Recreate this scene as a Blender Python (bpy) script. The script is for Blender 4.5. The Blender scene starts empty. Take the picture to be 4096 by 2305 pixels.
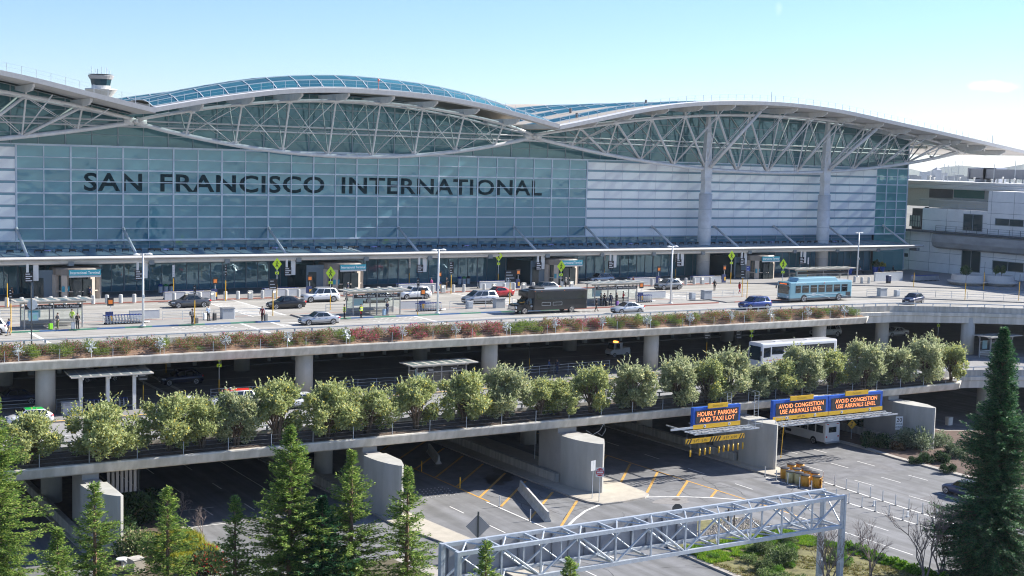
import bpy, math, random
from mathutils import Vector, Matrix
RN = random.Random(11)
SC = bpy.context.scene
COL = SC.collection
rad = math.radians
# ------------------------------------------------------------------ camera (metres; X along the terminal, Y into it)
FPX, IW, IH, CZ = 5400.0, 4096, 2305, 32.7
GZ, AZ, DZ = 0.0, 6.9, 13.5          # ground, arrivals road, departures road
def _basis():
    yaw, pit, rol = rad(31.7), rad(5.34), rad(1.49)
    F = Vector((math.sin(yaw)*math.cos(pit), math.cos(yaw)*math.cos(pit), -math.sin(pit)))
    A = Vector((math.cos(yaw), -math.sin(yaw), 0)); U = A.cross(F)
    c, s = math.cos(rol), math.sin(rol)
    return F, c*A+s*U, -s*A+c*U
CF, CR, CU = _basis()
CP = Vector((0, 0, CZ))
def at(x, y, z=None, Y=None, X=None):
    """survey helper: point of the place seen at photo pixel (x, y) on a known level / plane"""
    r = CF + CR*((x-IW/2)/FPX) - CU*((y-IH/2)/FPX)
    t = (z-CZ)/r.z if z is not None else (Y/r.y if Y is not None else X/r.x)
    return CP + r*t
cam = bpy.data.cameras.new('camera'); co = bpy.data.objects.new('camera', cam); COL.objects.link(co)
m3 = Matrix((CR, CU, -CF)).transposed()
co.matrix_world = Matrix.Translation(CP) @ m3.to_4x4()
cam.sensor_width = 36; cam.lens = 36*FPX/IW; cam.clip_start = 1; cam.clip_end = 20000
SC.camera = co
# ------------------------------------------------------------------ materials
MATS = {}
def mat(name, col, rough=.6, metal=0, var=0, scale=3.0, bump=0, spec=.5, coat=0, stretch=None, emit=None, streak=None):
    if name in MATS: return MATS[name]
    m = bpy.data.materials.new(name); m.use_nodes = True; MATS[name] = m
    nt = m.node_tree; b = nt.nodes['Principled BSDF']
    b.inputs['Base Color'].default_value = (*col, 1); b.inputs['Roughness'].default_value = rough
    b.inputs['Metallic'].default_value = metal; b.inputs['Specular IOR Level'].default_value = spec
    b.inputs['Coat Weight'].default_value = coat; b.inputs['Coat Roughness'].default_value = .04
    if emit:
        b.inputs['Emission Color'].default_value = (*emit[:3], 1); b.inputs['Emission Strength'].default_value = emit[3]
    if var or bump:
        g = nt.nodes.new('ShaderNodeNewGeometry'); mp = nt.nodes.new('ShaderNodeMapping')
        nt.links.new(g.outputs['Position'], mp.inputs['Vector'])
        if stretch: mp.inputs['Scale'].default_value = stretch
        n = nt.nodes.new('ShaderNodeTexNoise'); n.inputs['Scale'].default_value = scale
        n.inputs['Detail'].default_value = 6; n.inputs['Roughness'].default_value = .65
        nt.links.new(mp.outputs['Vector'], n.inputs['Vector'])
        if var:
            r = nt.nodes.new('ShaderNodeValToRGB')
            r.color_ramp.elements[0].position = .3; r.color_ramp.elements[1].position = .7
            r.color_ramp.elements[0].color = (*[c*(1-var) for c in col], 1)
            r.color_ramp.elements[1].color = (*[min(1, c*(1+var)) for c in col], 1)
            nt.links.new(n.outputs['Fac'], r.inputs['Fac']); nt.links.new(r.outputs['Color'], b.inputs['Base Color'])
            if streak:      # wear drawn out along one direction: tyre tracks, rain streaks
                m2 = nt.nodes.new('ShaderNodeMapping'); m2.inputs['Scale'].default_value = streak[:3]; nt.links.new(g.outputs['Position'], m2.inputs['Vector'])
                n2 = nt.nodes.new('ShaderNodeTexNoise'); n2.inputs['Scale'].default_value = 1; n2.inputs['Detail'].default_value = 4; nt.links.new(m2.outputs['Vector'], n2.inputs['Vector'])
                r2 = nt.nodes.new('ShaderNodeValToRGB'); r2.color_ramp.elements[0].position = .38; r2.color_ramp.elements[1].position = .62
                k = 1-streak[3]; r2.color_ramp.elements[0].color = (k, k, k*.97, 1); r2.color_ramp.elements[1].color = (1, 1, 1, 1)
                nt.links.new(n2.outputs['Fac'], r2.inputs['Fac']); mu = nt.nodes.new('ShaderNodeMixRGB'); mu.blend_type = 'MULTIPLY'; mu.inputs[0].default_value = 1
                nt.links.new(r.outputs['Color'], mu.inputs[1]); nt.links.new(r2.outputs['Color'], mu.inputs[2]); nt.links.new(mu.outputs[0], b.inputs['Base Color'])
        if bump:
            bp = nt.nodes.new('ShaderNodeBump'); bp.inputs['Strength'].default_value = bump; bp.inputs['Distance'].default_value = .05
            nt.links.new(n.outputs['Fac'], bp.inputs['Height']); nt.links.new(bp.outputs['Normal'], b.inputs['Normal'])
    return m
def leafmat(name, cols, trans=.3, rough=.6):
    """foliage: every leaf (mesh island) takes a colour of its own"""
    if name in MATS: return MATS[name]
    m = bpy.data.materials.new(name); m.use_nodes = True; MATS[name] = m
    nt = m.node_tree; nt.nodes.clear()
    g = nt.nodes.new('ShaderNodeNewGeometry'); r = nt.nodes.new('ShaderNodeValToRGB')
    el = r.color_ramp.elements; r.color_ramp.interpolation = 'LINEAR'
    while len(el) < len(cols): el.new(.5)
    for i, (p, c) in enumerate(cols): el[i].position = p; el[i].color = (*c, 1)
    nt.links.new(g.outputs['Random Per Island'], r.inputs['Fac'])
    d = nt.nodes.new('ShaderNodeBsdfPrincipled'); d.inputs['Roughness'].default_value = rough; d.inputs['Specular IOR Level'].default_value = .25
    t = nt.nodes.new('ShaderNodeBsdfTranslucent'); mx = nt.nodes.new('ShaderNodeMixShader'); mx.inputs[0].default_value = trans
    o = nt.nodes.new('ShaderNodeOutputMaterial')
    nt.links.new(r.outputs[0], d.inputs['Base Color']); nt.links.new(r.outputs[0], t.inputs['Color'])
    nt.links.new(d.outputs[0], mx.inputs[1]); nt.links.new(t.outputs[0], mx.inputs[2]); nt.links.new(mx.outputs[0], o.inputs[0])
    return m
def clearglass(name, tint, gloss=.12):
    if name in MATS: return MATS[name]
    m = bpy.data.materials.new(name); m.use_nodes = True; MATS[name] = m
    nt = m.node_tree; nt.nodes.clear()
    t = nt.nodes.new('ShaderNodeBsdfTransparent'); t.inputs[0].default_value = (*tint, 1)
    g = nt.nodes.new('ShaderNodeBsdfGlossy'); g.inputs['Roughness'].default_value = .03
    mx = nt.nodes.new('ShaderNodeMixShader'); mx.inputs[0].default_value = gloss
    o = nt.nodes.new('ShaderNodeOutputMaterial')
    nt.links.new(t.outputs[0], mx.inputs[1]); nt.links.new(g.outputs[0], mx.inputs[2]); nt.links.new(mx.outputs[0], o.inputs[0])
    return m
def wallglass(name, ca, cb, z0, z1, gloss=.16, bump=.02, clear=0):
    """tinted curtain-wall glass: body tint + mirror share, slightly wavy panes"""
    if name in MATS: return MATS[name]
    m = bpy.data.materials.new(name); m.use_nodes = True; MATS[name] = m
    nt = m.node_tree; b = nt.nodes['Principled BSDF']
    b.inputs['Roughness'].default_value = .5; b.inputs['Specular IOR Level'].default_value = .3
    geo = nt.nodes.new('ShaderNodeNewGeometry')
    r = nt.nodes.new('ShaderNodeValToRGB'); r.color_ramp.elements[0].color = (*ca, 1); r.color_ramp.elements[1].color = (*cb, 1)
    nt.links.new(geo.outputs['Random Per Island'], r.inputs[0])
    nt.links.new(r.outputs[0], b.inputs['Base Color'])
    g = nt.nodes.new('ShaderNodeBsdfGlossy'); g.inputs['Roughness'].default_value = .02; g.inputs[0].default_value = (.62, .85, .95, 1)
    n = nt.nodes.new('ShaderNodeTexNoise'); n.inputs['Scale'].default_value = .55; n.inputs['Detail'].default_value = 1
    bp = nt.nodes.new('ShaderNodeBump'); bp.inputs['Strength'].default_value = bump; bp.inputs['Distance'].default_value = .4
    nt.links.new(geo.outputs['Position'], n.inputs['Vector']); nt.links.new(n.outputs['Fac'], bp.inputs['Height']); nt.links.new(bp.outputs[0], g.inputs['Normal'])
    mx = nt.nodes.new('ShaderNodeMixShader'); mx.inputs[0].default_value = gloss
    o = nt.nodes['Material Output']
    nt.links.new(b.outputs[0], mx.inputs[1]); nt.links.new(g.outputs[0], mx.inputs[2]); nt.links.new(mx.outputs[0], o.inputs[0])
    if clear:
        t = nt.nodes.new('ShaderNodeBsdfTransparent'); t.inputs[0].default_value = (.75, .95, .95, 1); m2 = nt.nodes.new('ShaderNodeMixShader'); m2.inputs[0].default_value = clear
        nt.links.new(mx.outputs[0], m2.inputs[1]); nt.links.new(t.outputs[0], m2.inputs[2]); nt.links.new(m2.outputs[0], o.inputs[0])
    return m
# ------------------------------------------------------------------ objects
def tag(o, label=None, cat=None, group=None, kind=None):
    if label: o['label'] = label
    if cat: o['category'] = cat
    if group: o['group'] = group
    if kind: o['kind'] = kind
    return o
def thing(name, label, cat, loc=(0, 0, 0), rz=0, group=None):
    o = bpy.data.objects.new(name, None); COL.objects.link(o); o.empty_display_size = .3
    o.location = loc; o.rotation_euler = (0, 0, rz)
    return tag(o, label, cat, group)
def kids(o): return KID.get(o.name, [])
KID = {}
def adopt(c, p):
    c.parent = p; KID.setdefault(p.name, []).append(c)
def copy_tree(o, parent=None):
    c = o.copy(); COL.objects.link(c)
    if parent: adopt(c, parent)
    for ch in list(kids(o)): copy_tree(ch, c)
    return c
def place(o, loc, rz=0, label=None, s=None):
    o.location = loc; o.rotation_euler = (0, 0, rz)
    if label: o['label'] = label
    if s: o.scale = (s, s, s) if not isinstance(s, tuple) else s
    return o
class MB:
    """mesh collector: shapes in, ONE object out"""
    def __init__(s): s.v = []; s.f = []; s.m = []; s.mi = 0
    def add(s, vs, fs, mi=None):
        b = len(s.v); s.v += [tuple(v) for v in vs]; s.f += [tuple(i+b for i in f) for f in fs]; s.m += [s.mi if mi is None else mi]*len(fs); return s
    def quad(s, a, b, c, d, mi=None): return s.add([a, b, c, d], [(0, 1, 2, 3)], mi)
    def box(s, x0, x1, y0, y1, z0, z1, mi=None):
        v = [(x, y, z) for z in (z0, z1) for y in (y0, y1) for x in (x0, x1)]
        return s.add(v, [(0, 2, 3, 1), (4, 5, 7, 6), (0, 1, 5, 4), (2, 6, 7, 3), (0, 4, 6, 2), (1, 3, 7, 5)], mi)
    def bbox(s, cx, cy, cz, w, d, h, rz=0, bev=0, mi=None):
        """centred box, optional bevelled vertical/top edges, rotated about z"""
        c, sn = math.cos(rz), math.sin(rz); b = bev
        if b:
            ring = lambda hw, hd, k: [(-hw+k, -hd), (hw-k, -hd), (hw, -hd+k), (hw, hd-k), (hw-k, hd), (-hw+k, hd), (-hw, hd-k), (-hw, -hd+k)]
            rs = [(ring(w/2, d/2, b), -h/2), (ring(w/2, d/2, b), h/2-b), (ring(w/2-b, d/2-b, b*.6), h/2)]
            v = [(x, y, z) for r, z in rs for x, y in r]; f = [tuple(range(7, -1, -1)), tuple(range(16, 24))]
            for k in range(2):
                for i in range(8): f.append((k*8+i, k*8+(i+1) % 8, k*8+8+(i+1) % 8, k*8+8+i))
        else:
            v = [(x, y, z) for z in (-h/2, h/2) for y in (-d/2, d/2) for x in (-w/2, w/2)]
            f = [(0, 2, 3, 1), (4, 5, 7, 6), (0, 1, 5, 4), (2, 6, 7, 3), (0, 4, 6, 2), (1, 3, 7, 5)]
        return s.add([(cx+x*c-y*sn, cy+x*sn+y*c, cz+z) for x, y, z in v], f, mi)
    def tube(s, pts, r, n=6, mi=None, cap=True):
        pts = [Vector(p) for p in pts]; k = len(pts); rs = r if isinstance(r, (list, tuple)) else [r]*k
        vs = []; fs = []; up0 = None
        for i, p in enumerate(pts):
            d = (pts[min(i+1, k-1)]-pts[max(i-1, 0)]).normalized()
            if up0 is None: up0 = Vector((0, 0, 1)) if abs(d.z) < .9 else Vector((1, 0, 0))
            a = d.cross(up0).normalized(); b = a.cross(d)
            for j in range(n):
                t = 2*math.pi*(j+.5)/n; vs.append(p+(a*math.cos(t)+b*math.sin(t))*rs[i])
        for i in range(k-1):
            for j in range(n): fs.append((i*n+j, i*n+(j+1) % n, (i+1)*n+(j+1) % n, (i+1)*n+j))
        if cap: fs += [tuple(range(n-1, -1, -1)), tuple((k-1)*n+j for j in range(n))]
        return s.add(vs, fs, mi)
    def beam(s, a, b, w, h, mi=None):
        a, b = Vector(a), Vector(b); d = (b-a).normalized(); up = Vector((0, 0, 1)) if abs(d.z) < .95 else Vector((0, 1, 0))
        r = d.cross(up).normalized()*w/2; u = r.cross(d).normalized()*h/2
        v = [p+x*r+y*u for p in (a, b) for x, y in ((-1, -1), (1, -1), (1, 1), (-1, 1))]
        return s.add(v, [(0, 1, 2, 3), (7, 6, 5, 4), (0, 4, 5, 1), (1, 5, 6, 2), (2, 6, 7, 3), (3, 7, 4, 0)], mi)
    def cyl(s, x, y, z0, z1, r, n=16, r1=None, mi=None): return s.tube([(x, y, z0), (x, y, z1)], [r, r if r1 is None else r1], n, mi)
    def lathe(s, prof, n=16, c=(0, 0), mi=None):
        vs = []; fs = []; k = len(prof)
        for r, z in prof:
            for j in range(n): t = 2*math.pi*j/n; vs.append((c[0]+r*math.cos(t), c[1]+r*math.sin(t), z))
        for i in range(k-1):
            for j in range(n): fs.append((i*n+j, i*n+(j+1) % n, (i+1)*n+(j+1) % n, (i+1)*n+j))
        fs += [tuple(range(n-1, -1, -1)), tuple((k-1)*n+j for j in range(n))]
        return s.add(vs, fs, mi)
    def prism(s, poly, z0, z1, mi=None):
        n = len(poly); v = [(x, y, z0) for x, y in poly]+[(x, y, z1) for x, y in poly]
        return s.add(v, [tuple(range(n-1, -1, -1)), tuple(range(n, 2*n))]+[(i, (i+1) % n, n+(i+1) % n, n+i) for i in range(n)], mi)
    def prismx(s, prof, x0, x1, mi=None):
        """profile of (y, z) swept along X"""
        n = len(prof); v = [(x0, y, z) for y, z in prof]+[(x1, y, z) for y, z in prof]
        return s.add(v, [tuple(range(n)), tuple(range(2*n-1, n-1, -1))]+[(i, n+i, n+(i+1) % n, (i+1) % n) for i in range(n)], mi)
    def prismy(s, prof, y0, y1, mi=None):
        """profile of (x, z) swept along Y"""
        n = len(prof); v = [(x, y0, z) for x, z in prof]+[(x, y1, z) for x, z in prof]
        return s.add(v, [tuple(range(n)), tuple(range(2*n-1, n-1, -1))]+[(i, n+i, n+(i+1) % n, (i+1) % n) for i in range(n)], mi)
    def sweep(s, path, prof, mi=None):
        """open path of (x, y); profile of (offset to the right-hand side, z)"""
        n = len(prof); vs = []; fs = []; k = len(path)
        for i, p in enumerate(path):
            a = Vector(path[max(i-1, 0)]); b = Vector(path[min(i+1, k-1)]); d = (b-a).normalized(); nr = Vector((d.y, -d.x))
            for o, z in prof: vs.append((p[0]+nr.x*o, p[1]+nr.y*o, z))
        for i in range(k-1):
            for j in range(n): fs.append((i*n+j, i*n+(j+1) % n, (i+1)*n+(j+1) % n, (i+1)*n+j))
        fs += [tuple(range(n)), tuple((k-1)*n+j for j in range(n-1, -1, -1))]
        return s.add(vs, fs, mi)
    def loft(s, rings, mi=None, cap=True):
        n = len(rings[0]); vs = [v for r in rings for v in r]; fs = []
        for i in range(len(rings)-1):
            for j in range(n): fs.append((i*n+j, i*n+(j+1) % n, (i+1)*n+(j+1) % n, (i+1)*n+j))
        if cap: fs += [tuple(range(n-1, -1, -1)), tuple((len(rings)-1)*n+j for j in range(n))]
        return s.add(vs, fs, mi)
    def sphere(s, c, r, n=10, m=6, mi=None, sz=1):
        return s.lathe([(max(.001, r*math.sin(math.pi*i/m)), c[2]-r*sz*math.cos(math.pi*i/m)) for i in range(m+1)], n, (c[0], c[1]), mi)
    def text(s, body, origin, right, up, size, mi=None, depth=.02, align='LEFT', bold=0, width=None, wfit=None):
        """lettering lying in the plane (right, up), standing out by depth"""
        vs, fs = text_geo(body, bold); right = Vector(right).normalized(); up = Vector(up).normalized(); nrm = right.cross(up)
        xs = [v[0] for v in vs]; x0, x1 = min(xs), max(xs); kx = size
        if wfit: kx = wfit/(x1-x0)
        elif width and (x1-x0)*size > width: kx = width/(x1-x0)
        off = -x0 if align == 'LEFT' else -(x0+x1)/2
        o = Vector(origin)
        return s.add([o+right*(v[0]+off)*kx+up*v[1]*size+nrm*depth for v in vs], fs, mi)
    def build(s, name, mats, parent=None, smooth=False, world=False, col=True):
        me = bpy.data.meshes.new(name)
        vs = s.v
        if world and parent is not None:
            l = parent.location; vs = [(v[0]-l[0], v[1]-l[1], v[2]-l[2]) for v in vs]
        me.from_pydata(vs, [], s.f)
        for m in (mats if isinstance(mats, (list, tuple)) else [mats]): me.materials.append(m)
        me.polygons.foreach_set('material_index', s.m)
        if smooth: me.polygons.foreach_set('use_smooth', [True]*len(s.f))
        o = bpy.data.objects.new(name, me)
        COL.objects.link(o)
        if parent is not None: adopt(o, parent)
        return o
_TX = {}
def text_geo(body, bold=0):
    k = (body, bold)
    if k not in _TX:
        cu = bpy.data.curves.new('t', 'FONT'); cu.body = body; cu.size = 1.38; cu.offset = bold; cu.resolution_u = 3; cu.space_character = 1.06
        o = bpy.data.objects.new('t', cu); me = bpy.data.meshes.new_from_object(o)
        _TX[k] = ([tuple(v.co) for v in me.vertices], [tuple(p.vertices) for p in me.polygons])
        bpy.data.objects.remove(o); bpy.data.meshes.remove(me); bpy.data.curves.remove(cu)
    return _TX[k]
def struct(name, mb, m, smooth=False): return tag(mb.build(name, m, None, smooth), kind='structure')
def interp(pts, x):
    if x <= pts[0][0]: a, b = pts[0], pts[1]
    elif x >= pts[-1][0]: a, b = pts[-2], pts[-1]
    else:
        for a, b in zip(pts, pts[1:]):
            if a[0] <= x <= b[0]: break
    return a[1]+(b[1]-a[1])*(x-a[0])/(b[0]-a[0])
# common materials
CONC = mat('concrete', (.50, .47, .42), .8, var=.13, scale=.8, bump=.05, streak=(1.8, 1.8, .12, .3))
CONCL = mat('pale_concrete', (.64, .60, .53), .75, var=.10, scale=.7, stretch=(1, 1, .25), streak=(1.6, 1.6, .1, .22))
ROADC = mat('concrete_road', (.345, .33, .305), .8, var=.14, scale=.35, bump=.04, streak=(.03, .9, 1, .26))
WALK = mat('pavement', (.33, .32, .30), .8, var=.12, scale=.6)
ASPH = mat('asphalt', (.188, .189, .194), .85, var=.2, scale=.45, bump=.08, streak=(.8, .035, 1, .3))
WHITE = mat('white_paint', (.72, .72, .70), .5, var=.06, scale=1.5)
STEELW = mat('white_steel', (.62, .615, .61), .4, var=.12, scale=.9)
ROADW = mat('road_paint_white', (.62, .61, .58), .7, var=.2, scale=2)
ROADY = mat('road_paint_yellow', (.55, .30, .07), .7, var=.25, scale=2)
GALV = mat('galvanised_steel', (.50, .54, .58), .38, metal=.3, var=.15, scale=2.5)
BLACK = mat('black_plastic', (.018, .018, .02), .5)
RUBBER = mat('rubber', (.02, .02, .021), .8)
DARK = mat('dark_steel', (.05, .055, .06), .45)
YEL = mat('yellow_paint', (.75, .42, .02), .45)
LIME = mat('fluorescent_yellow', (.68, .92, .03), .5)
RED = mat('red_paint', (.55, .03, .025), .4)
BLUE = mat('blue_plastic', (.02, .06, .28), .4)
TEXTW = mat('white_lettering', (.8, .8, .8), .5)
CARGLASS = mat('vehicle_glass', (.012, .018, .02), .06, spec=.9)
CHROME = mat('chrome', (.6, .6, .62), .18, metal=1)
LAMPW = mat('headlight_glass', (.7, .72, .75), .12, spec=.8)
LAMPR = mat('tail_light', (.45, .012, .01), .2)
# ------------------------------------------------------------------ daylight
SUN_EL, SUN_AZ = rad(32.5), rad(-6)          # azimuth measured from +X towards +Y
w = bpy.data.worlds.new('World'); SC.world = w; w.use_nodes = True
nt = w.node_tree; bg = nt.nodes['Background']
sky = nt.nodes.new('ShaderNodeTexSky'); sky.sky_type = 'NISHITA'; sky.sun_disc = False
sky.sun_elevation = SUN_EL; sky.sun_rotation = math.pi/2-SUN_AZ; sky.altitude = 5; sky.air_density = 1.0; sky.dust_density = .06; sky.ozone_density = 5.0
bg.inputs[1].default_value = .07
# two small fair-weather clouds in the sky, fixed by direction
tc = nt.nodes.new('ShaderNodeTexCoord'); tn = nt.nodes.new('ShaderNodeMixRGB'); tn.blend_type = 'MULTIPLY'; tn.inputs[0].default_value = 1; tn.inputs[2].default_value = (.90, .915, 1.05, 1); nt.links.new(sky.outputs[0], tn.inputs[1]); colr = tn.outputs[0]
def cloud(px, py, sx, sy, amt, colr):
    d = (at(px, py, Y=1000)-CP).normalized(); r = d.cross(Vector((0, 0, 1))).normalized(); u = r.cross(d)
    def dot(v, k):
        n = nt.nodes.new('ShaderNodeVectorMath'); n.operation = 'DOT_PRODUCT'; n.inputs[1].default_value = v*k; nt.links.new(tc.outputs['Generated'], n.inputs[0]); return n.outputs['Value']
    def mth(op, a, b):
        n = nt.nodes.new('ShaderNodeMath'); n.operation = op
        for i, v in enumerate((a, b)):
            if isinstance(v, (int, float)): n.inputs[i].default_value = v
            else: nt.links.new(v, n.inputs[i])
        return n.outputs[0]
    a = dot(r, 1/sx); b = dot(u, 1/sy); c = dot(d, 1)
    q = mth('ADD', mth('MULTIPLY', a, a), mth('MULTIPLY', b, b))
    nz = nt.nodes.new('ShaderNodeTexNoise'); nz.inputs['Scale'].default_value = 110; nz.inputs['Detail'].default_value = 5
    nt.links.new(tc.outputs['Generated'], nz.inputs['Vector'])
    v = mth('SUBTRACT', mth('ADD', 1.0, mth('MULTIPLY', mth('SUBTRACT', nz.outputs[0], .5), 2.2)), q)
    v = mth('MULTIPLY', mth('MINIMUM', mth('MAXIMUM', v, 0), 1), mth('GREATER_THAN', c, .5)); v = mth('MULTIPLY', v, amt)
    mx = nt.nodes.new('ShaderNodeMixRGB'); nt.links.new(v, mx.inputs[0]); nt.links.new(colr, mx.inputs[1]); mx.inputs[2].default_value = (9, 9, 9.2, 1)
    return mx.outputs[0]
colr = cloud(3975, 345, .017, .0042, .45, colr)
colr = cloud(3115, 40, .0028, .006, .10, colr)
nt.links.new(colr, bg.inputs[0])
sl = bpy.data.lights.new('sun', 'SUN'); sl.energy = 4.5; sl.angle = rad(.5); sl.color = (1, .95, .87)
so = bpy.data.objects.new('sun', sl); COL.objects.link(so)
sd = Vector((math.cos(SUN_EL)*math.cos(SUN_AZ), math.cos(SUN_EL)*math.sin(SUN_AZ), math.sin(SUN_EL)))
so.rotation_euler = sd.to_track_quat('Z', 'Y').to_euler(); so.location = (200, 100, 150)
vs_ = SC.view_settings; vs_.view_transform = 'Standard'; vs_.look = 'None'; vs_.exposure = 1.36; vs_.gamma = 1; vs_.use_curve_mapping = False
SC.cycles.max_bounces = 8; SC.cycles.diffuse_bounces = 4; SC.cycles.transparent_max_bounces = 12
SC.cycles.use_denoising = True; SC.cycles.filter_width = 1.1
# ------------------------------------------------------------------ ground and roads (structure)
m = MB(); m.box(-850, 5350, -850, 5350, -1.2, -.02); struct('ground', m, mat('dry_ground', (.17, .16, .13), .9, var=.25, scale=.02))
m = MB(); m.box(-60, 260, -60, 178, -.018, 0); struct('underpass_road', m, ASPH)
# darker resurfaced strips on the asphalt
m = MB()
for x0, x1, y0, y1 in ((98, 117.5, 101.5, 160), (66, 73.6, 113, 150), (83, 97, 106, 160)): m.box(x0, x1, y0, y1, .001, .004)
struct('resurfaced_road', m, mat('dark_asphalt', (.145, .146, .152), .85, var=.3, scale=.6, bump=.08))
m = MB()
for cx, cy, rx, ry in ((71.5, 117.5, 1.6, 1.5), (70.2, 116, 1.0, 1.2), (73.2, 119.5, .7, 1.8)):
    m.prism([(cx+rx*math.cos(t/14*6.283)*(1+.25*math.sin(t*2.3)), cy+ry*math.sin(t/14*6.283)*(1+.2*math.cos(t*1.7))) for t in range(14)], .003, .008)
struct('oil_stain', m, mat('oil', (.025, .025, .028), .45))
def stripe(m, a, b, w, z):
    a, b = Vector((*a, 0)), Vector((*b, 0)); d = (b-a).normalized(); n = Vector((d.y, -d.x, 0))*w/2
    m.quad(*[(p.x, p.y, z) for p in (a+n, b+n, b-n, a-n)][::-1])
wm, ym = MB(), MB(); Z = .013
stripe(ym, (65.7, 109.5), (65.4, 170), .22, Z)
for y in (102.4, 107.5, 111.5, 116.2, 120.6, 125, 129.4, 134): stripe(ym, (65.8, y), (73.4, y+7.7), .26, Z+.003)
stripe(ym, (66.9, 98.9), (73.6, 106.1), .26, Z+.003)
stripe(ym, (87.3, 150), (89.4, 92), .2, Z)
for a, b in (((88, 126.2), (84.5, 122.8)), ((88.1, 121.5), (85.5, 118.8)), ((88.2, 117.1), (81.9, 110.3)), ((88.5, 112.6), (81.8, 105.7)), ((88.8, 107.9), (83.7, 103.2)), ((88.9, 103.4), (86.6, 101.5))): stripe(ym, a, b, .26, Z+.003)
stripe(wm, (65.4, 109.6), (65.6, 88), .2, Z+.006)
pts = [(66.6, 97.6), (67.7, 98.9), (69.6, 100.6), (72.2, 102.6), (74.8, 103.9), (77.0, 104.7), (79.5, 104.7), (81.5, 104.0), (84.1, 102.8), (86.4, 101.3), (89.0, 98.8)]
for a, b in zip(pts, pts[1:]): stripe(wm, a, b, .28, Z+.006)
for x, ys in ((61.4, [109.6, 102.2, 94.8, 87.4]), (92.6, [128, 120.3, 112.5, 104.8]), (93.3, [87.2, 79.8]), (109.1, [123, 115.7, 107.7, 100.2, 92.6]), (105.4, [115.5, 108, 100.5, 93]), (112.6, [122, 114.6, 107.1, 99.6, 92]),
              (44.5, [137, 128, 119, 112]), (40.5, [137, 128, 119])):
    for y in ys: stripe(wm, (x, y), (x, y-2.7), .14, Z)
stripe(wm, (89.2, 96), (89.3, 78), .16, Z)
stripe(wm, (97.6, 106), (97.3, 66), .24, Z); stripe(wm, (101.8, 101.9), (100, 66), .24, Z)
stripe(wm, (37.2, 150), (37.4, 110), .14, Z); stripe(wm, (48.5, 150), (48.3, 112), .14, Z)
for y in (113.2, 119): stripe(wm, (37.3, y), (41.5, y), .16, Z)
for k in range(5):                                            # rows of raised dots in the left mouth
    for j in range(11): wm.cyl(60.2+j*.42+(.25 if k % 2 else 0), 113.4+k*.8, .006, .03, .07, 6)
struct('white_road_marking', wm, ROADW); struct('yellow_road_marking', ym, ROADY)
m = MB(); pc = at(2690, 2005, z=0)
m.prism([(pc.x+(1.9+.5*math.sin(t*1.1))*math.cos(t/16*6.283), pc.y+1.3*math.sin(t/16*6.283)) for t in range(16)], .001, .009)
struct('road_patch', m, mat('patch', (.22, .21, .20), .85, var=.2, scale=2)); m = MB(); m.cyl(pc.x+.7, pc.y+.3, .009, .018, .42, 14)
struct('manhole_cover', m, mat('rust_iron', (.10, .085, .075), .7))
m = MB(); rc = random.Random(21)                              # hairline cracks and sealed joints in the asphalt
for k in range(34):
    x, y = rc.uniform(58, 118), rc.uniform(80, 112); a = rc.choice((0, 1.57, 1.5, .2))+rc.uniform(-.3, .3)
    if 70.5 < x < 87 and y < 95 or 73 < x < 82 and y > 102: continue
    for q in range(rc.randint(4, 12)):
        x2, y2 = x+math.cos(a)*.9, y+math.sin(a)*.9; stripe(m, (x, y), (x2, y2), rc.uniform(.03, .07), .0085); x, y = x2, y2; a += rc.uniform(-.45, .45)
struct('road_crack', m, mat('crack_tar', (.05, .05, .052), .7))
m = MB()
for cx, cy, w_, h_ in ((60.5, 93, 3.5, 1.6), (95, 98, 2.2, 5), (107, 91, 3, 2), (113, 104, 1.6, 4), (68.5, 104, 2.5, 1.2), (91, 88, 2.4, 3.2)): m.box(cx-w_/2, cx+w_/2, cy-h_/2, cy+h_/2, .001, .0055)
struct('road_patch', m, mat('asphalt_patch', (.15, .148, .15), .9, var=.25, scale=1.2, bump=.1))
# traffic islands at the pier feet
KERB = mat('kerb_concrete', (.36, .33, .29), .85, var=.2, scale=1.5)
def island(name, poly, z=.16, m_=WALK):
    m = MB(); m.prism(poly, -.01, z, 0)
    cx = sum(p[0] for p in poly)/len(poly); cy = sum(p[1] for p in poly)/len(poly)
    m.prism([(cx+(x-cx)*.93, cy+(y-cy)*.985) for x, y in poly], z, z+.006, 1)
    return struct(name, m, [KERB, m_])
SAND = mat('sandy_pavement', (.42, .38, .31), .85, var=.12, scale=1.2)
island('traffic_island', [(73.8, 172), (73.8, 107.5), (74.1, 105), (74.9, 103.6), (77.2, 103.5), (80.2, 103.9), (81.3, 104.7), (81.6, 106), (81.7, 110), (80.6, 118), (80.4, 172)], m_=SAND)
island('traffic_island', [(50.5, 172), (53.7, 112), (53.6, 106.5), (54.9, 98.5), (55.5, 80), (58, 80), (57.6, 98.5), (57.1, 104.5), (56.6, 110), (56.4, 172)], m_=SAND)
island('traffic_island', [(97.2, 172), (98.3, 112), (98.2, 106.6), (98.7, 105), (99.9, 104.7), (101.3, 106), (102, 109), (102, 172)], m_=SAND)
island('traffic_island', [(25.5, 172), (27.2, 118), (27.2, 104), (28.6, 96), (31.4, 99), (37, 104), (37, 112), (36.2, 118), (35.4, 126), (35.2, 172)], m_=mat('garden_soil', (.10, .075, .05), .95, var=.35, scale=1.5, bump=.1))
island('traffic_island', [(118.3, 172), (118.3, 112), (117.6, 106.5), (117.3, 96), (117.2, 60), (150, 60), (150, 109), (136, 115), (136, 172)], m_=mat('bark_soil', (.095, .06, .045), .95, var=.4, scale=1.2, bump=.15))
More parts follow.
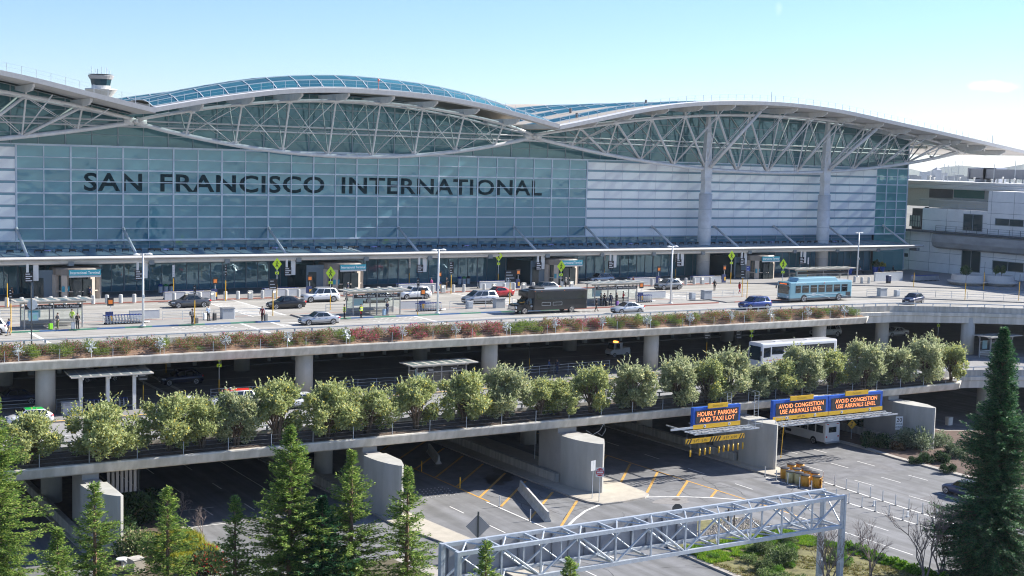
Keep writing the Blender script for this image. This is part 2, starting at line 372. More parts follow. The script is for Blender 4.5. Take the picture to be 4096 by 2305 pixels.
island('conifer_bed', [(-10, 40), (53, 40), (53, 78), (50.5, 97), (-10, 97)], .12, mat('forest_soil', (.10, .085, .05), .95, var=.4, scale=1.3, bump=.12))
# ------------------------------------------------------------------ the two road decks
XL, XR = -30, 139.6
def ramp_edge(pix, z): return [(p.x, p.y) for p in (at(x, y, z=z) for x, y in pix)]
s9 = lambda x, y: (3596+x/2.9, 1200+y/2.9)
up = [(XL, 134.9), (60, 134.9), (128, 134.9)]+ramp_edge([s9(0, 40), s9(600, 50), s9(1000, 58), s9(1450, 72)], 14.2)
d = Vector(up[-1])-Vector(up[-2]); up += [(up[-1][0]+d.x*.9, up[-1][1]+d.y*1.05), (up[-1][0]+d.x*2.2, up[-1][1]+d.y*3)]
UPE = up
lo = [(XL, 117.2), (60, 117.2), (124, 117.2)]+ramp_edge([s9(690, 775), s9(1050, 767), s9(1450, 768)], 7.75)
d = Vector(lo[-1])-Vector(lo[-2]); lo += [(lo[-1][0]+d.x, lo[-1][1]+d.y*1.1), (lo[-1][0]+d.x*2.4, lo[-1][1]+d.y*3.4)]
LOE = lo
def deck(name, edge, yb, z, mt):
    m = MB(); m.prism(edge+[(236, edge[-1][1]), (236, yb), (XL, yb)], z-.03, z); return struct(name, m, mt)
deck('departures_road', UPE, 184.5, DZ, ROADC); deck('arrivals_road', LOE, 178, AZ, mat('arrivals_asphalt', (.24, .235, .23), .85, var=.18, scale=.4))
# pavements of the departures level
m = MB(); m.prism([(XL, 171.3), (148, 171.3), (160, 166), (175, 157), (196, 141), (236, 112), (236, 184.4), (XL, 184.4)], DZ, DZ+.15); struct('terminal_pavement', m, mat('forecourt_paving', (.25, .243, .235), .8, var=.12, scale=.8))
def isl(m, x0, x1): m.prism([(x0, 146.6), (x1, 146.6), (x1, 152.2), (x0, 152.2)], DZ, DZ+.15)
m = MB()
for x0, x1 in ((XL, 57.4), (62.6, 122), (126.5, 138)): isl(m, x0, x1)
m.prism([(150, 147.5), (160, 141.5), (172, 132), (190, 117), (194, 122), (174, 140), (160, 148), (150, 152)], DZ, DZ+.15)
struct('island_pavement', m, mat('island_paving', (.29, .28, .26), .8, var=.1, scale=.7))
kb = MB(); kg = MB(); kr = MB(); x = 20.0; k = 0
while x < 138:
    if not 57.4 < x < 62.6 and not 122 < x < 126.5: (kr if x > 97 else (kg if k % 2 else kb)).box(x, min(x+3, 138), 146.56, 146.78, DZ, DZ+.154)
    x += 3; k += 1
for x0, x1 in ((20, 57.4), (62.6, 122), (126.5, 138)): kr.box(x0, x1, 152.05, 152.24, DZ, DZ+.154)
kr.box(20, 60, 171.26, 171.5, DZ, DZ+.156); kr.box(60, 145, 171.26, 171.5, DZ, DZ+.153)
struct('blue_kerb', kb, mat('blue_kerb_paint', (.08, .18, .36), .7)); struct('green_kerb', kg, mat('green_kerb_paint', (.10, .30, .20), .7)); struct('red_kerb', kr, mat('red_kerb_paint', (.42, .17, .13), .7))
wm = MB(); Z = DZ+.004
stripe(wm, (XL, 142), (138, 142), .14, Z); stripe(wm, (XL, 138.4), (128, 138.4), .12, Z); stripe(wm, (XL, 157), (140, 157), .12, Z); stripe(wm, (XL, 160.6), (140, 160.6), .12, Z); stripe(wm, (XL, 168.6), (140, 168.6), .14, Z)
for x in range(22, 140, 3): stripe(wm, (x, 164.6), (x+1.4, 164.6), .12, Z)
def bars(m, x, y0, y1, z):
    stripe(m, (x-2.1, y0), (x-2.1, y1), .4, z); stripe(m, (x+2.1, y0), (x+2.1, y1), .4, z)
    n = int((y1-y0)/1.2)
    for i in range(n): stripe(m, (x-1.8, y0+.6+i*1.2), (x+1.8, y0+.6+i*1.2), .42, z)
for x in (60, 97, 124.3): bars(wm, x, 152.4, 171.2, Z)
for x in (31, 54.2, 76.5): stripe(wm, (x, 135.3), (x, 146.5), .45, Z+.003)
bars(wm, 60, 142.4, 146.5, Z)
for x0 in (46, 70, 95): 
    for r in range(3):
        for j in range(9): wm.bbox(x0+j*.8, 143.1+r*1.2, Z+.003, .3, .3, .002)
struct('departures_road_marking', wm, ROADW)
wm = MB(); Z = AZ+.004; ym = MB()
for y in (123.8, 141.2, 144.8, 148.4): stripe(wm, (XL, y), (150, y), .13, Z)
for x in (32, 47, 62.5, 78, 97): stripe(wm, (x, 117.8), (x, 123.6), .3, Z+.003)
for x in (44, 46): stripe(wm, (x, 136), (x, 156), .5, Z)
stripe(ym, (XL, 130.2), (150, 130.2), .3, AZ+.154)
struct('arrivals_road_marking', wm, ROADW); struct('yellow_kerb', ym, mat('yellow_kerb_paint', (.6, .36, .08), .7))
m = MB(); m.prism([(XL, 130), (148, 130), (160, 123.5), (172, 116), (172, 121), (160, 130), (150, 136.4), (XL, 136.4)], AZ, AZ+.15); m.prism([(XL, 157), (150, 157), (150, 168), (XL, 168)], AZ, AZ+.15)
struct('arrivals_pavement', m, mat('arrivals_paving', (.22, .215, .21), .8, var=.1))
# ------------------------------------------------------------------ viaduct bodies: things with parts
def viaduct(name, label, edge, z, yedge, soil_w, xr, cols, colr, z_low, colbase, ztop):
    t = thing(name, label, 'viaduct', (60, yedge, z_low))
    def bd(nm, mb, mt, sm=False): return mb.build(nm, mt, t, sm, world=True)
    m = MB(); e2 = [(x, y+.3) for x, y in edge]
    m.prism(e2+[(236, e2[-1][1]), (236, 178), (XL, 178)], ztop-1.1, z-.034); bd('deck_slab', m, CONC)
    m = MB(); zt = yedge_top = ztop
    m.prismx([(yedge+.55, zt-.02), (yedge, zt), (yedge-.02, zt-.12), (yedge+.3, zt-.86), (yedge+.6, zt-1.0), (yedge+1.6, zt-1.06), (yedge+1.6, zt-.4)], XL, xr)
    # wedge-shaped end of the planter
    m.loft([[(xr+.003, yedge+.55, zt-.02), (xr+.003, yedge, zt), (xr+.003, yedge-.02, zt-.12), (xr+.003, yedge+.1, zt-.86), (xr+.003, yedge+1.6, zt-1.06), (xr+.003, yedge+1.6, zt-.4)],
            [(xr+1.6, yedge+1.3, zt-.02), (xr+1.6, yedge+1.1, zt), (xr+1.6, yedge+1.1, zt-.1), (xr+1.6, yedge+1.15, zt-.3), (xr+1.6, yedge+1.6, zt-.5), (xr+1.6, yedge+1.6, zt-.3)]])
    bd('edge_beam', m, CONCL)
    m = MB(); m.sweep(edge, [(-.16, z-.05), (-.16, z+.36), (0, z+.36), (.06, z-.3), (.06, z-.5)]); bd('parapet', m, CONC)
    rp = [p for p in edge if p[0] > 120]; rp = [(xr-2, interp(edge, xr-2))]+[p for p in rp if p[0] > xr-1]
    m = MB(); m.sweep(rp, [(.05, z-.45), (.3, z-.5), (.32, z-.95), (.16, z-1.05), (.16, z-1.95), (-.6, z-1.95), (-.6, z-.45)]); bd('ramp_fascia', m, CONCL)
    m = MB(); m.sweep(edge, [(-.17, z+.68), (-.17, z+.80), (-.02, z+.80), (-.02, z+.68)]); x = XL
    L = 0; ln = []
    for a, b in zip(edge, edge[1:]):
        d = Vector(b)-Vector(a); n = max(1, int(d.length/2.0))
        for i in range(n): ln.append((a[0]+d.x*i/n, a[1]+d.y*i/n))
    for x, y in ln: m.box(x-.09, x+.09, y-.15+.2, y+.05+.2-.15, z+.35, z+.7)
    bd('guard_rail', m, GALV)
    for i, (x, y) in enumerate(cols):
        m = MB(); m.cyl(x, y, colbase, z-1.2, colr, 24); bd('column', m, mat('column_concrete', (.50, .47, .42), .75, var=.08, scale=.6, streak=(1.5, 1.5, .1, .12)), True)
    return t
c1 = [(p.x, 134.6) for p in (at(185, 1560, Y=134.2), at(1222, 1490, Y=134.2), at(1965, 1420, Y=134.2), at(2612, 1390, Y=134.2), at(3228, 1310, Y=137))]
c1 += [(p.x+.9, p.y+1.6) for p in (at(3540, 1415, z=AZ), at(3885, 1427, z=AZ))]
c1 += [(p.x, 153.6) for p in (at(20, 1500, Y=153), at(975, 1430, Y=153), at(1690, 1370, Y=153), at(2290, 1345, Y=153), at(2920, 1320, Y=153), at(3345, 1300, Y=153))]
viaduct('departures_viaduct', 'pale concrete upper viaduct with flower planter along its edge and curved ramp end', UPE, DZ, 132.3, 2, XR, c1, .95, AZ, AZ-.02, 12.57)
c2 = [(at(2115, 1700, Y=131).x, 131), (at(205, 1830, Y=127).x, 127), (at(1295, 1740, Y=127).x, 127), (at(2600, 1640, Y=130).x, 131), (at(3890, 1700, Y=121).x+2, 121)]
c2 += [(x, 150) for x in (32, 57, 81, 104, 128)]
viaduct('arrivals_viaduct', 'lower concrete viaduct carrying a row of olive trees above the underpass mouths', LOE, AZ, 113, 4, 136.2, c2, .95, 0, 0, 6.58)
# planter soil
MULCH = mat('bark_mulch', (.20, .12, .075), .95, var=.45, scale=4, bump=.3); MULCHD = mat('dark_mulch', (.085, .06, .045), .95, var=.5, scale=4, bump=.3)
m = MB(); m.quad((XL, 132.8, 12.56), (XR, 132.8, 12.56), (XR, 134.86, 13.3), (XL, 134.86, 13.3)); struct('upper_planter_soil', m, MULCH)
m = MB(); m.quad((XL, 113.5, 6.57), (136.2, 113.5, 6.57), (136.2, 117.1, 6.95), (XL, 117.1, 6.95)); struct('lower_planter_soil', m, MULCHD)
# lower terminal frontages, deep in the shade
t = thing('lower_frontage', 'dark glazed arrivals frontage far back under the upper viaduct', 'frontage', (80, 170, AZ))
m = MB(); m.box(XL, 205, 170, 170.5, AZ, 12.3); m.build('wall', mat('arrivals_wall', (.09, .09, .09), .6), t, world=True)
m = MB()
for i in range(34): m.box(20+i*5, 24.4+i*5, 169.94, 169.99, AZ+.4, AZ+3.6)
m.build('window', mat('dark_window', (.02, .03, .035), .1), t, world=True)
t = thing('underpass_back_wall', 'plain dark concrete wall closing the underpass at the rear', 'wall', (80, 172, 0))
m = MB(); m.box(XL, 236, 172, 172.6, 0, 5.6); m.build('wall', mat('dark_concrete', (.13, .125, .12), .85, var=.2), t, world=True)  # rear wall in a darker grey than the deck concrete
# ------------------------------------------------------------------ wing piers at the underpass mouths
PIERC = mat('pier_concrete', (.42, .41, .38), .8, var=.1, scale=.8, stretch=(1, 1, .3), bump=.03, streak=(.7, .7, .08, .13))
def pier(x0, x1, xn, yn, yb, label, wall=True, flip=False):
    t = thing('wing_pier', label, 'pier', ((x0+x1)/2, yb, 0), 0, 'curved wing piers between the underpass mouths')
    L = yb-yn; poly = [(x0, yb)]
    for i in range(1, 9): u = i/8; poly.append((x0+(xn-.35-x0)*u**2.6, yb-L*(1-(1-u)**1.25) if False else yb-L*u))
    poly += [(xn-.1, yn-.12), (xn+.15, yn), (x1-.02, yn+L*.38), (x1, yb)]
    m = MB(); m.prism(poly, 0, 5.08); o = m.build('nose', PIERC, t, world=True)
    m = MB(); m.box(x0+.55, x1-.25, yb+.06, 113.9, 0, 5.04); m.box(x0+.55, x1-.25, 113.903, yb+5, 0, 5.75); m.build('pier_shaft', mat('shaft_concrete', (.38, .36, .33), .8, var=.1, scale=.6), t, world=True)
    if wall:
        m = MB(); m.box(x0-.25, x0+.25, yb+.5, 165, .1, 1.0); m.build('low_wall', CONC, t, world=True)
    return t
pier(27.7, 29.9, 29.7, 107.2, 112.3, 'curved pale pier behind the small conifer at the far left underpass mouth')
pier(53.7, 56, 55.1, 107.3, 112.5, 'curved pale pier between the big conifer and the jersey barrier')
pier(75.8, 78.9, 77.4, 107.3, 112.4, 'curved pale pier beside the round red no entry sign')
pier(99.6, 102.2, 100.7, 107.6, 112.4, 'curved pale pier between the orange message signs')
pier(124.0, 126.6, 125.6, 107.6, 112.7, 'pale pier behind the 20 speed zone sign at right')
# ------------------------------------------------------------------ the terminal: one building, many parts
FY, BAY = 184.0, 3.47
GX0, GX1 = 37.35, 127.6                # big glass field
PX1, TX1 = 194.8, 203.4                # end of the white panels, end of the building
ZB, ZS, ZL = DZ+.15, 33.3, 20.75
ROW = (ZS-ZL)/8
T = thing('terminal_building', 'huge glass and white steel airport terminal with wavy roof and SAN FRANCISCO INTERNATIONAL lettering', 'terminal', (118, FY, DZ))
def TB(nm, mb, mt, par=None, sm=False):
    o = mb.build(nm, mt, None, sm)
    p = par or T
    off = T.location
    for v in o.data.vertices: v.co -= off
    adopt(o, p); return o
gA = wallglass('facade_glass', (.05, .175, .238), (.10, .258, .318), 20, 33, .11, .06)
gU = wallglass('upper_glass', (.042, .13, .145), (.072, .18, .19), 33, 42, .07)
gL = wallglass('street_glass', (.06, .175, .235), (.105, .245, .305), 13, 21, .15, .05)
gE = wallglass('corner_glass', (.06, .24, .25), (.10, .31, .30), 13, 42, .15)
MUL = mat('mullion', (.46, .53, .60), .45, var=.06)
PANEL = mat('white_metal_panel', (.77, .775, .775), .35, var=.05, scale=.25)
BAND = mat('teal_band_glass', (.19, .33, .38), .35)
def panes(m, x0, x1, n, zs, y):
    for i in range(n):
        a, b = x0+(x1-x0)*i/n, x0+(x1-x0)*(i+1)/n
        for z0, z1 in zip(zs, zs[1:]):
            s1, s2, s3, s4 = [RN.uniform(-.004, .004) for _ in range(4)]
            m.quad((a, y+s1, z0), (b, y+s2, z0), (b, y+s3, z1), (a, y+s4, z1))
def grid(m, x0, x1, n, zs, y, w=.07, wide=2, dep=.09):
    for i in range(n+1):
        x = x0+(x1-x0)*i/n; ww = w*(1.7 if i % wide == 0 else 1)
        m.box(x-ww, x+ww, y-dep, y-.008, zs[0], zs[-1])
    for k, z in enumerate(zs):
        ww = w*(1.5 if k % 2 == 0 else .8); m.box(x0, x1, y-dep*.8, y-.0085, z-ww, z+ww)
zs = [ZL+ROW*k for k in range(9)]
m = MB(); panes(m, GX0, GX1, 26, zs, FY); w = TB('window_wall', m, gA); m = MB(); grid(m, GX0, GX1, 26, zs, FY); TB('mullion_grid', m, MUL, w)
zu = [ZS+1.57*k for k in range(6)]
m = MB(); m.box(10, TX1, FY-.12, FY+.62, ZS-.02, ZS+.16); m.box(10, TX1, FY-.1, FY+.62, ZL-.16, ZL+.02); TB('sill_band', m, MUL)
for nm, x0, x1, n in (('left', 9.6, GX0-.14, 8), ('right', GX1+.14, PX1, 19)):
    m = MB(); b = MB(); j = MB()
    for k in range(8):
        z0 = ZL+ROW*k; 
        for i in range(n):
            a, c = x0+(x1-x0)*i/n, x0+(x1-x0)*(i+1)/n
            m.box(a+.025, c-.025, FY-.06, FY+.2, z0+.03, z0+ROW*.79)
            b.quad((a+.01, FY+.02, z0+ROW*.79), (c-.01, FY+.02, z0+ROW*.79), (c-.01, FY+.02, z0+ROW), (a+.01, FY+.02, z0+ROW))
    for i in range(n+1):
        x = x0+(x1-x0)*i/n; j.box(x-.025, x+.025, FY-.05, FY+.02, ZL, ZS)
    for k in range(8): j.box(x0, x1, FY-.035, FY+.01, ZL+ROW*k-.05, ZL+ROW*k+.03)
    p = TB('panel_wall', m, PANEL); TB('window_band', b, BAND, p); TB('panel_joint', j, mat('joint_metal', (.34, .38, .46), .5), p)
# corner glass at the right end, with the return wall
m = MB(); ze = [ZB]+zs[0:]+[]; panes(m, PX1+.15, TX1, 3, [ZB, 17.2, 20]+zs, FY+.05)
for k in range(6): m.quad((TX1, FY+.05+k*3, ZB), (TX1, FY+3.05+k*3, ZB), (TX1, FY+3.05+k*3, 38.9), (TX1, FY+.05+k*3, 38.9))
w = TB('corner_glass', m, gE); m = MB(); grid(m, PX1, TX1, 3, zs, FY+.05, .07, 1); m.box(TX1-.15, TX1+.06, FY-.06, FY+.14, ZB, 38.9); TB('mullion_grid', m, MUL, w)
# street level glass
zl = [ZB, 17.4, 18.9, 20.1, ZL-.16]
m = MB(); panes(m, 9.6, PX1, 53, zl, FY+.6); w = TB('street_glass', m, gL)
m = MB(); grid(m, 9.6, PX1, 53, zl, FY+.6, .055, 2)
for i in range(53): x = 9.6+(PX1-9.6)*(i+.5)/53; m.box(x-.035, x+.035, FY+.52, FY+.592, ZB, 17.4)
TB('mullion_grid', m, mat('street_mullion', (.22, .28, .34), .5), w)
m = MB(); m.box(9, TX1-.1, FY+.7, FY+50, DZ, 37.5); TB('building_core', m, mat('core', (.05, .06, .06), .8))
# lettering on the glass
m = MB(); c3 = lambda x, y: (2000+x/2.1467, 350+y/2.1467); c1 = lambda x, y: (x/2.339, 200+y/2.339)
za = at(*c1(800, 1310), Y=FY).z; xa = at(*c1(785, 1235), Y=FY).x; xb = at(*c3(360, 860), Y=FY).x
xf = at(*c1(1500, 1240), Y=FY).x; xn = at(*c1(1330, 1240), Y=FY).x
c2 = lambda x, y: (1000+x/2.1467, 200+y/2.1467)
xo = at(*c2(640, 1160), Y=FY).x; xi = at(*c2(787, 1160), Y=FY).x
H = at(*c1(1520, 1160), Y=FY).z-at(*c1(1520, 1325), Y=FY).z
for wd, a, b in (('SAN', xa, xn), ('FRANCISCO', xf, xo), ('INTERNATIONAL', xi, xb)):
    m = MB(); m.text(wd, (a, FY-.012, za-.05), (1, 0, 0), (0, 0, 1), H, wfit=b-a, bold=.026, depth=.004)
    tag(TB('sign_lettering', m, mat('dark_lettering', (.010, .028, .035), .7, spec=.1)), 'dark capital letters reading '+wd+' on the glass')
# ---- trusses
STEELD = mat('shaded_steel', (.30, .33, .32), .5)  # inner truss plane: the white steel with its shade put into the colour
def para(xc, hw, zc, ze): return lambda x: zc+(ze-zc)*((x-xc)/hw)**2
YB, YO, YI = 181.0, 178.4, 183.5
bR, tR = para(164.3, 49.4, 31.95, 36.65), para(164.3, 49.4, 41.85, 36.95)
bC, tC = para(83.45, 31.4, 32.85, 36.6), para(83.45, 31.4, 40.75, 36.95)
tR_ = lambda x: tR(x)
bL, tL = (lambda x: bR(2*83.45-x)), (lambda x: tR(2*83.45-x))
def truss(x0, x1, nodes, fb, ft, kind, xm):
    m = MB(); N = 40; xs = [x0+(x1-x0)*i/N for i in range(N+1)]
    m.tube([(x, YB, fb(x)) for x in xs], .30, 10); base = TB('bottom_chord', m, STEELW, None, True)
    m = MB()
    yl = lambda x, y: YB+(y-YB)*min(1, max(.12, abs(fb(x)-ft(x))/3.2))
    for y, r in ((YO, .23), (YI, .17)): m.tube([(x, yl(x, y), ft(x)) for x in xs], r, 8)
    TB('top_chord', m, STEELW, base, True)
    def bar(nm, segs, r, n=7, mt_=STEELW):
        q = MB()
        for A, B in segs: q.tube([A, B], r, n)
        TB(nm, q, mt_, base, True)
    for i, x in enumerate(nodes):
        for y in (YO, YI):
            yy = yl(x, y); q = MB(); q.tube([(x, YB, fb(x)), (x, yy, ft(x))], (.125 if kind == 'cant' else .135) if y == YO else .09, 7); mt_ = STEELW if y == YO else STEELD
            q.bbox(x, yy, ft(x)-.2, .7, .14, .4)
            if y == YO: q.bbox(x, YB, fb(x)+.35, .9, .16, .5)
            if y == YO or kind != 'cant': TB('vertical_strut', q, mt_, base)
            if i+1 == len(nodes): continue
            x2 = nodes[i+1]; y2 = yl(x2, y)
            if kind == 'cant':
                down = x+3.5 < xm
                A, B = ((x, yy, ft(x)), (x2, YB, fb(x2))) if down else ((x, YB, fb(x)), (x2, y2, ft(x2)))
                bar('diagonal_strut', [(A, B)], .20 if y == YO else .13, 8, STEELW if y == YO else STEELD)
                A, B = ((x, YB, fb(x)+.15), (x2, y2, ft(x2)-.15)) if down else ((x, yy, ft(x)-.15), (x2, YB, fb(x2)+.15))
                if y == YO: bar('tie_rod_pair', [((A[0]+o, A[1], A[2]), (B[0]+o*1.6, B[1], B[2])) for o in (-.14, .14)], .055, 5)
            else:
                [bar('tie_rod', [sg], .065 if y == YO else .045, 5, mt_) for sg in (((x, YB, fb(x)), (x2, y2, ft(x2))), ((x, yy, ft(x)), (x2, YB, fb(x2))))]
nR = [115.3+7*k for k in range(1, 14)]
truss(114.9, 215.5, nR+[213.3], bR, tR, 'cant', 164.3)
nC = [59+7*k-.05 for k in range(8)]
truss(52.0, 114.9, nC, bC, tC, 'span', 83.4)
nL = [51.5-7*k for k in range(1, 6)]
truss(10, 52.0, nL[::-1], bL, tL, 'cant', 2.5)
for xx in (52.0, 114.88):
    m = MB()
    m.tube([(xx-1.5, YB, 36.72), (xx-.25, YB, 36.75)], [.42, .62], 10); m.tube([(xx+.25, YB, 36.75), (xx+1.5, YB, 36.72)], [.62, .42], 10); m.tube([(xx-.3, YB, 36.75), (xx+.3, YB, 36.75)], .35, 10)
    m.tube([(xx, YB-.75, 36.75), (xx, YB+.75, 36.75)], .3, 10)
    TB('pin_node', m, STEELW, None, True)
for z in (36.9, 36.1): m = MB(); m.tube([(12, 183.75, z), (TX1-.5, 183.75, z)], .13, 7); TB('tie_beam', m, STEELW, None, True)
# ---- roofs
def ptsY(pix, Y): return [(p.x, p.z) for p in (at(x, y, Y=Y) for x, y in pix)]
c4 = lambda x, y: (2996+x/2.339, 350+y/2.339)
YE = 173.0
eR = [(114.6, 37.75), (117.4, 38.3)]+ptsY([c3(900, 285), c3(1200, 220), c3(1500, 175), c3(1800, 152), c4(0, 162), c4(300, 172), c4(600, 203), c4(900, 248), c4(1200, 315), c4(1500, 380), c4(1800, 445), c4(2100, 512)], YE)+[(217.6, 37.5), (226, 36.5)]
eC = [(52.3, 37.85)]+ptsY([c1(2000, 490), c1(2573, 418), c2(300, 378), c2(500, 367), c2(900, 367), c2(1300, 397), c2(1700, 442), c2(2100, 520)], YE)+[(114.5, 37.95)]
eL = [(2*83.45-x, z) for x, z in eR[::-1]]
def smooth(e, n):
    x0, x1 = e[0][0], e[-1][0]; xs = [x0+(x1-x0)*i/n for i in range(n+1)]; z = [interp(e, x) for x in xs]
    for _ in range(6): z = [z[0]]+[(z[i-1]+2*z[i]+z[i+1])/4 for i in range(1, n)]+[z[-1]]
    return list(zip(xs, z))
SOFFIT = mat('roof_soffit', (.52, .50, .48), .6, var=.1, scale=.5, stretch=(1, .2, 1))
FASC = mat('roof_fascia', (.70, .685, .67), .45, var=.07, scale=.7, stretch=(3, 1, 1))
TANR = mat('roof_membrane', (.42, .37, .30), .8, var=.12, scale=.4)
SKY = wallglass('skylight_glass', (.012, .12, .19), (.025, .19, .27), 0, 1, .14, clear=.33)
def roof(e, n, kind, x_lim=None):
    e = smooth(e, n); m = MB()
    for (xa, za), (xb, zb) in zip(e, e[1:]):      # soffit, in strips with open slots for daylight
        for ya, yb in (((YE, 174.5), (183.7, 184.7)) if kind == 'C' else ((YE, 180.9), (183.5, 184.7))): m.quad((xa, ya, za), (xa, yb, za), (xb, yb, zb), (xb, ya, zb))
        m.quad((xa, 184.7, za), (xa, 240, za+.6), (xb, 240, zb+.6), (xb, 184.7, zb))
        m.quad((xa, 240, za+.6), (xa, 240, za+1.6), (xb, 240, zb+1.6), (xb, 240, zb+.6))
    r = TB('roof', m, SOFFIT)
    m = MB()
    for i, ((xa, za), (xb, zb)) in enumerate(zip(e, e[1:])):
        h = .62
        m.quad((xa, YE-.1, za+.02), (xb, YE-.1, zb+.02), (xb, YE-.32, zb+h), (xa, YE-.32, za+h))
        m.quad((xa, YE-.32, za+h), (xb, YE-.32, zb+h), (xb, YE+1.1, zb+h+.12), (xa, YE+1.1, za+h+.12))
        m.quad((xa, YE+.1, za-.0), (xb, YE+.1, zb-.0), (xb, YE-.1, zb+.02), (xa, YE-.1, za+.02))
    for s in (0, -1):
        (x, z) = e[s]; m.quad((x, YE-.1, z+.02), (x, YE-.32, z+.62), (x, YE+1.1, z+.74), (x, YE+1.1, z))
    m.box(e[-1][0]-.05, e[-1][0]+.05, YE, 240, e[-1][1]-.02, e[-1][1]+.7); TB('fascia', m, FASC, r)
    tan = MB(); hs = lambda x, h, y: h if kind != 'C' or y > 185 else .8+(h-.8)*(.95+.95*max(0, 1-((x-83.4)/31)**2))
    bands = {'C': [(174.1, 183.8, 1.75), (190, 194, 1.75), (206, 210, 1.8)], 'R': [(181, 183.4, .85), (194, 196.4, .95), (206, 208.4, 1.0), (217, 219.4, 1.05)], 'L': [(181, 183.4, .85)]}[kind]
    prev = (YE+1.1, .74)
    for (y0, y1, rise) in bands:
        zlo = .80 if kind == 'C' else .45; gl, bar = MB(), MB()
        for i, ((xa, za), (xb, zb)) in enumerate(zip(e, e[1:])):
            tan.quad((xa, prev[0], za+prev[1]), (xb, prev[0], zb+prev[1]), (xb, y0, zb+zlo), (xa, y0, za+zlo))
        step = 3.4; x = e[0][0]
        while x < e[-1][0]-.1:
            xb = min(x+step, e[-1][0]); za, zb = interp(e, x), interp(e, xb)
            ym, fm = (y0+y1)/2, .58
            segs = ((y0, zlo), (ym, zlo+(rise-zlo)*fm), (y1, rise)) if kind == 'C' and y0 > 180 else ((y0, zlo), (176.0, 1.38), (178.2, 1.75), (y1, 1.8)) if kind == 'C' else ((y0, zlo), (y1, rise))
            for (ya, ha), (yb, hb) in zip(segs, segs[1:]): gl.quad((x, ya, za+hs(x, ha, ya)), (xb, ya, zb+hs(xb, ha, ya)), (xb, yb, zb+hs(xb, hb, yb)), (x, yb, za+hs(x, hb, yb)))
            for (ya, ha), (yb, hb) in zip(segs, segs[1:]): bar.beam((x, ya, za+hs(x, ha, ya)+.03), (x, yb, za+hs(x, hb, yb)+.03), .11, .06)
            for ya, ha in segs: bar.beam((x, ya, za+hs(x, ha, ya)+.03), (xb, ya, zb+hs(xb, ha, ya)+.03), .12, .1)
            x = xb
        for (xa, za), (xb, zb) in zip(e, e[1:]): tan.quad((xa, y1, za+hs(xa, rise+.05*(kind == 'C'), y1)), (xb, y1, zb+hs(xb, rise+.05*(kind == 'C'), y1)), (xb, y1+2, zb+rise-.1), (xa, y1+2, za+rise-.1))
        prev = (y1+2, rise-.1); k_ = TB('skylight', gl, SKY, r); TB('glazing_bar', bar, mat('skylight_bar', (.5, .55, .58), .4), r)
    for (xa, za), (xb, zb) in zip(e, e[1:]): tan.quad((xa, prev[0], za+prev[1]), (xb, prev[0], zb+prev[1]), (xb, 240, zb+1.6), (xa, 240, za+1.6))
    xa, za = e[0][0]+.02, e[0][1]
    y0, y1, rise = bands[0]; tan.add([(xa, YE+.2, za), (xa, y0, za+zlo), (xa, y1, za+rise), (xa, 239, za+1.5), (xa, 239, za)], [(0, 1, 2, 3, 4)])
    TB('roof_deck', tan, TANR, r)
    ra = MB(); x = e[0][0]+.6; last = None
    while x < e[-1][0]-(9 if kind == 'R' else .4):
        z = interp(e, x)+.72; ra.box(x-.025, x+.025, YE+.75, YE+.80, z, z+1.0)
        if last: 
            for h in (.55, 1.0): ra.tube([(last[0], YE+.775, last[1]+h), (x, YE+.775, z+h)], .012, 4, cap=False)
        last = (x, z); x += 1.75
    if kind == 'R':
        for xx in (158.6, 215.5): z = interp(e, xx)+.7; ra.cyl(xx, YE+1.4, z, z+1.7, .06, 6)
    TB('roof_railing', ra, GALV, r)
    return e, r
EC, rC = roof(eC, 60, 'C'); ER, rR = roof(eR, 84, 'R'); EL, rL = roof(eL, 84, 'L')
m = MB(); zz = interp(EC, 84.4)+.7; m.cyl(84.4, YE+.9, zz, zz+1.2, .05, 6); m.sphere((84.4, YE+.9, zz+1.35), .18, 8, 5); TB('beacon', m, mat('beacon_red', (.7, .15, .1), .4), rC)
for xx, k in ((128, 0), (140, 1), (122.5, 2)):
    m = MB(); y = 190-k*5; z = interp(ER, xx)+.6; m.cyl(xx, y, z, z+.8, .22, 8)
    TB('roof_vent', m, mat('roof_vent', (.16, .15, .15), .6), rR)
def rz_(x): return min(interp(E, x) for E in ((EL,) if x < 52 else (EC,) if x < 114.6 else (ER,)))
m = MB(); g_ = MB(); n = 54; wd_ = (TX1-16)/n
for i in range(n):
    a, b = 16+wd_*i, 16+wd_*(i+1)
    ta, tb = rz_(a)+.15, rz_(b)+.15
    for z0, z1 in zip(zu, zu[1:]+[60]):
        if z0 < max(ta, tb): s = [RN.uniform(-.004, .004) for _ in range(4)]; m.quad((a, FY+.6+s[0], min(z0, ta)), (b, FY+.6+s[1], min(z0, tb)), (b, FY+.6+s[2], min(z1, tb)), (a, FY+.6+s[3], min(z1, ta)))
    ww = .05*(1.7 if i % 2 == 0 else 1); g_.box(a-ww, a+ww, FY+.51, FY+.592, ZS, min(rz_(a), rz_(a+.1))+.1)
    for k, z in enumerate(zu):
        if z < min(ta, tb): ww = .05*(1.5 if k % 2 == 0 else .8); g_.box(a, b, FY+.53, FY+.5915, z-ww, z+ww)
w = TB('clerestory_glass', m, gU); TB('mullion_grid', g_, mat('clerestory_mullion', (.26, .32, .34), .5), w)
def brackets(nodes, E, root, ft):
    for x in nodes:
        m = MB(); z = interp(E, x)
        m.loft([[(x-.14, y, z-d), (x+.14, y, z-d), (x+.14, y, z-.02), (x-.14, y, z-.02)] for y, d in ((184.5, .5), (178.8, 1.0), (175.2, .85), (174.0, .35))])
        m.box(x-.1, x+.1, YO-.12, YO+.12, ft(x), z-.3); TB('bracket', m, STEELW, root)
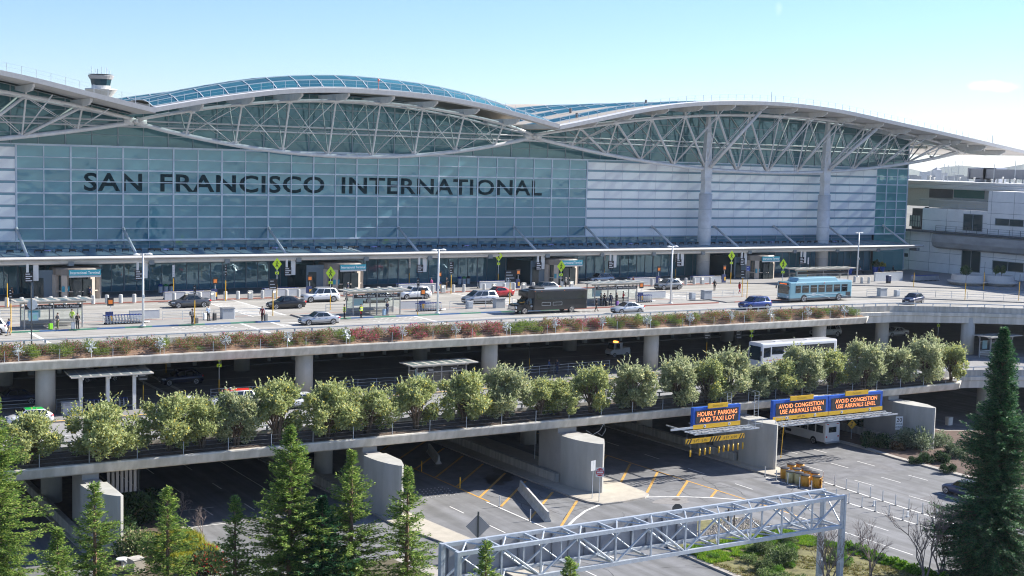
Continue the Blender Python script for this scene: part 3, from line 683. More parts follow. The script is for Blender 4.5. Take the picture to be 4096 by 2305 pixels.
brackets(nR+[213.3, 219], ER, rR, lambda x: min(tR(x), interp(ER, x)-.5) if x < 214 else interp(ER, x)-.6); brackets(nC, EC, rC, tC); brackets(nL, EL, rL, tL)
def stay(A, B, r, root):
    q = MB(); q.tube([A, B], r, 6); TB('roof_stay', q, STEELW, root, True)
for x in nR[:-1]: stay((x, YB, bR(x)+.2), (x+5.8, 175.4, interp(ER, x+7)-.75), .07, rR)
for x in nL: stay((x, YB, bL(x)+.2), (x+2.6, 175.6, interp(EL, x+2.6)-.7), .09, rL)
for x in (150.4, 178.4): stay((x+.2, 180.2, bR(x)+.3), (x+6.9, 175.5, interp(ER, x+7)-.9), .3, rR)
# daylit slots and service beams under the right tip, all as pale solid beams
for xx, y0, y1 in ((205.5, 176, 183), (210.5, 176, 183), (216, 176.5, 184), (207, 188, 196), (213, 188, 197)):
    m = MB(); a = interp(ER, xx)-.35; m.beam((xx, y0, a), (xx, y1, a), .4, .5)
    TB('soffit_beam', m, mat('soffit_beam', (.62, .62, .6), .5), rR)
# ---- two great columns
for x in (150.5, 178.5):
    m = MB(); m.cyl(x, 181, DZ, 28.1, 1.14, 28); c = TB('column', m, STEELW, None, True)
    m = MB(); 
    for z in (16.5, 19.8, 22.2, 25.4, 28.05): m.cyl(x, 181, z-.035, z+.035, 1.165, 28)
    TB('joint_ring', m, mat('joint_ring', (.40, .42, .45), .5), c)
    m = MB(); zt = tR(x)
    m.loft([[(x-a, 181-b, z), (x+a, 181-b, z), (x+a, 181+b, z), (x-a, 181+b, z)] for z, a, b in ((28.1, .78, .6), (30.2, .66, .55), (30.9, .78, .55), (32.2, .8, .5), (36, .62, .45), (zt-.5, .3, .3), (zt+.2, .28, .28))])
    for z in (30.3, 30.7): m.box(x-.88, x+.88, 180.3, 181.7, z, z+.1)
    for z in (33.6, 36, 38.6): m.box(x-.7*(43-z)/9, x+.7*(43-z)/9, 180.35, 180.6, z, z+.09)
    TB('mast', m, STEELW, c)
# ---- canopy over the kerb
CXR = 199.5
m = MB(); m.quad((9, 176.3, 19.05), (CXR-1, 176.3, 19.05), (CXR-3, FY+.5, 19.55), (9, FY+.5, 19.55)); cn = TB('canopy', m, wallglass('canopy_glass', (.19, .26, .31), (.23, .30, .35), 0, 1, .1))
m = MB(); m.prismx([(175.7, 19.14), (176.3, 19.16), (176.3, 18.86), (175.75, 18.8), (175.6, 18.95)], 9, CXR); m.loft([[(CXR-8, 176.5, 18.7), (CXR-8, 177.2, 18.7), (CXR-8, 177.2, 18.15), (CXR-8, 176.5, 18.15)], [(CXR-.5, 176, 18.85), (CXR-.5, 176.5, 18.85), (CXR-.5, 176.5, 18.7), (CXR-.5, 176, 18.7)]])
m.prismx([(176.5, 18.7), (177.2, 18.7), (177.3, 18.4), (177.1, 18.15), (176.6, 18.15), (176.4, 18.4)], 9, CXR-8); m.box(9, CXR-3, 183.2, 183.5, 18.9, 19.3)
TB('canopy_beam', m, mat('canopy_beam', (.60, .585, .56), .5, var=.08, scale=.8), cn)
m = MB()
for i in range(54): x = 10+i*3.5; m.beam((x, 176.3, 19.08), (x, FY+.4, 19.58), .06, .05)
for x in [11.2+10.41*k for k in range(19)]: m.box(x-.35, x+.35, 176.2, 178, 17.95, 18.5)
TB('canopy_rib', m, mat('canopy_rib', (.20, .23, .25), .5), cn)
for xp in (65, 492, 1073, 1593, 2057, 2342, 2608, 2857, 3095, 3310, 3532):
    x = at(xp, 870, Y=FY).x; m = MB(); m.tube([(x, FY-.1, 22.32), (x, 177.4, 19.1)], .19, 8); m.sphere((x, FY-.1, 22.32), .24, 8, 5); TB('canopy_strut', m, STEELW, cn, True)
m0 = MB(); m0.bbox(0, 0, .28, .85, .3, .24, 0, .05); m0.box(-.44, -.36, -.05, .05, 0, .2); m0.box(.36, .44, -.05, .05, 0, .2); fl = None; lit = None
x = 34.2; k = 0
while x < 196 and k < 92:
    if fl is None: fl = TB('floodlight', m0, BLACK, cn); base = fl
    else: fl = base.copy(); COL.objects.link(fl); adopt(fl, cn)
    fl.location = (x-T.location.x+T.location.x, 181.5, 19.40) if False else (x, 181.2, 19.36)
    x += 1.74; k += 1
    if k % 9 in (4,): x -= .84
for i in range(10):
    x = 40.6+i*15.7; m = MB(); m.bbox(x, 181.2, 19.62, .8, .3, .1)
    TB('tube_lamp', m, mat('violet_lamp', (.45, .38, .75), .4), cn)
# ---- four drum entrances
STONE = mat('entrance_stone', (.48, .41, .34), .5, var=.12, scale=2); TEAL = mat('teal_sign', (.02, .25, .34), .4)
EGL = mat('entrance_glass', (.02, .04, .045), .08)
for xp, lab in ((322, 0), (1393, 1), (2266, 2), (3060, 3)):
    x = at(xp, 1180, Y=175.5).x; y = 178.2; r = 3.0
    m = MB(); m.lathe([(r+.12, 16.75), (r+.2, 16.8), (r+.2, 17.55), (r+.05, 17.7), (.1, 17.85)], 24, (x, y)); e = TB('entrance_drum', m, mat('drum_bronze', (.22, .19, .16), .45))
    m = MB()
    for a in (-158, -128, -62, -28, 0, 40, 180): t = rad(a); m.bbox(x+r*math.cos(t), y+r*math.sin(t), 15.2, .5, .75, 3.2, t)
    for a in (-143, -105, -75, -45, -14): t = rad(a); m.bbox(x+(r-.03)*math.cos(t), y+(r-.03)*math.sin(t), 14.75, .14, 1.4, .12, t)
    TB('drum_pillar', m, STONE, e)
    m = MB(); m.cyl(x, y, ZB, 16.75, r-.25, 22); m.box(x-5.6, x-2.6, y-.8, FY+.5, ZB, 17.3); TB('drum_glass', m, EGL, e)
    m = MB(); m.box(x-5.7, x-2.7, y-.95, y-.85, ZB, 17.4); 
    TB('side_panel', m, mat('side_panel', (.10, .15, .19), .3), e)
    m = MB(); m.box(x-5.4, x-4.2, y-1.0, y-.96, ZB, 16.4); TB('side_door', m, EGL, e)
    m = MB(); a0 = rad(-90+26); dx, dy = math.sin(rad(8)), 0
    m.box(x-1.6, x+2.4, y-r-.42, y-r-.28, 16.85, 17.55); s = TB('entrance_sign', m, TEAL, e)
    m = MB(); m.text('International Terminal', (x-1.45, y-r-.42, 17.02), (1, 0, 0), (0, 0, 1), .36, wfit=3.7, bold=.01, depth=.008); TB('sign_text', m, TEXTW, s)
    m = MB(); m.box(x-1.6, x+2.4, y-r-.40, y-r-.3, 16.6, 16.84); TB('sign_strip', m, mat('grey_strip', (.4, .43, .46), .5), s)
    m = MB()
    for a in (-.62, .62): m.box(x+.2+a-.55, x+.2+a+.55, y-r-.06, y-r+.02, ZB+.05, 16.3)
    TB('entrance_door', m, mat('door_glass', (.05, .065, .065), .08), e)
    m = MB(); m.box(x-2.3, x-1.35, y-r+.38, y-r+.5, 14.7, 15.4); TB('notice_board', m, TEAL, e)
# ------------------------------------------------------------------ concrete wing to the right of the terminal
u5 = lambda x, y: (3296+x/2.197, 620+y/2.197)
r2 = lambda x, y: (3400+x/2.685, 560+y/2.685)
W = thing('concrete_wing', 'pale panelled concrete airport wing with rounded balcony to the right of the terminal', 'building', (206, 170, DZ))
WALLP = mat('concrete_panels', (.84, .83, .81), .6, var=.08, scale=.35); WGL = mat('wing_window', (.02, .045, .045), .08); WFR = mat('wing_frame', (.30, .33, .34), .5)
def WB(nm, mb, mt, par=None, sm=False):
    o = mb.build(nm, mt, None, sm)
    for v in o.data.vertices: v.co -= W.location
    adopt(o, par or W); return o
WX = 206
def yz(x, y, X=WX): p = at(*u5(x, y), X=X); return p.y, p.z
m = MB(); m.box(WX, WX+30, 118, 187, DZ, 21.2); m.box(WX+1.5, WX+30, 167.8, 183.5, 21.2, 25.8); m.box(WX+1.2, WX+30, 118, 167.8, 21.2, 29.6); wl = WB('wall', m, WALLP)
m = MB()
for z in (15.4, 17.4, 19.4): m.box(WX-.015, WX, 118, 186, z-.03, z+.03)
for y in range(120, 186, 5): m.box(WX-.015, WX, y-.03, y+.03, DZ, 21.2)
for z in (23.5,): m.box(WX+1.485, WX+1.5, 168, 183.5, z-.03, z+.03)
for y in (172, 177.5): m.box(WX+1.485, WX+1.5, y-.03, y+.03, 21.2, 25.8)
for z in (23.4, 25.5, 27.6): m.box(WX+1.185, WX+1.2, 118, 167.8, z-.03, z+.03)
for y in range(122, 168, 5): m.box(WX+1.185, WX+1.2, y-.03, y+.03, 21.2, 29.6)
WB('panel_joint', m, mat('wing_joint', (.25, .26, .27), .7), wl)
m = MB(); ye = 177.4; prof = lambda y0: [(WX+.3, y0, 21.25), (WX-1.9, y0, 21.25), (WX-2.3, y0, 21.0), (WX-2.4, y0, 19.6), (WX-2.0, y0, 18.7), (WX-1.1, y0, 18.35), (WX+.3, y0, 18.3)]
m.loft([[(x*.55+.45*WX+.1, y+.9, z*.75+.25*19.8) for x, y, z in prof(ye)], [(x*.9+.1*WX, y+.35, z*.93+.07*19.8) for x, y, z in prof(ye)], prof(ye-.6), prof(118)]); WB('balcony', m, mat('weathered_concrete', (.33, .33, .33), .85, var=.25, scale=.5, stretch=(1, .5, 2), bump=.1))
m = MB(); m.box(WX-2.35, WX+1.4, 118, 186.5, 21.27, 21.55); WB('ledge', m, mat('ledge_dark', (.07, .085, .095), .7, var=.3, scale=.8))
m = MB(); y = 177.0
while y > 118: m.cyl(WX-2.0, y, 21.5, 22.7, .05, 5); y -= 2.4
for h in (21.9, 22.3, 22.7): m.tube([(WX-2, 177, h), (WX-2, 118, h)], .03, 4)
WB('balcony_railing', m, DARK)
def win(a, b, c, d, n, name='window', X=WX):      # pixel box -> window with panes on plane X
    (y0, z0), (y1, z1) = yz(a, d, X), yz(c, b, X)
    m = MB(); m.box(X-.04, X+.02, y1, y0, z0, z1); o = WB(name, m, WGL)
    m = MB(); m.box(X-.09, X-.0405, y1-.08, y0+.08, z1, z1+.1); m.box(X-.09, X-.0405, y1-.08, y0+.08, z0-.1, z0)
    for i in range(n+1): y = y1+(y0-y1)*i/n; m.box(X-.09, X-.0405, y-.06, y+.06, z0, z1)
    WB('frame', m, WFR, o); return o
win(1205, 850, 1380, 1015, 2); win(1480, 955, 1758, 1005, 2); win(1222, 530, 1398, 660, 2, X=WX+1.5); win(1505, 575, 1758, 615, 2, X=WX+1.2)
m = MB(); (y0, z0), (y1, z1) = yz(760, 625, WX+1.5), yz(855, 535, WX+1.5); m.box(WX+1.3, WX+1.48, y1, y0, z0, z1); o = WB('window', m, mat('pale_window', (.42, .42, .36), .2))
m = MB()
for i in range(5): y = y1+(y0-y1)*i/4; m.box(WX+1.2, WX+1.29, y-.05, y+.05, z0, z1)
m.box(WX+1.2, WX+1.29, y1, y0, (z0+z1)/2-.05, (z0+z1)/2+.05); WB('frame', m, DARK, o)
m = MB(); m.box(WX+2.5, WX+4, 183.6, 187, 21.5, 25.6); m.box(WX+2, WX+2.5, 182.8, 183.5, 21.5, 26); WB('recess', m, mat('recess_dark', (.05, .05, .05), .8))
m = MB(); m.box(WX-.06, WX, *sorted((yz(700, 890)[0], yz(738, 890)[0])), yz(700, 893)[1], yz(700, 862)[1]); WB('vent_grille', m, DARK)
# set-back storey with the long eaves
m = MB(); m.box(WX+12, WX+30, 118, 215, 25.8, 29.4); up2 = WB('upper_storey', m, mat('upper_panels', (.66, .63, .58), .6, var=.06))
m = MB(); m.box(WX+9, WX+40, 118, 222, 29.5, 30.35); m.box(WX+8.6, WX+9, 118, 222, 29.75, 30.1); m.box(WX+11, WX+40, 118, 222, 30.4, 31.0); WB('roof', m, mat('eaves_metal', (.72, .71, .69), .45, var=.05))
Xu = WX+12
(y0, z0), (y1, z1) = [(p.y, p.z) for p in (at(*u5(925, 375), X=Xu), at(*u5(1137, 290), X=Xu))]
m = MB(); n = 14
for i in range(n): z = z0+(z1-z0)*i/n; m.box(Xu-.12, Xu-.03, y1, y0, z, z+(z1-z0)/n*.6)
m.box(Xu-.03, Xu-.005, y1, y0, z0, z1); WB('louvre', m, mat('louvre_grey', (.15, .145, .15), .6), up2)
(y0, z0), (y1, z1) = [(p.y, p.z) for p in (at(*u5(1142, 375), X=Xu), at(*u5(1414, 298), X=Xu))]
m = MB(); m.box(Xu-.08, Xu-.005, y1, y0, z0, z1); o = WB('window', m, mat('green_window', (.10, .22, .18), .15), up2)
# roof terrace bits: service rails on the terrace
m = MB()
for zz in (26.4, 26.9): m.tube([(WX+4, 168.5, zz), (WX+4, 183, zz)], .04, 4)
for y in range(169, 184, 2): m.cyl(WX+4, y, 25.8, 26.9, .04, 5)
WB('terrace_railing', m, mat('cream_rail', (.55, .5, .4), .5))
m = MB(); m.box(WX+6, WX+11.9, 168, 186, 25.85, 27.2); m.box(WX+5.4, WX+11.95, 168, 188, 27.2, 27.45); WB('terrace_block', m, mat('terrace_white', (.55, .53, .49), .6))
# ---- passenger bridge-like duct on the roof
J = thing('roof_duct', 'long grey ribbed service duct on steel legs above the concrete wing roof', 'duct', (WX+26, 160, 31))
p0, p1 = at(*r2(1275, 360), X=WX+26), at(*r2(1869, 365), X=WX+26)
m = MB(); m.box(WX+26, WX+29, 110, p0.y, p0.z-.95, p0.z+1.0); m.build('duct_body', mat('duct_grey', (.26, .28, .32), .5, var=.06), J, world=True)
y = p0.y
for k in range(5): m = MB(); m.box(WX+25.7, WX+29.3, y-.35, y+.05, p0.z-1.15, p0.z+1.15); y -= 3.4; m.build('duct_rib', mat('duct_rib', (.20, .22, .26), .5), J, world=True); m = MB(); y = p0.y-4
while y > 112: m.box(WX+26.3, WX+26.6, y-.15, y+.15, 31, p0.z-.96); m.box(WX+28.3, WX+28.6, y-.15, y+.15, 31, p0.z-.96); y -= 3.1
m.build('duct_leg', GALV, J, world=True); m = MB(); m.box(WX+29.6, WX+33, p0.y-4, p0.y+1.2, 31, p0.z+1.3); m.build('plant_box', mat('plant_grey', (.40, .43, .50), .5), J, world=True)
m0 = None
for (a, b, h) in ((862, 385, 1.8), (905, 400, 1.2), (1180, 400, 1.5), (1335, 420, 1.6), (1520, 425, 1.2), (1640, 425, 2.0), (1765, 430, 1.6)):
    p = at(*r2(a, 440), X=WX+22); t = thing('roof_exhaust', 'small white mushroom exhaust cowl on the concrete wing roof', 'vent', (p.x, p.y, 31.0), 0, 'white exhaust cowls on the wing roof')
    m = MB(); m.lathe([(.08, 0), (.08, h*.4), (.2, h*.45), (.23, h*.55), (.07, h*.65)], 8); m.build('cowl', WHITE, t)
for i, (a, top, kind) in enumerate(((1015, 255, 'single tall whip'), (1058, 265, 'second tall whip'), (1168, 270, 'forked twin-rod'), (1127, 350, 'low cross-shaped'), (1781, 220, 'thick collared'), (862, 330, 'short thin'), (1552, 260, 'lone thin'))):
    p = at(*r2(a, top), X=WX+24); t = thing('antenna_mast', kind+' antenna mast on the concrete wing roof', 'antenna', (p.x, p.y, 31.0), 0, 'antenna masts on the wing roof')
    m = MB(); m.cyl(0, 0, 0, p.z-31, .07, 6); m.build('mast', GALV, t)
    if i in (2, 3): m = MB(); h = p.z-31; m.tube([(0, -.9, h*.95), (0, .9, h*.95)], .06, 5); m.cyl(0, -.9, h*.95, h+.9, .05, 5); m.cyl(0, .9, h*.95, h+.9, .05, 5); m.build('crossbar', GALV, t)
# ------------------------------------------------------------------ control tower behind the roof
c1 = lambda x, y: (x/2.339, 200+y/2.339)
TY = 380.0; pc = at(*c1(945, 300), Y=TY); k = (at(*c1(1090, 260), Y=TY)-at(*c1(800, 260), Y=TY)).length/2; k *= .84
zt = lambda y: at(*c1(945, y), Y=TY).z
t = thing('control_tower', 'white airport control tower with dark glazed cab and antennas behind the left roof', 'control tower', (pc.x, TY, 0))
m = MB(); m.lathe([(k*.62, -.1), (k*.62, zt(470)), (k*.85, zt(430)), (k*1.22, zt(372)), (k*1.2, zt(365)), (k*.7, zt(360)), (k*.72, zt(335))], 24); m.build('shaft', mat('tower_white', (.6, .6, .58), .5, var=.05), t)
m = MB(); m.lathe([(k*.72, zt(335)), (k*.83, zt(275))], 10); m.build('cab_glass', mat('tower_glass', (.01, .05, .07), .08), t)
m = MB(); m.lathe([(k*.85, zt(275)), (k*.98, zt(245)), (k*.98, zt(240)), (k*.5, zt(236))], 24); m.build('cab_roof', mat('tower_grey', (.40, .40, .41), .5), t)
m = MB()
for a, h in ((.9, 80), (1.6, 70), (2.4, 60), (3.1, 82), (3.9, 55), (4.6, 80), (5.4, 65), (6.1, 78), (.2, 50)):
    r_ = k*RN.uniform(.35, .9); m.cyl(r_*math.cos(a), r_*math.sin(a), zt(240), zt(240-h), .09, 5)
m.lathe([(k*.96, zt(232)), (k*.97, zt(230))], 20); m.build('antenna_cluster', GALV, t)
# ------------------------------------------------------------------ far city, hills, trees at the horizon
HILL = mat('far_hills', (.10, .12, .10), .9, var=.3, scale=.004)
m = MB(); n = 60; vs = []; fs = []
for i in range(n+1):
    a = rad(38+i*.75); R_ = 3600
    h = 20+14*abs(math.sin(i*.9))+10*math.sin(i*.37+1)+RN.uniform(0, 7)
    vs += [(R_*math.sin(a), R_*math.cos(a), -2), (R_*1.06*math.sin(a), R_*1.06*math.cos(a), h+14), (R_*1.35*math.sin(a), R_*1.35*math.cos(a), h*.5)]
for i in range(n):
    for j in range(2): fs.append((i*3+j, i*3+j+1, i*3+j+4, i*3+j+3))
m.add(vs, fs); struct('hills', m, HILL)
def far(px, py_top, wpx, Y, label, roof=None, name='far_building', c=(.35, .36, .38)):
    p = at(px, py_top, Y=Y); wd = wpx*p.length/FPX; t = thing(name, label, 'building', (p.x, p.y, 0))
    m = MB(); m.bbox(0, 0, p.z/2*(.86 if roof else 1), wd, wd*.8, p.z*(.86 if roof else 1), rad(-20)); m.build('wall', mat(name+label[:6], c, .8), t)
    if roof: m = MB(); m.loft([[(sx*wd*.5, sy*wd*.4, p.z*.86) for sx, sy in ((-1, -1), (1, -1), (1, 1), (-1, 1))], [(sx*wd*.06, sy*wd*.06, p.z) for sx, sy in ((-1, -1), (1, -1), (1, 1), (-1, 1))]]); m.build('roof', mat('far_roof', (.25, .26, .28), .8), t)
far(3748, 670, 28, 2300, 'far hazy tower block with pitched top on the skyline', True)
far(3702, 688, 34, 2300, 'far hazy low pale block left of the skyline tower', c=(.45, .46, .48)); far(3775, 692, 22, 2300, 'far hazy block just right of the skyline tower', c=(.42, .42, .43))
for i, (px, hh, wd) in enumerate(((3650, 700, 26), (3672, 705, 20), (3725, 702, 24), (3800, 704, 30), (3835, 700, 30), (3862, 706, 22))): far(px, hh, wd, 1700, ['far grey shed at the left end of the skyline strip', 'far small shed second along the skyline', 'far shed below the skyline tower', 'far shed right of the skyline tower', 'far long shed near the roof antennas', 'far small shed beside the grey duct'][i], c=(.22, .23, .24))
H_ = bpy.data.materials.new('haze'); H_.use_nodes = True; nt = H_.node_tree; nt.nodes.remove(nt.nodes['Principled BSDF'])
v = nt.nodes.new('ShaderNodeVolumePrincipled'); v.inputs['Color'].default_value = (.80, .88, 1, 1); v.inputs['Density'].default_value = .00006; v.inputs['Anisotropy'].default_value = .3
nt.links.new(v.outputs[0], nt.nodes['Material Output'].inputs['Volume'])
# ------------------------------------------------------------------ planting
BARK = mat('bark', (.14, .10, .07), .9, var=.3, scale=6)
OLIVE = leafmat('olive_leaves', [(0, (.20, .25, .09)), (.35, (.34, .39, .15)), (.66, (.44, .49, .24)), (.92, (.53, .55, .27)), (.965, (.66, .57, .12)), (1, (.74, .58, .10))], .45)
OLIVE2 = leafmat('grey_olive_leaves', [(0, (.20, .25, .12)), (.4, (.35, .39, .21)), (.75, (.47, .50, .30)), (.95, (.55, .55, .32)), (1, (.65, .55, .18))], .45)
CONIF = leafmat('redwood_needles', [(0, (.07, .15, .035)), (.4, (.17, .29, .06)), (.75, (.30, .41, .09)), (1, (.47, .53, .15))], .5)
CONID = leafmat('dark_needles', [(0, (.018, .075, .034)), (.5, (.045, .14, .055)), (.85, (.09, .22, .075)), (1, (.17, .32, .10))], .35)
def rdir(r=RN):
    while True:
        v = Vector((r.uniform(-1, 1), r.uniform(-1, 1), r.uniform(-1, 1)))
        if .05 < v.length < 1: return v.normalized()
def leaf(m, p, d, l, w_, n=None):
    """one pointed leaf clump: four-sided blade along d"""
    s = d.cross(n if n is not None else rdir());
    if s.length < 1e-3: return
    s = s.normalized()*w_
    a = p+d*l*.45
    m.add([p, a+s, p+d*l, a-s], [(0, 1, 2, 3)])
def olive_crown(seed, wd, ht, n):
    r = random.Random(seed); m = MB(); tr = MB(); lobes = []
    lean = Vector((r.uniform(-.5, .5), r.uniform(-.3, .3), 0))
    for i in range(24):
        a = r.uniform(0, 6.28); u = r.random(); z = .75+u*(ht-1.35); env = wd*.5*math.sqrt(max(.06, 1-(abs(u-.42)/.66)**2.2))
        rr = env*r.uniform(.45, .92); lobes.append((Vector((rr*math.cos(a), rr*math.sin(a), z))+lean*u, r.uniform(.42, .85)*wd/5.0))
    for k in range(5): lobes.append((Vector((r.uniform(-.6, .6), r.uniform(-.6, .6), ht*r.uniform(.5, .88)))+lean, r.uniform(.5, .8)*wd/5))
    for c, rad_ in lobes:
        for _ in range(n//len(lobes)):
            d = rdir(r); p = c+d*rad_*(.35+.65*r.random()**.5)
            if p.z < .25: continue
            dd = (d*.7+rdir(r)*.8+Vector((0, 0, .35))).normalized(); leaf(m, p, dd, r.uniform(.17, .34), r.uniform(.06, .10), rdir(r))
        for _ in range(6):       # whip shoots sticking out
            d = (rdir(r)+Vector((0, 0, .9))).normalized(); p = c+d*rad_*.9; L_ = r.uniform(.07, .17)
            for q in range(8): leaf(m, p+d*q*L_, (d+rdir(r)*.8).normalized(), .22, .07, rdir(r))
    for k in range(5):
        a = r.uniform(0, 6.28); b = Vector((.12*math.cos(a), .12*math.sin(a), 0)); pts = [b]
        for q in range(1, 5): pts.append(Vector((math.cos(a)*q*.24+r.uniform(-.1, .1), math.sin(a)*q*.24+r.uniform(-.1, .1), q*ht*.19)))
        tr.tube(pts, [.13, .10, .08, .05, .02], 6)
        for c, _ in lobes[k::5]: tr.tube([pts[1], (pts[2]+c)/2+Vector((0, 0, -.15)), c], [.05, .035, .012], 5)
    return m, tr
protos = []
for i, (wd, ht, mt) in enumerate(((4.9, 4.9, OLIVE), (4.3, 5.3, OLIVE), (5.3, 4.7, OLIVE), (4.7, 5.1, OLIVE2), (4.4, 4.7, OLIVE2))):
    m, tr = olive_crown(40+i, wd, ht, 9200)
    protos.append((m, tr, mt, [None]))
def olive_tree(i, loc, rz, s, label):
    m, tr, mt, base = protos[i]
    if base[0] is None:
        t = thing('olive_tree', label, 'tree', loc, rz, 'olive trees along the lower planter'); m.build('crown', mt, t); tr.build('trunk', BARK, t, True); base[0] = t
    else: t = copy_tree(base[0])
    place(t, loc, rz, label, s); t['group'] = 'olive trees along the lower planter'
    return t
ox = [(72, 0, .9), (260, 2, 1.08), (420, 0, .98), (505, 1, .86), (588, 3, .92), (690, 1, 1.05), (815, 0, 1.0), (922, 2, .98), (1040, 1, 1.0), (1165, 0, 1.02), (1272, 3, 1.06), (1352, 1, .76), (1402, 0, .78), (1478, 1, .98), (1582, 4, 1.1), (1690, 3, 1.0), (1765, 1, .92), (1832, 3, 1.06), (1905, 4, .90), (1952, 0, .84), (2008, 3, 1.1), (2085, 1, .95), (2160, 3, 1.1), (2240, 4, 1.08), (2312, 3, 1.06), (2378, 1, .9)]
OLN = ['yellow-tinged olive tree at the left end of the planter, half behind the big conifer', 'wide olive tree by the green and white taxi', 'rounded olive tree right of the thin tall shelter posts', 'narrow olive tree in front of the white taxi cab', 'olive tree in front of the red and white taxi', 'tall olive tree left of the second upper column', 'olive tree just right of the small white hatchback', 'wide olive tree below the second upper column', 'tall yellowish olive tree left of the taxi shelter', 'olive tree at the right foot of the taxi shelter', 'large olive tree below the third upper column', 'small olive tree just right of the largest middle one', 'small yellow olive tree beside two waiting people', 'tall olive tree left of the white service truck', 'large olive tree below the white service truck', 'olive tree below the fourth upper column', 'slim olive tree right of the fourth upper column', 'large grey-green olive tree above the hourly parking board', 'greyish olive tree at the nose of the white coach', 'small olive tree under the coach windscreen', 'large olive tree in front of the coach side', 'slim olive tree at the tail of the white coach', 'large olive tree behind the right message board', 'dense grey olive tree right of the message boards', 'tall olive tree under the lower crossing sign at right', 'olive tree at the right end of the planter']
for k, (x, i, s) in enumerate(ox):
    xx = x*1.5901; p = at(xx, 1560+ (1-xx/4096)*330, Y=115.2)
    olive_tree(i, (p.x, 114.8+RN.uniform(-.35, .35), 6.6), RN.uniform(0, 6.28), (s*RN.uniform(1.04, 1.16), s*RN.uniform(1.0, 1.12), s*RN.uniform(.94, 1.04)), OLN[k])
olive_tree(1, (14.5, 114.8, 6.6), 1.0, 1.0, 'olive tree beyond the left picture edge, next along the planter')
# ---- conifers in the foreground
def conifer(seed, H, R, mt, dens, gap=.0):
    r = random.Random(seed); m = MB(); tr = MB(); w = MB()
    tr.tube([(0, 0, 0), (.03, 0, H*.5), (0, 0, H*.99)], [.028*H*.62, .013*H, .012], 8)
    n = int(H*dens)
    for i in range(n):
        u = (i+r.random())/n; u = u**1.08; z = .25+u*(H-.25); a = r.uniform(0, 6.28)
        L = R*(1-u)**1.0*1.12*r.choice((r.uniform(.45, .8), r.uniform(.8, 1.15), r.uniform(.9, 1.22)))+.14; bump = .86+.22*math.sin(u*19+seed); L *= bump
        rise = -.15+.75*u+r.uniform(-.12, .12)
        dirh = Vector((math.cos(a), math.sin(a), 0)); p0 = Vector((0, 0, z)); pts = []
        K = max(3, int(L/.22))
        for q in range(K+1):
            t = q/K; pts.append(p0+dirh*L*t+Vector((0, 0, L*(rise*t-.28*t*t+(.22*t**3)))))
        w.tube([pts[0], pts[K//2], pts[-1]], [.012+.012*L*.5, .012+.003*L, .006], 4, cap=False)
        for q in range(1, K+1):
            t = q/K
            if t < .14+.1*r.random() and L > .8 and r.random() < .7: continue
            d = (pts[q]-pts[q-1]).normalized()
            side = d.cross(Vector((0, 0, 1))).normalized()
            nn = 9 if L > .7 else 6
            for j in range(nn):
                sgn = r.choice((-1, 1)); dd = (d*r.uniform(.5, 1.1)+side*sgn*r.uniform(.2, 1.0)+Vector((0, 0, r.uniform(-.45, .35)))).normalized()
                ll = r.uniform(.17, .38)*(1.15-.35*t); leaf(m, pts[q]+rdir(r)*.11, dd, ll, .028+.075*ll, Vector((0, 0, 1))+rdir(r)*.7)
    d = Vector((0, 0, 1))
    for q in range(26): leaf(m, Vector((0, 0, H-.9+q*.035)), (d*.8+rdir(r)*.5).normalized(), .2, .03)
    return m, tr, w
def conifer_tree(seed, tip, H, R, label, mt=CONIF, dens=40, clone=None, rz=0, s=1):
    k = (tip[1]-( .026*tip[0]+594)); dep = FPX*(CZ-H*s if False else CZ-H)/k; p = at(tip[0], tip[1], z=H)
    t = thing('conifer', label, 'tree', (p.x, p.y, 0), rz, 'young redwood trees in the foreground')
    m, tr, w = conifer(seed, H, R, mt, dens)
    m.build('foliage', mt, t); tr.build('trunk', mat('redwood_bark', (.20, .12, .075), .9, var=.3, scale=5), t, True); w.build('branches', mat('branch_wood', (.16, .11, .07), .9), t)
    return t
c = conifer_tree
c(1, (-25, 1585), 15.0, 5.0, 'big bushy bright green conifer at the left edge', dens=33)
c(2, (377, 1940), 9.6, 3.2, 'slim young conifer with visible pale trunk in front of the leftmost pier', dens=28)
c(3, (669, 1955), 9.4, 3.3, 'young conifer rising from the yellow shrubs left of centre', dens=28)
c(4, (940, 1992), 9.0, 2.5, 'thin conifer top just left of the tallest foreground conifer', dens=24)
c(5, (1163, 1710), 13.8, 4.9, 'tallest full conifer in the left foreground, tip above the lower deck edge', dens=46)
c(6, (1408, 1806), 12.0, 3.8, 'tall conifer in front of the second pier', dens=33)
c(7, (1632, 1877), 10.4, 3.2, 'sparse conifer between the second pier and the truss gantry', dens=25)
c(8, (1945, 2178), 8.9, 2.4, 'little conifer top in front of the left end of the truss gantry', dens=28)
c(9, (2283, 2240), 8.5, 2.2, 'lowest conifer sprig poking up before the truss gantry', dens=26)
c(10, (4018, 1318), 20.5, 4.7, 'huge dark conifer filling the right edge', CONID, 110)
c(12, (1290, 1990), 9.0, 3.4, 'dark conifer crowded between the two tall foreground conifers', CONID, 60)
c(13, (230, 2120), 8.0, 2.8, 'low dark green conifer beside the big left edge one', CONIF, 32)
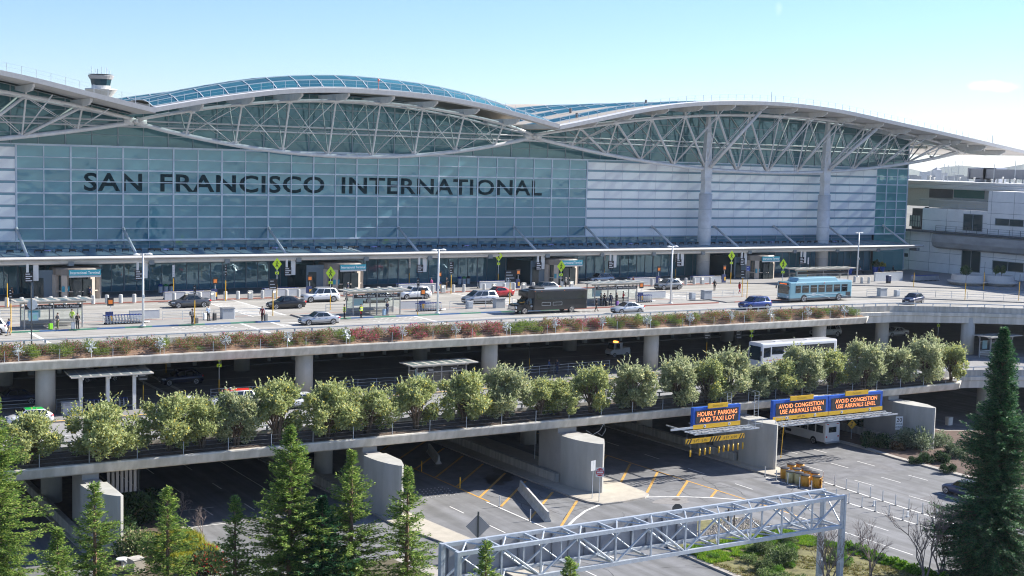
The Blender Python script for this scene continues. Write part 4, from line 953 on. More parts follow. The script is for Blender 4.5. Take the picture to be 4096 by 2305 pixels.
# ---- shrubs
def shrub(seed, R, H, n, lw=(.07, .16)):
    r = random.Random(seed); m = MB(); lb = [(Vector((r.uniform(-R*.6, R*.6), r.uniform(-R*.6, R*.6), H*r.uniform(.3, .75))), R*r.uniform(.3, .55)) for _ in range(9)]
    for c_, q in lb:
        for _ in range(n//9):
            d = rdir(r); p = c_+d*q*r.random()**.45
            if p.z < 0.02: p.z = abs(p.z)+.03
            leaf(m, p, (d+rdir(r)*.7+Vector((0, 0, .4))).normalized(), r.uniform(*lw), r.uniform(*lw)*.38, rdir(r))
    st = MB()
    for k in range(6): a = r.uniform(0, 6.28); st.tube([(0, 0, 0), (R*.25*math.cos(a), R*.25*math.sin(a), H*.4), (R*.6*math.cos(a), R*.6*math.sin(a), H*.75)], [.03, .02, .008], 5)
    return m, st
BOUG = [leafmat('bougainvillea_pink', [(0, (.07, .12, .03)), (.42, (.17, .23, .06)), (.58, (.26, .20, .09)), (.70, (.62, .06, .18)), (1, (.80, .06, .24))], .3),
        leafmat('bougainvillea_few', [(0, (.09, .15, .03)), (.4, (.19, .22, .05)), (.78, (.29, .23, .09)), (.86, (.36, .15, .10)), (.90, (.6, .04, .17)), (1, (.75, .05, .2))], .3),
        leafmat('planter_green', [(0, (.08, .15, .03)), (.5, (.18, .27, .05)), (1, (.32, .36, .08))], .3),
        leafmat('planter_twiggy', [(0, (.10, .13, .04)), (.5, (.20, .22, .08)), (.86, (.30, .26, .11)), (.91, (.65, .06, .18)), (1, (.75, .07, .22))], .3)]
bp = {}
def bush(kind, seed, loc, label, grp, s, mt, R=1.35, H=1.05, n=1100, name='flowering_shrub', cat='shrub', lw=(.07, .16)):
    k = (kind, seed)
    if k not in bp:
        t = thing(name, label, cat, loc, 0, grp); m, st = shrub(seed, R, H, n, lw); m.build('foliage', mt, t); st.build('stems', BARK, t); bp[k] = t
    else: t = copy_tree(bp[k])
    place(t, loc, RN.uniform(0, 6.28), label, s); t['group'] = grp
    return t
G1 = 'bougainvillea shrubs along the upper planter'; x = 12.0; i = 0
while x < 138.5:
    u = (x-22)/116.5
    kind = (0 if (.20 < u < .62 and RN.random() < .5) else RN.choice((1, 1, 2, 3, 3)))
    lab = ['crimson bougainvillea in the upper planter, mostly flowers', 'mixed green bougainvillea with few flowers in the upper planter', 'plain green shrub in the upper planter', 'brownish twiggy bougainvillea in the upper planter'][kind]
    bush('b', kind*3+i % 2, (x, 134.1+RN.uniform(-.25, .2), 13.0), lab, ['crimson bougainvillea shrubs', 'mixed bougainvillea shrubs', 'plain green planter shrubs', 'twiggy bougainvillea shrubs'][kind]+' along the upper planter', (RN.uniform(.85, 1.2), RN.uniform(.6, .8), RN.uniform(.75, 1.1)), BOUG[kind])
    if i % 2: bush('b', kind*3+(i+1) % 2, (x+.7, 133.35, 12.72), lab, ['crimson bougainvillea shrubs', 'mixed bougainvillea shrubs', 'plain green planter shrubs', 'twiggy bougainvillea shrubs'][kind]+' along the upper planter', (RN.uniform(.6, .9), RN.uniform(.5, .65), RN.uniform(.55, .8)), BOUG[kind])
    x += RN.uniform(1.25, 1.8); i += 1
LOWG = leafmat('low_green', [(0, (.06, .14, .02)), (.6, (.12, .27, .03)), (1, (.20, .34, .06))], .3)
x = 45
while x < 138:
    if RN.random() < .55: bush('g', 77, (x, 133.15, 12.68), 'small bright green ground plant at the front of the upper planter', 'small bright ground plants in the upper planter', RN.uniform(.3, .5), LOWG, n=400, name='ground_plant', cat='plant')
    x += RN.uniform(1.6, 3.6)
# ---- ground level beds
PALEF = leafmat('pale_flower_leaves', [(0, (.05, .10, .03)), (.6, (.13, .20, .06)), (.86, (.25, .28, .12)), (.93, (.6, .5, .28)), (1, (.65, .5, .3))], .3)
SILV = leafmat('silver_leaves', [(0, (.07, .10, .05)), (.5, (.18, .23, .13)), (1, (.36, .40, .27))], .3)
YELG = leafmat('yellow_grass', [(0, (.14, .17, .02)), (.5, (.34, .34, .03)), (1, (.50, .46, .07))], .35)
BRIG = leafmat('bright_grass', [(0, (.06, .16, .015)), (.6, (.15, .33, .025)), (1, (.30, .42, .05))], .35)
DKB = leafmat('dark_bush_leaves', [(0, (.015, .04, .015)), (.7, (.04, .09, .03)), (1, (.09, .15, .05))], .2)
def gp(x, y): p = at(x, y, z=0.1); return (p.x, p.y, .1)
bush('pf', 201, gp(545, 2235), 'rounded shrub with pale peach flowers beside the leftmost pier', 'ground bed shrubs', 1.5, PALEF, R=1.5, H=1.5, n=2600, lw=(.09, .2))
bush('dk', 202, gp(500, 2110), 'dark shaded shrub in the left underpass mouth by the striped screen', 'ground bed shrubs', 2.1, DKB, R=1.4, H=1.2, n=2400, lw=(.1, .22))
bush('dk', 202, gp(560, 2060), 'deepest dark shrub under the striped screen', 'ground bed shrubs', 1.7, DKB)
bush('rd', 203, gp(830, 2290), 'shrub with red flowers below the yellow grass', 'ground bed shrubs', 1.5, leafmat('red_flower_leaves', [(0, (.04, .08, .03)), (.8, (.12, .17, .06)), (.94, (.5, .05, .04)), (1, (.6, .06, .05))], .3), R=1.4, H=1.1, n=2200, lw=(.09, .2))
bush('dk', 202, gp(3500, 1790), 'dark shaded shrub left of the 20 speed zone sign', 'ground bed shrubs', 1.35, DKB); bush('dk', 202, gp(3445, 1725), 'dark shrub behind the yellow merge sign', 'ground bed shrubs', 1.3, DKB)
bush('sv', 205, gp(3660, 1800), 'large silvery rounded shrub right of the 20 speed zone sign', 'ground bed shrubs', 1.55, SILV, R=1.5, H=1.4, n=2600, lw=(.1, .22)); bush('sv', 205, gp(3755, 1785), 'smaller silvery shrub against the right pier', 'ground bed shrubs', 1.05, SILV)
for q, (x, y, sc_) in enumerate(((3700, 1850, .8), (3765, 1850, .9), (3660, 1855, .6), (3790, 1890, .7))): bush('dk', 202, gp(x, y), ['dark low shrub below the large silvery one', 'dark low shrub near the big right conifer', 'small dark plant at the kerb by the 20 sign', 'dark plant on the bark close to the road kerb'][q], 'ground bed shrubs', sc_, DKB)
bush('rb', 207, gp(3590, 1800), 'reddish brown low shrub at the foot of the 20 sign', 'ground bed shrubs', .9, leafmat('reddish_leaves', [(0, (.09, .05, .03)), (.6, (.2, .12, .06)), (1, (.28, .2, .1))], .3), R=1.4, H=.9, n=1500, lw=(.1, .2))
for q, (x, y) in enumerate(((3820, 1810), (3880, 1800), (3850, 1835))): bush('sv', 209, gp(x, y), ['grey-green shrub nearest the big right conifer', 'grey-green shrub half behind the big right conifer', 'low grey-green shrub below the other two by the conifer'][q], 'ground bed shrubs', .95, leafmat('greygreen_leaves', [(0, (.05, .08, .04)), (.6, (.12, .17, .09)), (1, (.22, .26, .15))], .3), R=1.5, H=1.0, n=1800, lw=(.1, .2))
# corner garden under the gantry
GARD = [(85.0, 87.3), (85.9, 82), (86.2, 74.5), (86.4, 60), (70.9, 60), (71.1, 83), (71.3, 88.8), (73, 92), (79.2, 94.8), (83.5, 94), (84.6, 91)]
island('garden_bed', GARD, .14, mat('garden_earth', (.15, .14, .055), .95, var=.5, scale=1.6, bump=.15))
m = MB(); r_ = random.Random(5)
for _ in range(5200):
    x, y = r_.uniform(71.6, 84.4), r_.uniform(89.2, 94.6)
    if y > 92 and (x < 71.3+(y-89)*2.2): continue
    if y > 93.6 and x > 82.8: continue
    q = r_.uniform(.05, .13); m.add([(x-q, y, .15), (x, y-q, .15), (x+q, y, .15), (x, y+q, .15), (x, y, .15+q*.9)], [(0, 1, 4), (1, 2, 4), (2, 3, 4), (3, 0, 4)])
tag(m.build('gravel', leafmat('pale_gravel', [(0, (.22, .19, .15)), (1, (.52, .47, .40))], 0)), 'pale cobble gravel at the tip of the corner garden', 'gravel', kind='stuff')
def inpoly(x, y, P):
    c_ = False
    for (x1, y1), (x2, y2) in zip(P, P[1:]+P[:1]):
        if (y1 > y) != (y2 > y) and x < (x2-x1)*(y-y1)/(y2-y1)+x1: c_ = not c_
    return c_
def turf(name, mt, n, test, lab, h=(.12, .3), spread=.5, kind='stuff', cat='grass'):
    m = MB()
    k = 0
    while k < n:
        p = test()
        if p is None: continue
        k += 1
        for _ in range(9): leaf(m, Vector((p[0]+r_.uniform(-.09, .09), p[1]+r_.uniform(-.09, .09), .14)), (Vector((r_.uniform(-1, 1)*spread, r_.uniform(-1, 1)*spread, 1))).normalized(), r_.uniform(*h), .022)
    return tag(m.build(name, mt), lab, cat, kind='stuff')
def g_edge():
    x, y = r_.uniform(82, 86.1), r_.uniform(66, 89)
    return (x, y) if inpoly(x+.35, y, GARD) and not inpoly(x+1.7, y+.4, GARD) and r_.random() < .5+.5*math.sin(y*4.1) else None
def g_top():
    x, y = r_.uniform(71.5, 85), r_.uniform(83.5, 88.4)
    return (x, y) if inpoly(x+.3, y, GARD) and math.sin(x*1.7+y*2.3)+math.sin(x*3.3-y) > -.35 else None
def g_mat():
    x, y = r_.uniform(71.5, 86), r_.uniform(62, 84)
    return (x, y) if inpoly(x+.9, y, GARD) and math.sin(x*.9+y*.7) > -.5 else None
turf('grass', BRIG, 2600, g_edge, 'bright green grass tufts edging the corner garden by the road'); turf('grass', leafmat('mixed_grass', [(0, (.08, .19, .02)), (.6, (.20, .38, .03)), (1, (.42, .48, .05))], .35), 2600, g_top, 'yellow green grass patch at the top of the corner garden', (.14, .34), .7)
turf('ground_cover', leafmat('brown_cover', [(0, (.12, .13, .04)), (.5, (.22, .22, .06)), (.8, (.28, .17, .09)), (1, (.30, .36, .08))], .3), 3600, g_mat, 'low brownish ground cover over the corner garden', (.08, .2), 1.2, cat='ground cover')
tufts = []
y = 81.8; q = 0
while y > 71:
    bush('tf', 220, (85.9+.1*RN.random()-.55, y, .12), 'bright green grass clump on the kerb edge of the corner garden', 'grass clumps on the kerb edge of the corner garden', (.55, .5, .62), BRIG, R=1.1, H=.9, n=700, name='grass_clump', cat='plant', lw=(.14, .34)); y -= RN.uniform(.85, 1.15); q += 1
for q, (x, y, s) in enumerate(((3125, 2265, 1.25), (3060, 2215, .9), (3050, 2285, .8), (3160, 2180, .7))):
    bush('gs', 222, gp(x, y), ['large grey-green bush in the corner garden', 'medium bush left of the large grey-green one', 'lowest bush at the picture edge of the corner garden', 'small bush nearest the gravel in the corner garden'][q], 'corner garden bushes', s, SILV if False else leafmat('garden_bush', [(0, (.05, .09, .03)), (.5, (.13, .19, .07)), (1, (.27, .32, .15))], .3), R=1.3, H=1.2, n=2600, lw=(.08, .18))
rg = random.Random(31); q = 0
while q < 34:
    x, y = rg.uniform(72, 85.5), rg.uniform(76, 90)
    if inpoly(x+.5, y, GARD) and inpoly(x-.6, y, GARD) and (y < 88.5): bush('lc', 230+q % 2, (x, y, .12), ['bright green mound plant in the corner garden', 'grey-green mound plant in the corner garden'][q % 2], ['bright', 'grey-green'][q % 2]+' mound plants of the corner garden', rg.uniform(.4, .75), [LOWG, leafmat('mound_mid', [(0, (.07, .12, .04)), (.6, (.17, .25, .08)), (1, (.32, .36, .15))], .35)][q % 2], R=1.1, H=.8, n=900, name='mound_plant', cat='plant', lw=(.1, .24)); q += 1
YG = [(33.5, 99.5), (36.4, 102), (36.4, 111), (31.5, 111), (31, 102)]
def g_yel():
    x, y = r_.uniform(32.2, 36.8), r_.uniform(97, 111); return (x, y) if inpoly(x, y, [(27.5, 112), (36.9, 111.5), (36.9, 104.3), (31.6, 99.3), (28.8, 97)]) and math.sin(x*2+y*1.3) > -.3 else None
turf('tall_grass', YELG, 1500, g_yel, 'sunlit yellow grass beside the left underpass road', (.35, .8), .5)
def bare(seed, H, spread, depth=5):
    r = random.Random(seed); m = MB()
    def grow(p, d, L, rr, k):
        q = p+d*L*.5+rdir(r)*L*.06; e = q+(d+rdir(r)*.25).normalized()*L*.5
        m.tube([p, q, e], [rr, rr*.8, rr*.62], 5, cap=False)
        if k == 0: return
        for _ in range(3 if k > 1 else 4):
            nd = (d+rdir(r)*spread+Vector((0, 0, .18))).normalized(); grow(e if r.random() < .7 else q, nd, L*r.uniform(.58, .85), rr*.58, k-1)
    for _ in range(3 if H > 4 else 2): grow(Vector((r.uniform(-.15, .15), r.uniform(-.15, .15), 0)), Vector((r.uniform(-.25, .25), r.uniform(-.25, .25), 1)).normalized(), H*.3, .012*H, depth)
    return m
TWIG = mat('bare_wood', (.22, .17, .15), .85, var=.2, scale=4)
def bare_tree(seed, base, H, lab, sp=.6, dp=4, z=0.1, name='bare_tree', cat='tree', mt=TWIG):
    t = thing(name, lab, cat, base, 0, 'leafless trees and shrubs'); q = bare(seed, H, sp, dp)
    q.build('branches', mt, t)
    return t
bare_tree(3, gp(3300, 2380), 7.0, 'leafless tree just right of the gantry post', .55, 4); bare_tree(4, gp(3480, 2320), 5.2, 'pale thin leafless sapling in the corner garden'); bare_tree(5, gp(3700, 2330), 7.2, 'leafless tree left of the big dark conifer', .6, 4); bare_tree(9, gp(3760, 2300), 7.2, 'dark leafless tree touching the big dark conifer', .6, 4)
bare_tree(6, gp(800, 2150), 3.0, 'grey leafless shrub above the yellow grass', .9, 4, name='bare_shrub', cat='shrub'); bare_tree(7, gp(720, 2080), 3.0, 'leafless shrub behind the young conifer left of centre', .9, 4, name='bare_shrub', cat='shrub')
# ------------------------------------------------------------------ street furniture
u1 = lambda x, y: (x/2.197, 820+y/2.197)
u2 = lambda x, y: (900+x/2.197, 820+y/2.197)
u3 = lambda x, y: (1800+x/2.197, 820+y/2.197)
u4 = lambda x, y: (2600+x/2.197, 820+y/2.197)
g0 = lambda x, y: (x/1.518, 1350+y/1.518)
g1 = lambda x, y: (1600+x/2.576, 1750+y/2.576)
g2 = lambda x, y: (1000+x/1.518, 1350+y/1.518)
g3 = lambda x, y: (1900+x/1.801, 1500+y/1.801)
g4 = lambda x, y: (2600+x/2.071, 1250+y/2.071)
g5 = lambda x, y: (2996+x/2.2136, 1650+y/2.2136)
D1, A1 = DZ+.15, AZ+.15
def repeat(mb, nm, mt, par, locs):
    o = mb.build(nm, mt, par)
    for i, l in enumerate(locs):
        if i: o = o.copy(); COL.objects.link(o); adopt(o, par)
        o.location = l
def xy(pix, z): p = at(pix[0], pix[1], z=z); return (p.x, p.y, z)
def series(make, spots, labels, group, rzs=None, scales=None):
    """first spot gets the original, every other spot a copy of it and of its parts"""
    t = make(); out = []
    for i, s in enumerate(spots):
        o = t if i == 0 else copy_tree(t)
        place(o, s, rzs[i] if rzs else 0, labels[i] if isinstance(labels, (list, tuple)) else labels, scales[i] if scales else None); o['group'] = group; out.append(o)
    return out
# light poles
def mk():
    t = thing('street_lamp', 'lamp', 'street lamp'); m = MB(); m.cyl(0, 0, 0, 8.0, .14, 10, .10); m.cyl(0, 0, 0, .12, .3, 10); m.build('pole', mat('lamp_white', (.68, .70, .70), .4), t, True)
    for s in (-1, 1): m = MB(); m.lathe([(.01, 7.82), (.34, 7.86), (.36, 7.95), (.1, 8.06), (.01, 8.07)], 12, (s*.95*.8, s*.2)); m.beam((0, 0, 7.95), (s*.8, s*.2, 7.97), .09, .07); m.build('lamp_head', mat('lamp_white', (.68, .70, .70), .4), t)
    m = MB(); m.box(-.12, .12, -.3, -.1, 3.1, 3.5); m.build('box', GALV, t); return t
series(mk, [xy((572, 1305), D1), xy((1750, 1254), D1), xy((2682, 1214), D1), xy((3428, 1108), D1)], ['tall white double lamp post by the leftmost luggage carts', 'tall white double lamp post by the middle luggage carts', 'tall white double lamp post right of the hotel shuttle stop', 'tall white double lamp post behind the light blue bus'], 'white double street lamps')
# pedestrian crossing signs
def ped():
    t = thing('crossing_sign', 'x', 'road sign'); m = MB(); m.cyl(0, .04, 0, 2.0, .06, 8); m.build('yellow_post', YEL, t); m = MB(); m.cyl(0, .04, 2.0, 4.5, .045, 8); m.build('post', GALV, t)
    m = MB(); q = .66; m.add([(0, 0, 4.9-q*1.35), (q, 0, 4.9), (0, 0, 4.9+q*1.35), (-q, 0, 4.9), (0, .03, 4.9-q*1.35), (q, .03, 4.9), (0, .03, 4.9+q*1.35), (-q, .03, 4.9)], [(0, 1, 2, 3), (7, 6, 5, 4), (0, 4, 5, 1), (1, 5, 6, 2), (2, 6, 7, 3), (3, 7, 4, 0)]); d = m.build('diamond', LIME, t)
    m = MB(); y = -.012
    m.sphere((0, y-.0, 5.27), .075, 8, 4)
    for a, b, w_ in (((0, 5.2), (-.03, 4.85), .17), ((-.03, 4.87), (.14, 4.5), .10), ((.14, 4.5), (.2, 4.42), .08), ((-.03, 4.87), (-.18, 4.47), .10), ((.0, 5.12), (.2, 4.9), .07), ((0, 5.12), (-.2, 4.92), .07)): m.beam((a[0], y, a[1]), (b[0], y, b[1]), .01, w_)
    m.build('walking_figure', BLACK, d)
    m = MB(); m.box(-.27, .27, 0, .03, 3.45, 3.83); p = m.build('arrow_plate', LIME, t)
    m = MB(); m.beam((.13, -.01, 3.75), (-.1, -.01, 3.55), .01, .06); m.add([(-.16, -.012, 3.51), (-.02, -.012, 3.53), (-.14, -.012, 3.66)], [(0, 1, 2)]); m.build('arrow', BLACK, p); return t
sp = [(u2(455, 825), D1, 'behind the black sedan'), (u2(925, 925), D1, 'behind the silver sedan at the crossing'), (u3(422, 715), D1, 'above the red sedan'), (u3(970, 830), D1, 'behind the black shuttle bus'), (u4(708, 695), D1, 'left of the rightmost drum entrance'), (u4(1160, 790), D1, 'at the front of the light blue bus'), (g0(1330, 360), A1, 'lower level, left of the red taxi'), (g4(832, 400), A1, 'at the nose of the white coach'), ((3596+445/2.9, 1200+560/2.9), A1, 'at the far right of the lower level')]
series(ped, [xy(p, z) for p, z, _ in sp], ['fluorescent yellow crossing sign '+l for *_, l in sp], 'fluorescent pedestrian crossing signs', rzs=[rad(-14)]*9, scales=[.95]*6+[.92]*3)
# bollards
def bol():
    t = thing('bollard', 'x', 'bollard'); m = MB(); m.cyl(0, 0, 0, 1.02, .24, 12); m.lathe([(.24, 1.02), (.2, 1.07), (.02, 1.08)], 12); m.build('post', mat('bollard_concrete', (.50, .50, .48), .7, var=.06), t); return t
def bol2():
    t = thing('lit_bollard', 'x', 'bollard'); m = MB(); m.bbox(0, 0, .53, .62, .5, 1.06, 0, .04); m.build('block', mat('bollard_concrete', (.50, .50, .48), .7), t)
    m = MB(); m.box(-.3, .0, -.265, -.251, .78, .88); m.build('lamp', mat('bollard_lamp', (.9, .85, .7), .4, emit=(1, .9, .65, 2.0)), t); return t
by = 170.5; sb, lb = [], []
x = 33.4; i = 0
while x < 146:
    near = min(abs(x-q) for q in (51.9, 74, 99.3, 130, 146, 119))
    if 2.2 < near or i % 3 == 0:
        (lb if i % 5 in (0, 3) and x > 50 else sb).append((x, by, D1))
    x += 1.72; i += 1
for k in range(7): p = at(*[u4(a, b) for a, b in ((1228, 680), (1300, 690), (1358, 690), (1450, 690), (1798, 680), (1860, 690), (1922, 690))][k], z=D1); sb.append((p.x, p.y, D1))
series(bol, sb, 'round pale concrete bollard in the kerb row before the terminal', 'round bollards along the terminal kerb'); series(bol2, lb, 'square concrete bollard with a small lamp in the kerb row', 'square lit bollards along the terminal kerb')
ab, al = [], []; x = 24; i = 0
while x < 150:
    (al if i % 4 == 3 else ab).append((x, 158.5, A1)); x += 3.2; i += 1
series(bol, ab, 'round pale bollard in the shaded lower level row', 'round bollards of the lower level'); series(bol2, al, 'square lit bollard in the shaded lower level row', 'square lit bollards of the lower level')
# litter bins: three coloured bins by each entrance; concrete bins on the islands
def bins(p, lab):
    for k, (c_, nm) in enumerate(((BLUE, 'blue'), (mat('bin_green', (.02, .22, .08), .4), 'green'), (BLACK, 'black'))):
        t = thing('litter_bin', nm+'-lidded round grey bin '+lab, 'bin', (p[0]+k*.78, p[1], D1), 0, 'round bins at the entrances'); m = MB(); m.cyl(0, 0, 0, .85, .30, 14); m.build('body', GALV, t); m = MB(); m.lathe([(.32, .851), (.32, 1.0), (.2, 1.18), (.02, 1.2)], 14); m.build('lid', c_, t)
bins((55.6, 181.5), 'right of the leftmost drum entrance'); bins((77.6, 181.5), 'right of the second drum entrance'); bins((102.4, 181.3), 'right of the third drum entrance'); 
def cbin():
    t = thing('concrete_bin', 'x', 'bin'); m = MB(); m.bbox(0, 0, .6, 1.5, .8, 1.2, 0, .05); m.build('body', mat('bin_concrete', (.40, .42, .44), .7, var=.05), t); m = MB(); m.bbox(0, 0, 1.26, 1.6, .9, .12, 0, .03); m.box(-.55, -.1, -.42, -.401, .92, 1.08); m.box(.1, .55, -.42, -.401, .92, 1.08); m.build('lid', mat('bin_lid', (.30, .31, .32), .6), t); return t
sp = [(u1(2000, 1000), D1, 'right of the man in the light blue shirt'), (u2(20, 1000), D1, 'left of the woman in the red coat'), (u3(430, 905), D1, 'by the island sign with the number 12'), (u4(495, 828), D1, 'on the island left of the woman in red'), (u5(508, 1243), D1, 'right of the light blue bus'), (g0(425, 468), A1, 'beside the first lower column')]
series(cbin, [xy(p, z) for p, z, _ in sp], ['grey concrete twin litter bin '+l for *_, l in sp], 'grey twin litter bins')
def sbox():
    t = thing('utility_block', 'x', 'utility box'); m = MB(); m.bbox(0, 0, .5, .8, .6, 1.0, 0, .04); m.build('body', mat('bin_concrete', (.40, .42, .44), .7), t); m = MB(); m.box(-.3, .3, -.325, -.301, .2, .85); m.build('hatch', GALV, t); return t
sp = [(u2(2145, 912), 'right of the middle luggage carts'), (u3(170, 912), 'in front of the silver minivan'), (u4(370, 832), 'beside the island railing near the shuttle stop'), (u4(2168, 805), 'behind the tail of the light blue bus'), (u3(2128, 832), 'right of the third lamp post')]
series(sbox, [xy(p, D1) for p, _ in sp], ['small grey utility block '+l for _, l in sp], 'small grey utility blocks')
# bench walls with ad panels (luggage cart corrals) and carts
def corral(px0, px1, yb, z, lab, h=.95):
    a, b = at(px0, yb, z=z), at(px1, yb, z=z); t = thing('cart_corral_wall', lab, 'low wall', (a.x, a.y, z)); L = max(1, b.x-a.x); m = MB(); m.box(0, L, 0, .35, 0, h); m.build('wall', mat('corral_white', (.55, .57, .58), .6, var=.05), t)
    m = MB(); m.box(0, L, -.02, .37, h+.003, h+.06); m.build('coping', CONCL, t); return a, b, L
def adpanel(p, lab, z=D1, post=True):
    t = thing('advert_panel', lab, 'advert sign', (p[0], p[1], z), 0, 'blue advert panels at the cart stands'); m = MB(); m.box(-.42, .42, -.06, .06, 0, 1.35); m.build('panel', mat('advert_blue', (.03, .045, .14), .4), t)
    m = MB(); m.box(.02, .38, -.075, -.061, .35, .95); m.build('picture', mat('advert_yellow', (.75, .42, .05), .5), t)
    if post:
        m = MB(); m.cyl(.15, .1, 0, 2.0, .04, 6); m.build('post', WHITE, t); m = MB(); m.box(-.2, .5, .03, .09, 2.0, 2.9); s = m.build('upper_sign', BLACK, t); m = MB(); m.box(-.08, .38, .015, .0299, 2.2, 2.65); m.build('sign_picture', mat('sign_orange', (.8, .22, .03), .5), s)
CARTB = mat('cart_blue', (.03, .07, .28), .4)
def cart():
    t = thing('luggage_cart', 'x', 'luggage cart'); m = MB()
    for y in (-.28, .28): m.tube([(-.55, y, .16), (.45, y, .16), (.5, y, 1.0)], .03, 5); m.tube([(.3, y, .2), (.42, y, .75)], .02, 4)
    for z in (.35, .55, .75): m.tube([(.47, -.28, z), (.47, .28, z)], .02, 4)
    m.box(-.55, .45, -.28, .28, .18, .2); m.build('frame', GALV, t); m = MB(); m.tube([(.53, -.32, 1.02), (.53, .32, 1.02)], .055, 6); m.build('handle', CARTB, t); m = MB()
    for x_, y in ((-.5, 0), (.4, -.25), (.4, .25)): m.tube([(x_, y-.03, .09), (x_, y+.03, .09)], .09, 8)
    m.build('wheels', RUBBER, t); return t
def carts(px0, px1, yb, n, z, lab, grp):
    a, b = at(px0, yb, z=z), at(px1, yb, z=z)
    series(cart, [(a.x+(b.x-a.x)*i/(n-1), a.y+.1, z) for i in range(n)], lab, grp, rzs=[rad(205)]*n)
carts(*[u1(q, 0)[0] for q in (960, 1300)], u1(0, 1050)[1], 13, D1, 'nested luggage cart in the long left row on the island', 'luggage carts in the left island row')
carts(*[u2(q, 0)[0] for q in (1715, 1940)], u2(0, 935)[1], 10, D1, 'nested luggage cart in the middle row by the second lamp post', 'luggage carts in the middle island row')
carts(*[u3(q, 0)[0] for q in (1665, 1800)], u3(0, 858)[1], 7, D1, 'nested luggage cart in the short row by the third lamp post', 'luggage carts in the third island row')
carts(*[g0(q, 0)[0] for q in (560, 815)], g0(0, 440)[1], 10, A1, 'nested luggage cart behind the shelter on the lower level', 'luggage carts of the lower level')
carts(*[u5(q, 0)[0] for q in (790, 1065)], u5(0, 1112)[1], 20, D1, 'nested luggage cart in the long row by the ramp wall at right', 'luggage carts by the ramp wall')
adpanel(xy(u1(960, 1045), D1), 'blue advert panel at the left island cart row'); adpanel(xy(u2(1730, 935), D1), 'blue advert panel at the middle island cart row'); adpanel(xy(u3(1672, 858), D1), 'blue advert panel at the third island cart row')
for (f, x0, x1, yb, lab, n) in ((u1, 1450, 1915, 835, 'low white wall behind the grey sedan', 11), (u2, 350, 770, 805, 'low white wall behind the black sedan', 12), (u2, 1530, 1910, 760, 'low white wall behind the white off-road car', 12), (u3, 265, 625, 735, 'low white wall above the red sedan', 10), (u3, 1590, 1860, 700, 'low white wall left of the grey estate car', 9), (u4, 385, 680, 685, 'low white wall at the foot of the first great column', 10)):
    a, b, L = corral(f(x0, 0)[0], f(x1, 0)[0], f(0, yb)[1], D1, lab); 
    series(cart, [(a.x+.6+(L-1.4)*i/(n-1), a.y+.9, D1) for i in range(n)], 'luggage cart nested behind the '+lab, 'luggage carts behind the '+lab, rzs=[rad(205)]*n)
    adpanel((b.x-.3, b.y+.6, 0), 'blue advert panel ending the '+lab)
for (f, x0, x1, yb, lab) in ((u1, 1140, 1430, 1030, 'low white wall behind the left island carts'), (u2, 1545, 1850, 940, 'low white wall behind the middle island carts'), (u3, 1640, 1955, 850, 'low white wall behind the third island carts')): corral(f(x0, 0)[0], f(x1, 0)[0], f(0, yb-25)[1], D1, lab)
a, b, L = corral(u5(450, 0)[0], u5(760, 0)[0], u5(0, 1112)[1], D1, 'white ramp wall with glass panels behind the dark letter box', 1.5)
t = thing('letter_box', 'dark blue letter box on legs before the white ramp wall', 'letter box', xy(u5(565, 1128), D1)); m = MB(); m.bbox(0, 0, .85, .75, .65, 1.0, 0, .06); m.build('body', mat('letterbox_blue', (.015, .03, .09), .4), t); m = MB()
for sx in (-.3, .3): m.box(sx-.04, sx+.04, -.25, .25, 0, .35)
m.build('legs', DARK, t)
for q, (x, y) in enumerate(((1257, 1140), (1525, 1146))):
    t = thing('round_planter', ['wide white round planter with a bushy shrub before the concrete wing', 'wide white round planter with two thin cypresses before the concrete wing'][q], 'planter', xy(u5(x, y), D1)); m = MB(); m.lathe([(2.4, 0), (3.3, .5), (3.3, .75), (2.7, .75), (2.7, 1.0), (2.6, 1.75), (2.4, 1.75), (2.4, 1.5), (.1, 1.5)], 28); m.build('bowl', mat('planter_white', (.60, .56, .52), .6, var=.05), t)
    for dx in ((0,) if q == 0 else (-.7, .9)):
        o = thing('planter_shrub', ['dense green shrub growing in the left white round planter', 'thin cypress in the right white round planter, left of the pair', 'thin cypress in the right white round planter, right of the pair'][q if q == 0 else (1 if dx < 0 else 2)], 'shrub', (t.location.x+dx, t.location.y, D1+1.5)); mm, st = shrub(301+q, 1.2 if q == 0 else .6, 1.9 if q == 0 else 2.2, 1800, (.12, .26)); mm.build('foliage', leafmat('planter_shrub', [(0, (.03, .08, .03)), (.7, (.09, .17, .06)), (1, (.18, .24, .1))], .3), o); st.build('stems', BARK, o)
for q, (x, y, c_, lab) in enumerate(((1545, 1010, (.02, .06, .3), 'blue planter'), (1680, 1000, (.03, .12, .4), 'bright blue planter'), (1020, 1020, (.03, .10, .4), 'blue tapered planter'))):
    p = at(3200+x/5.152, 900+y/5.152, z=D1); t = thing('blue_planter', ['tapered blue pot with a dark palm by the glass corner', 'tapered blue pot with a yellow plant by the glass corner', 'tapered blue pot left of the fourth lamp post'][q], 'planter', (p.x, p.y, D1)); m = MB(); m.lathe([(.35, 0), (.62, 1.3), (.5, 1.3), (.45, 1.15), (.02, 1.15)], 12); m.build('pot', mat('pot_blue%d' % q, c_, .4), t)
    if q < 2: mm, st = shrub(320+q, .8 if q == 0 else .5, 1.5 if q == 0 else .8, 500, (.2, .4)); o = thing('potted_plant', ['dark palm-like plant in the blue pot by the glass corner', 'yellow-green plant in the bright blue pot'][q], 'plant', (p.x, p.y, D1+1.15)); mm.build('foliage', DKB if q == 0 else YELG, o); st.build('stems', BARK, o)
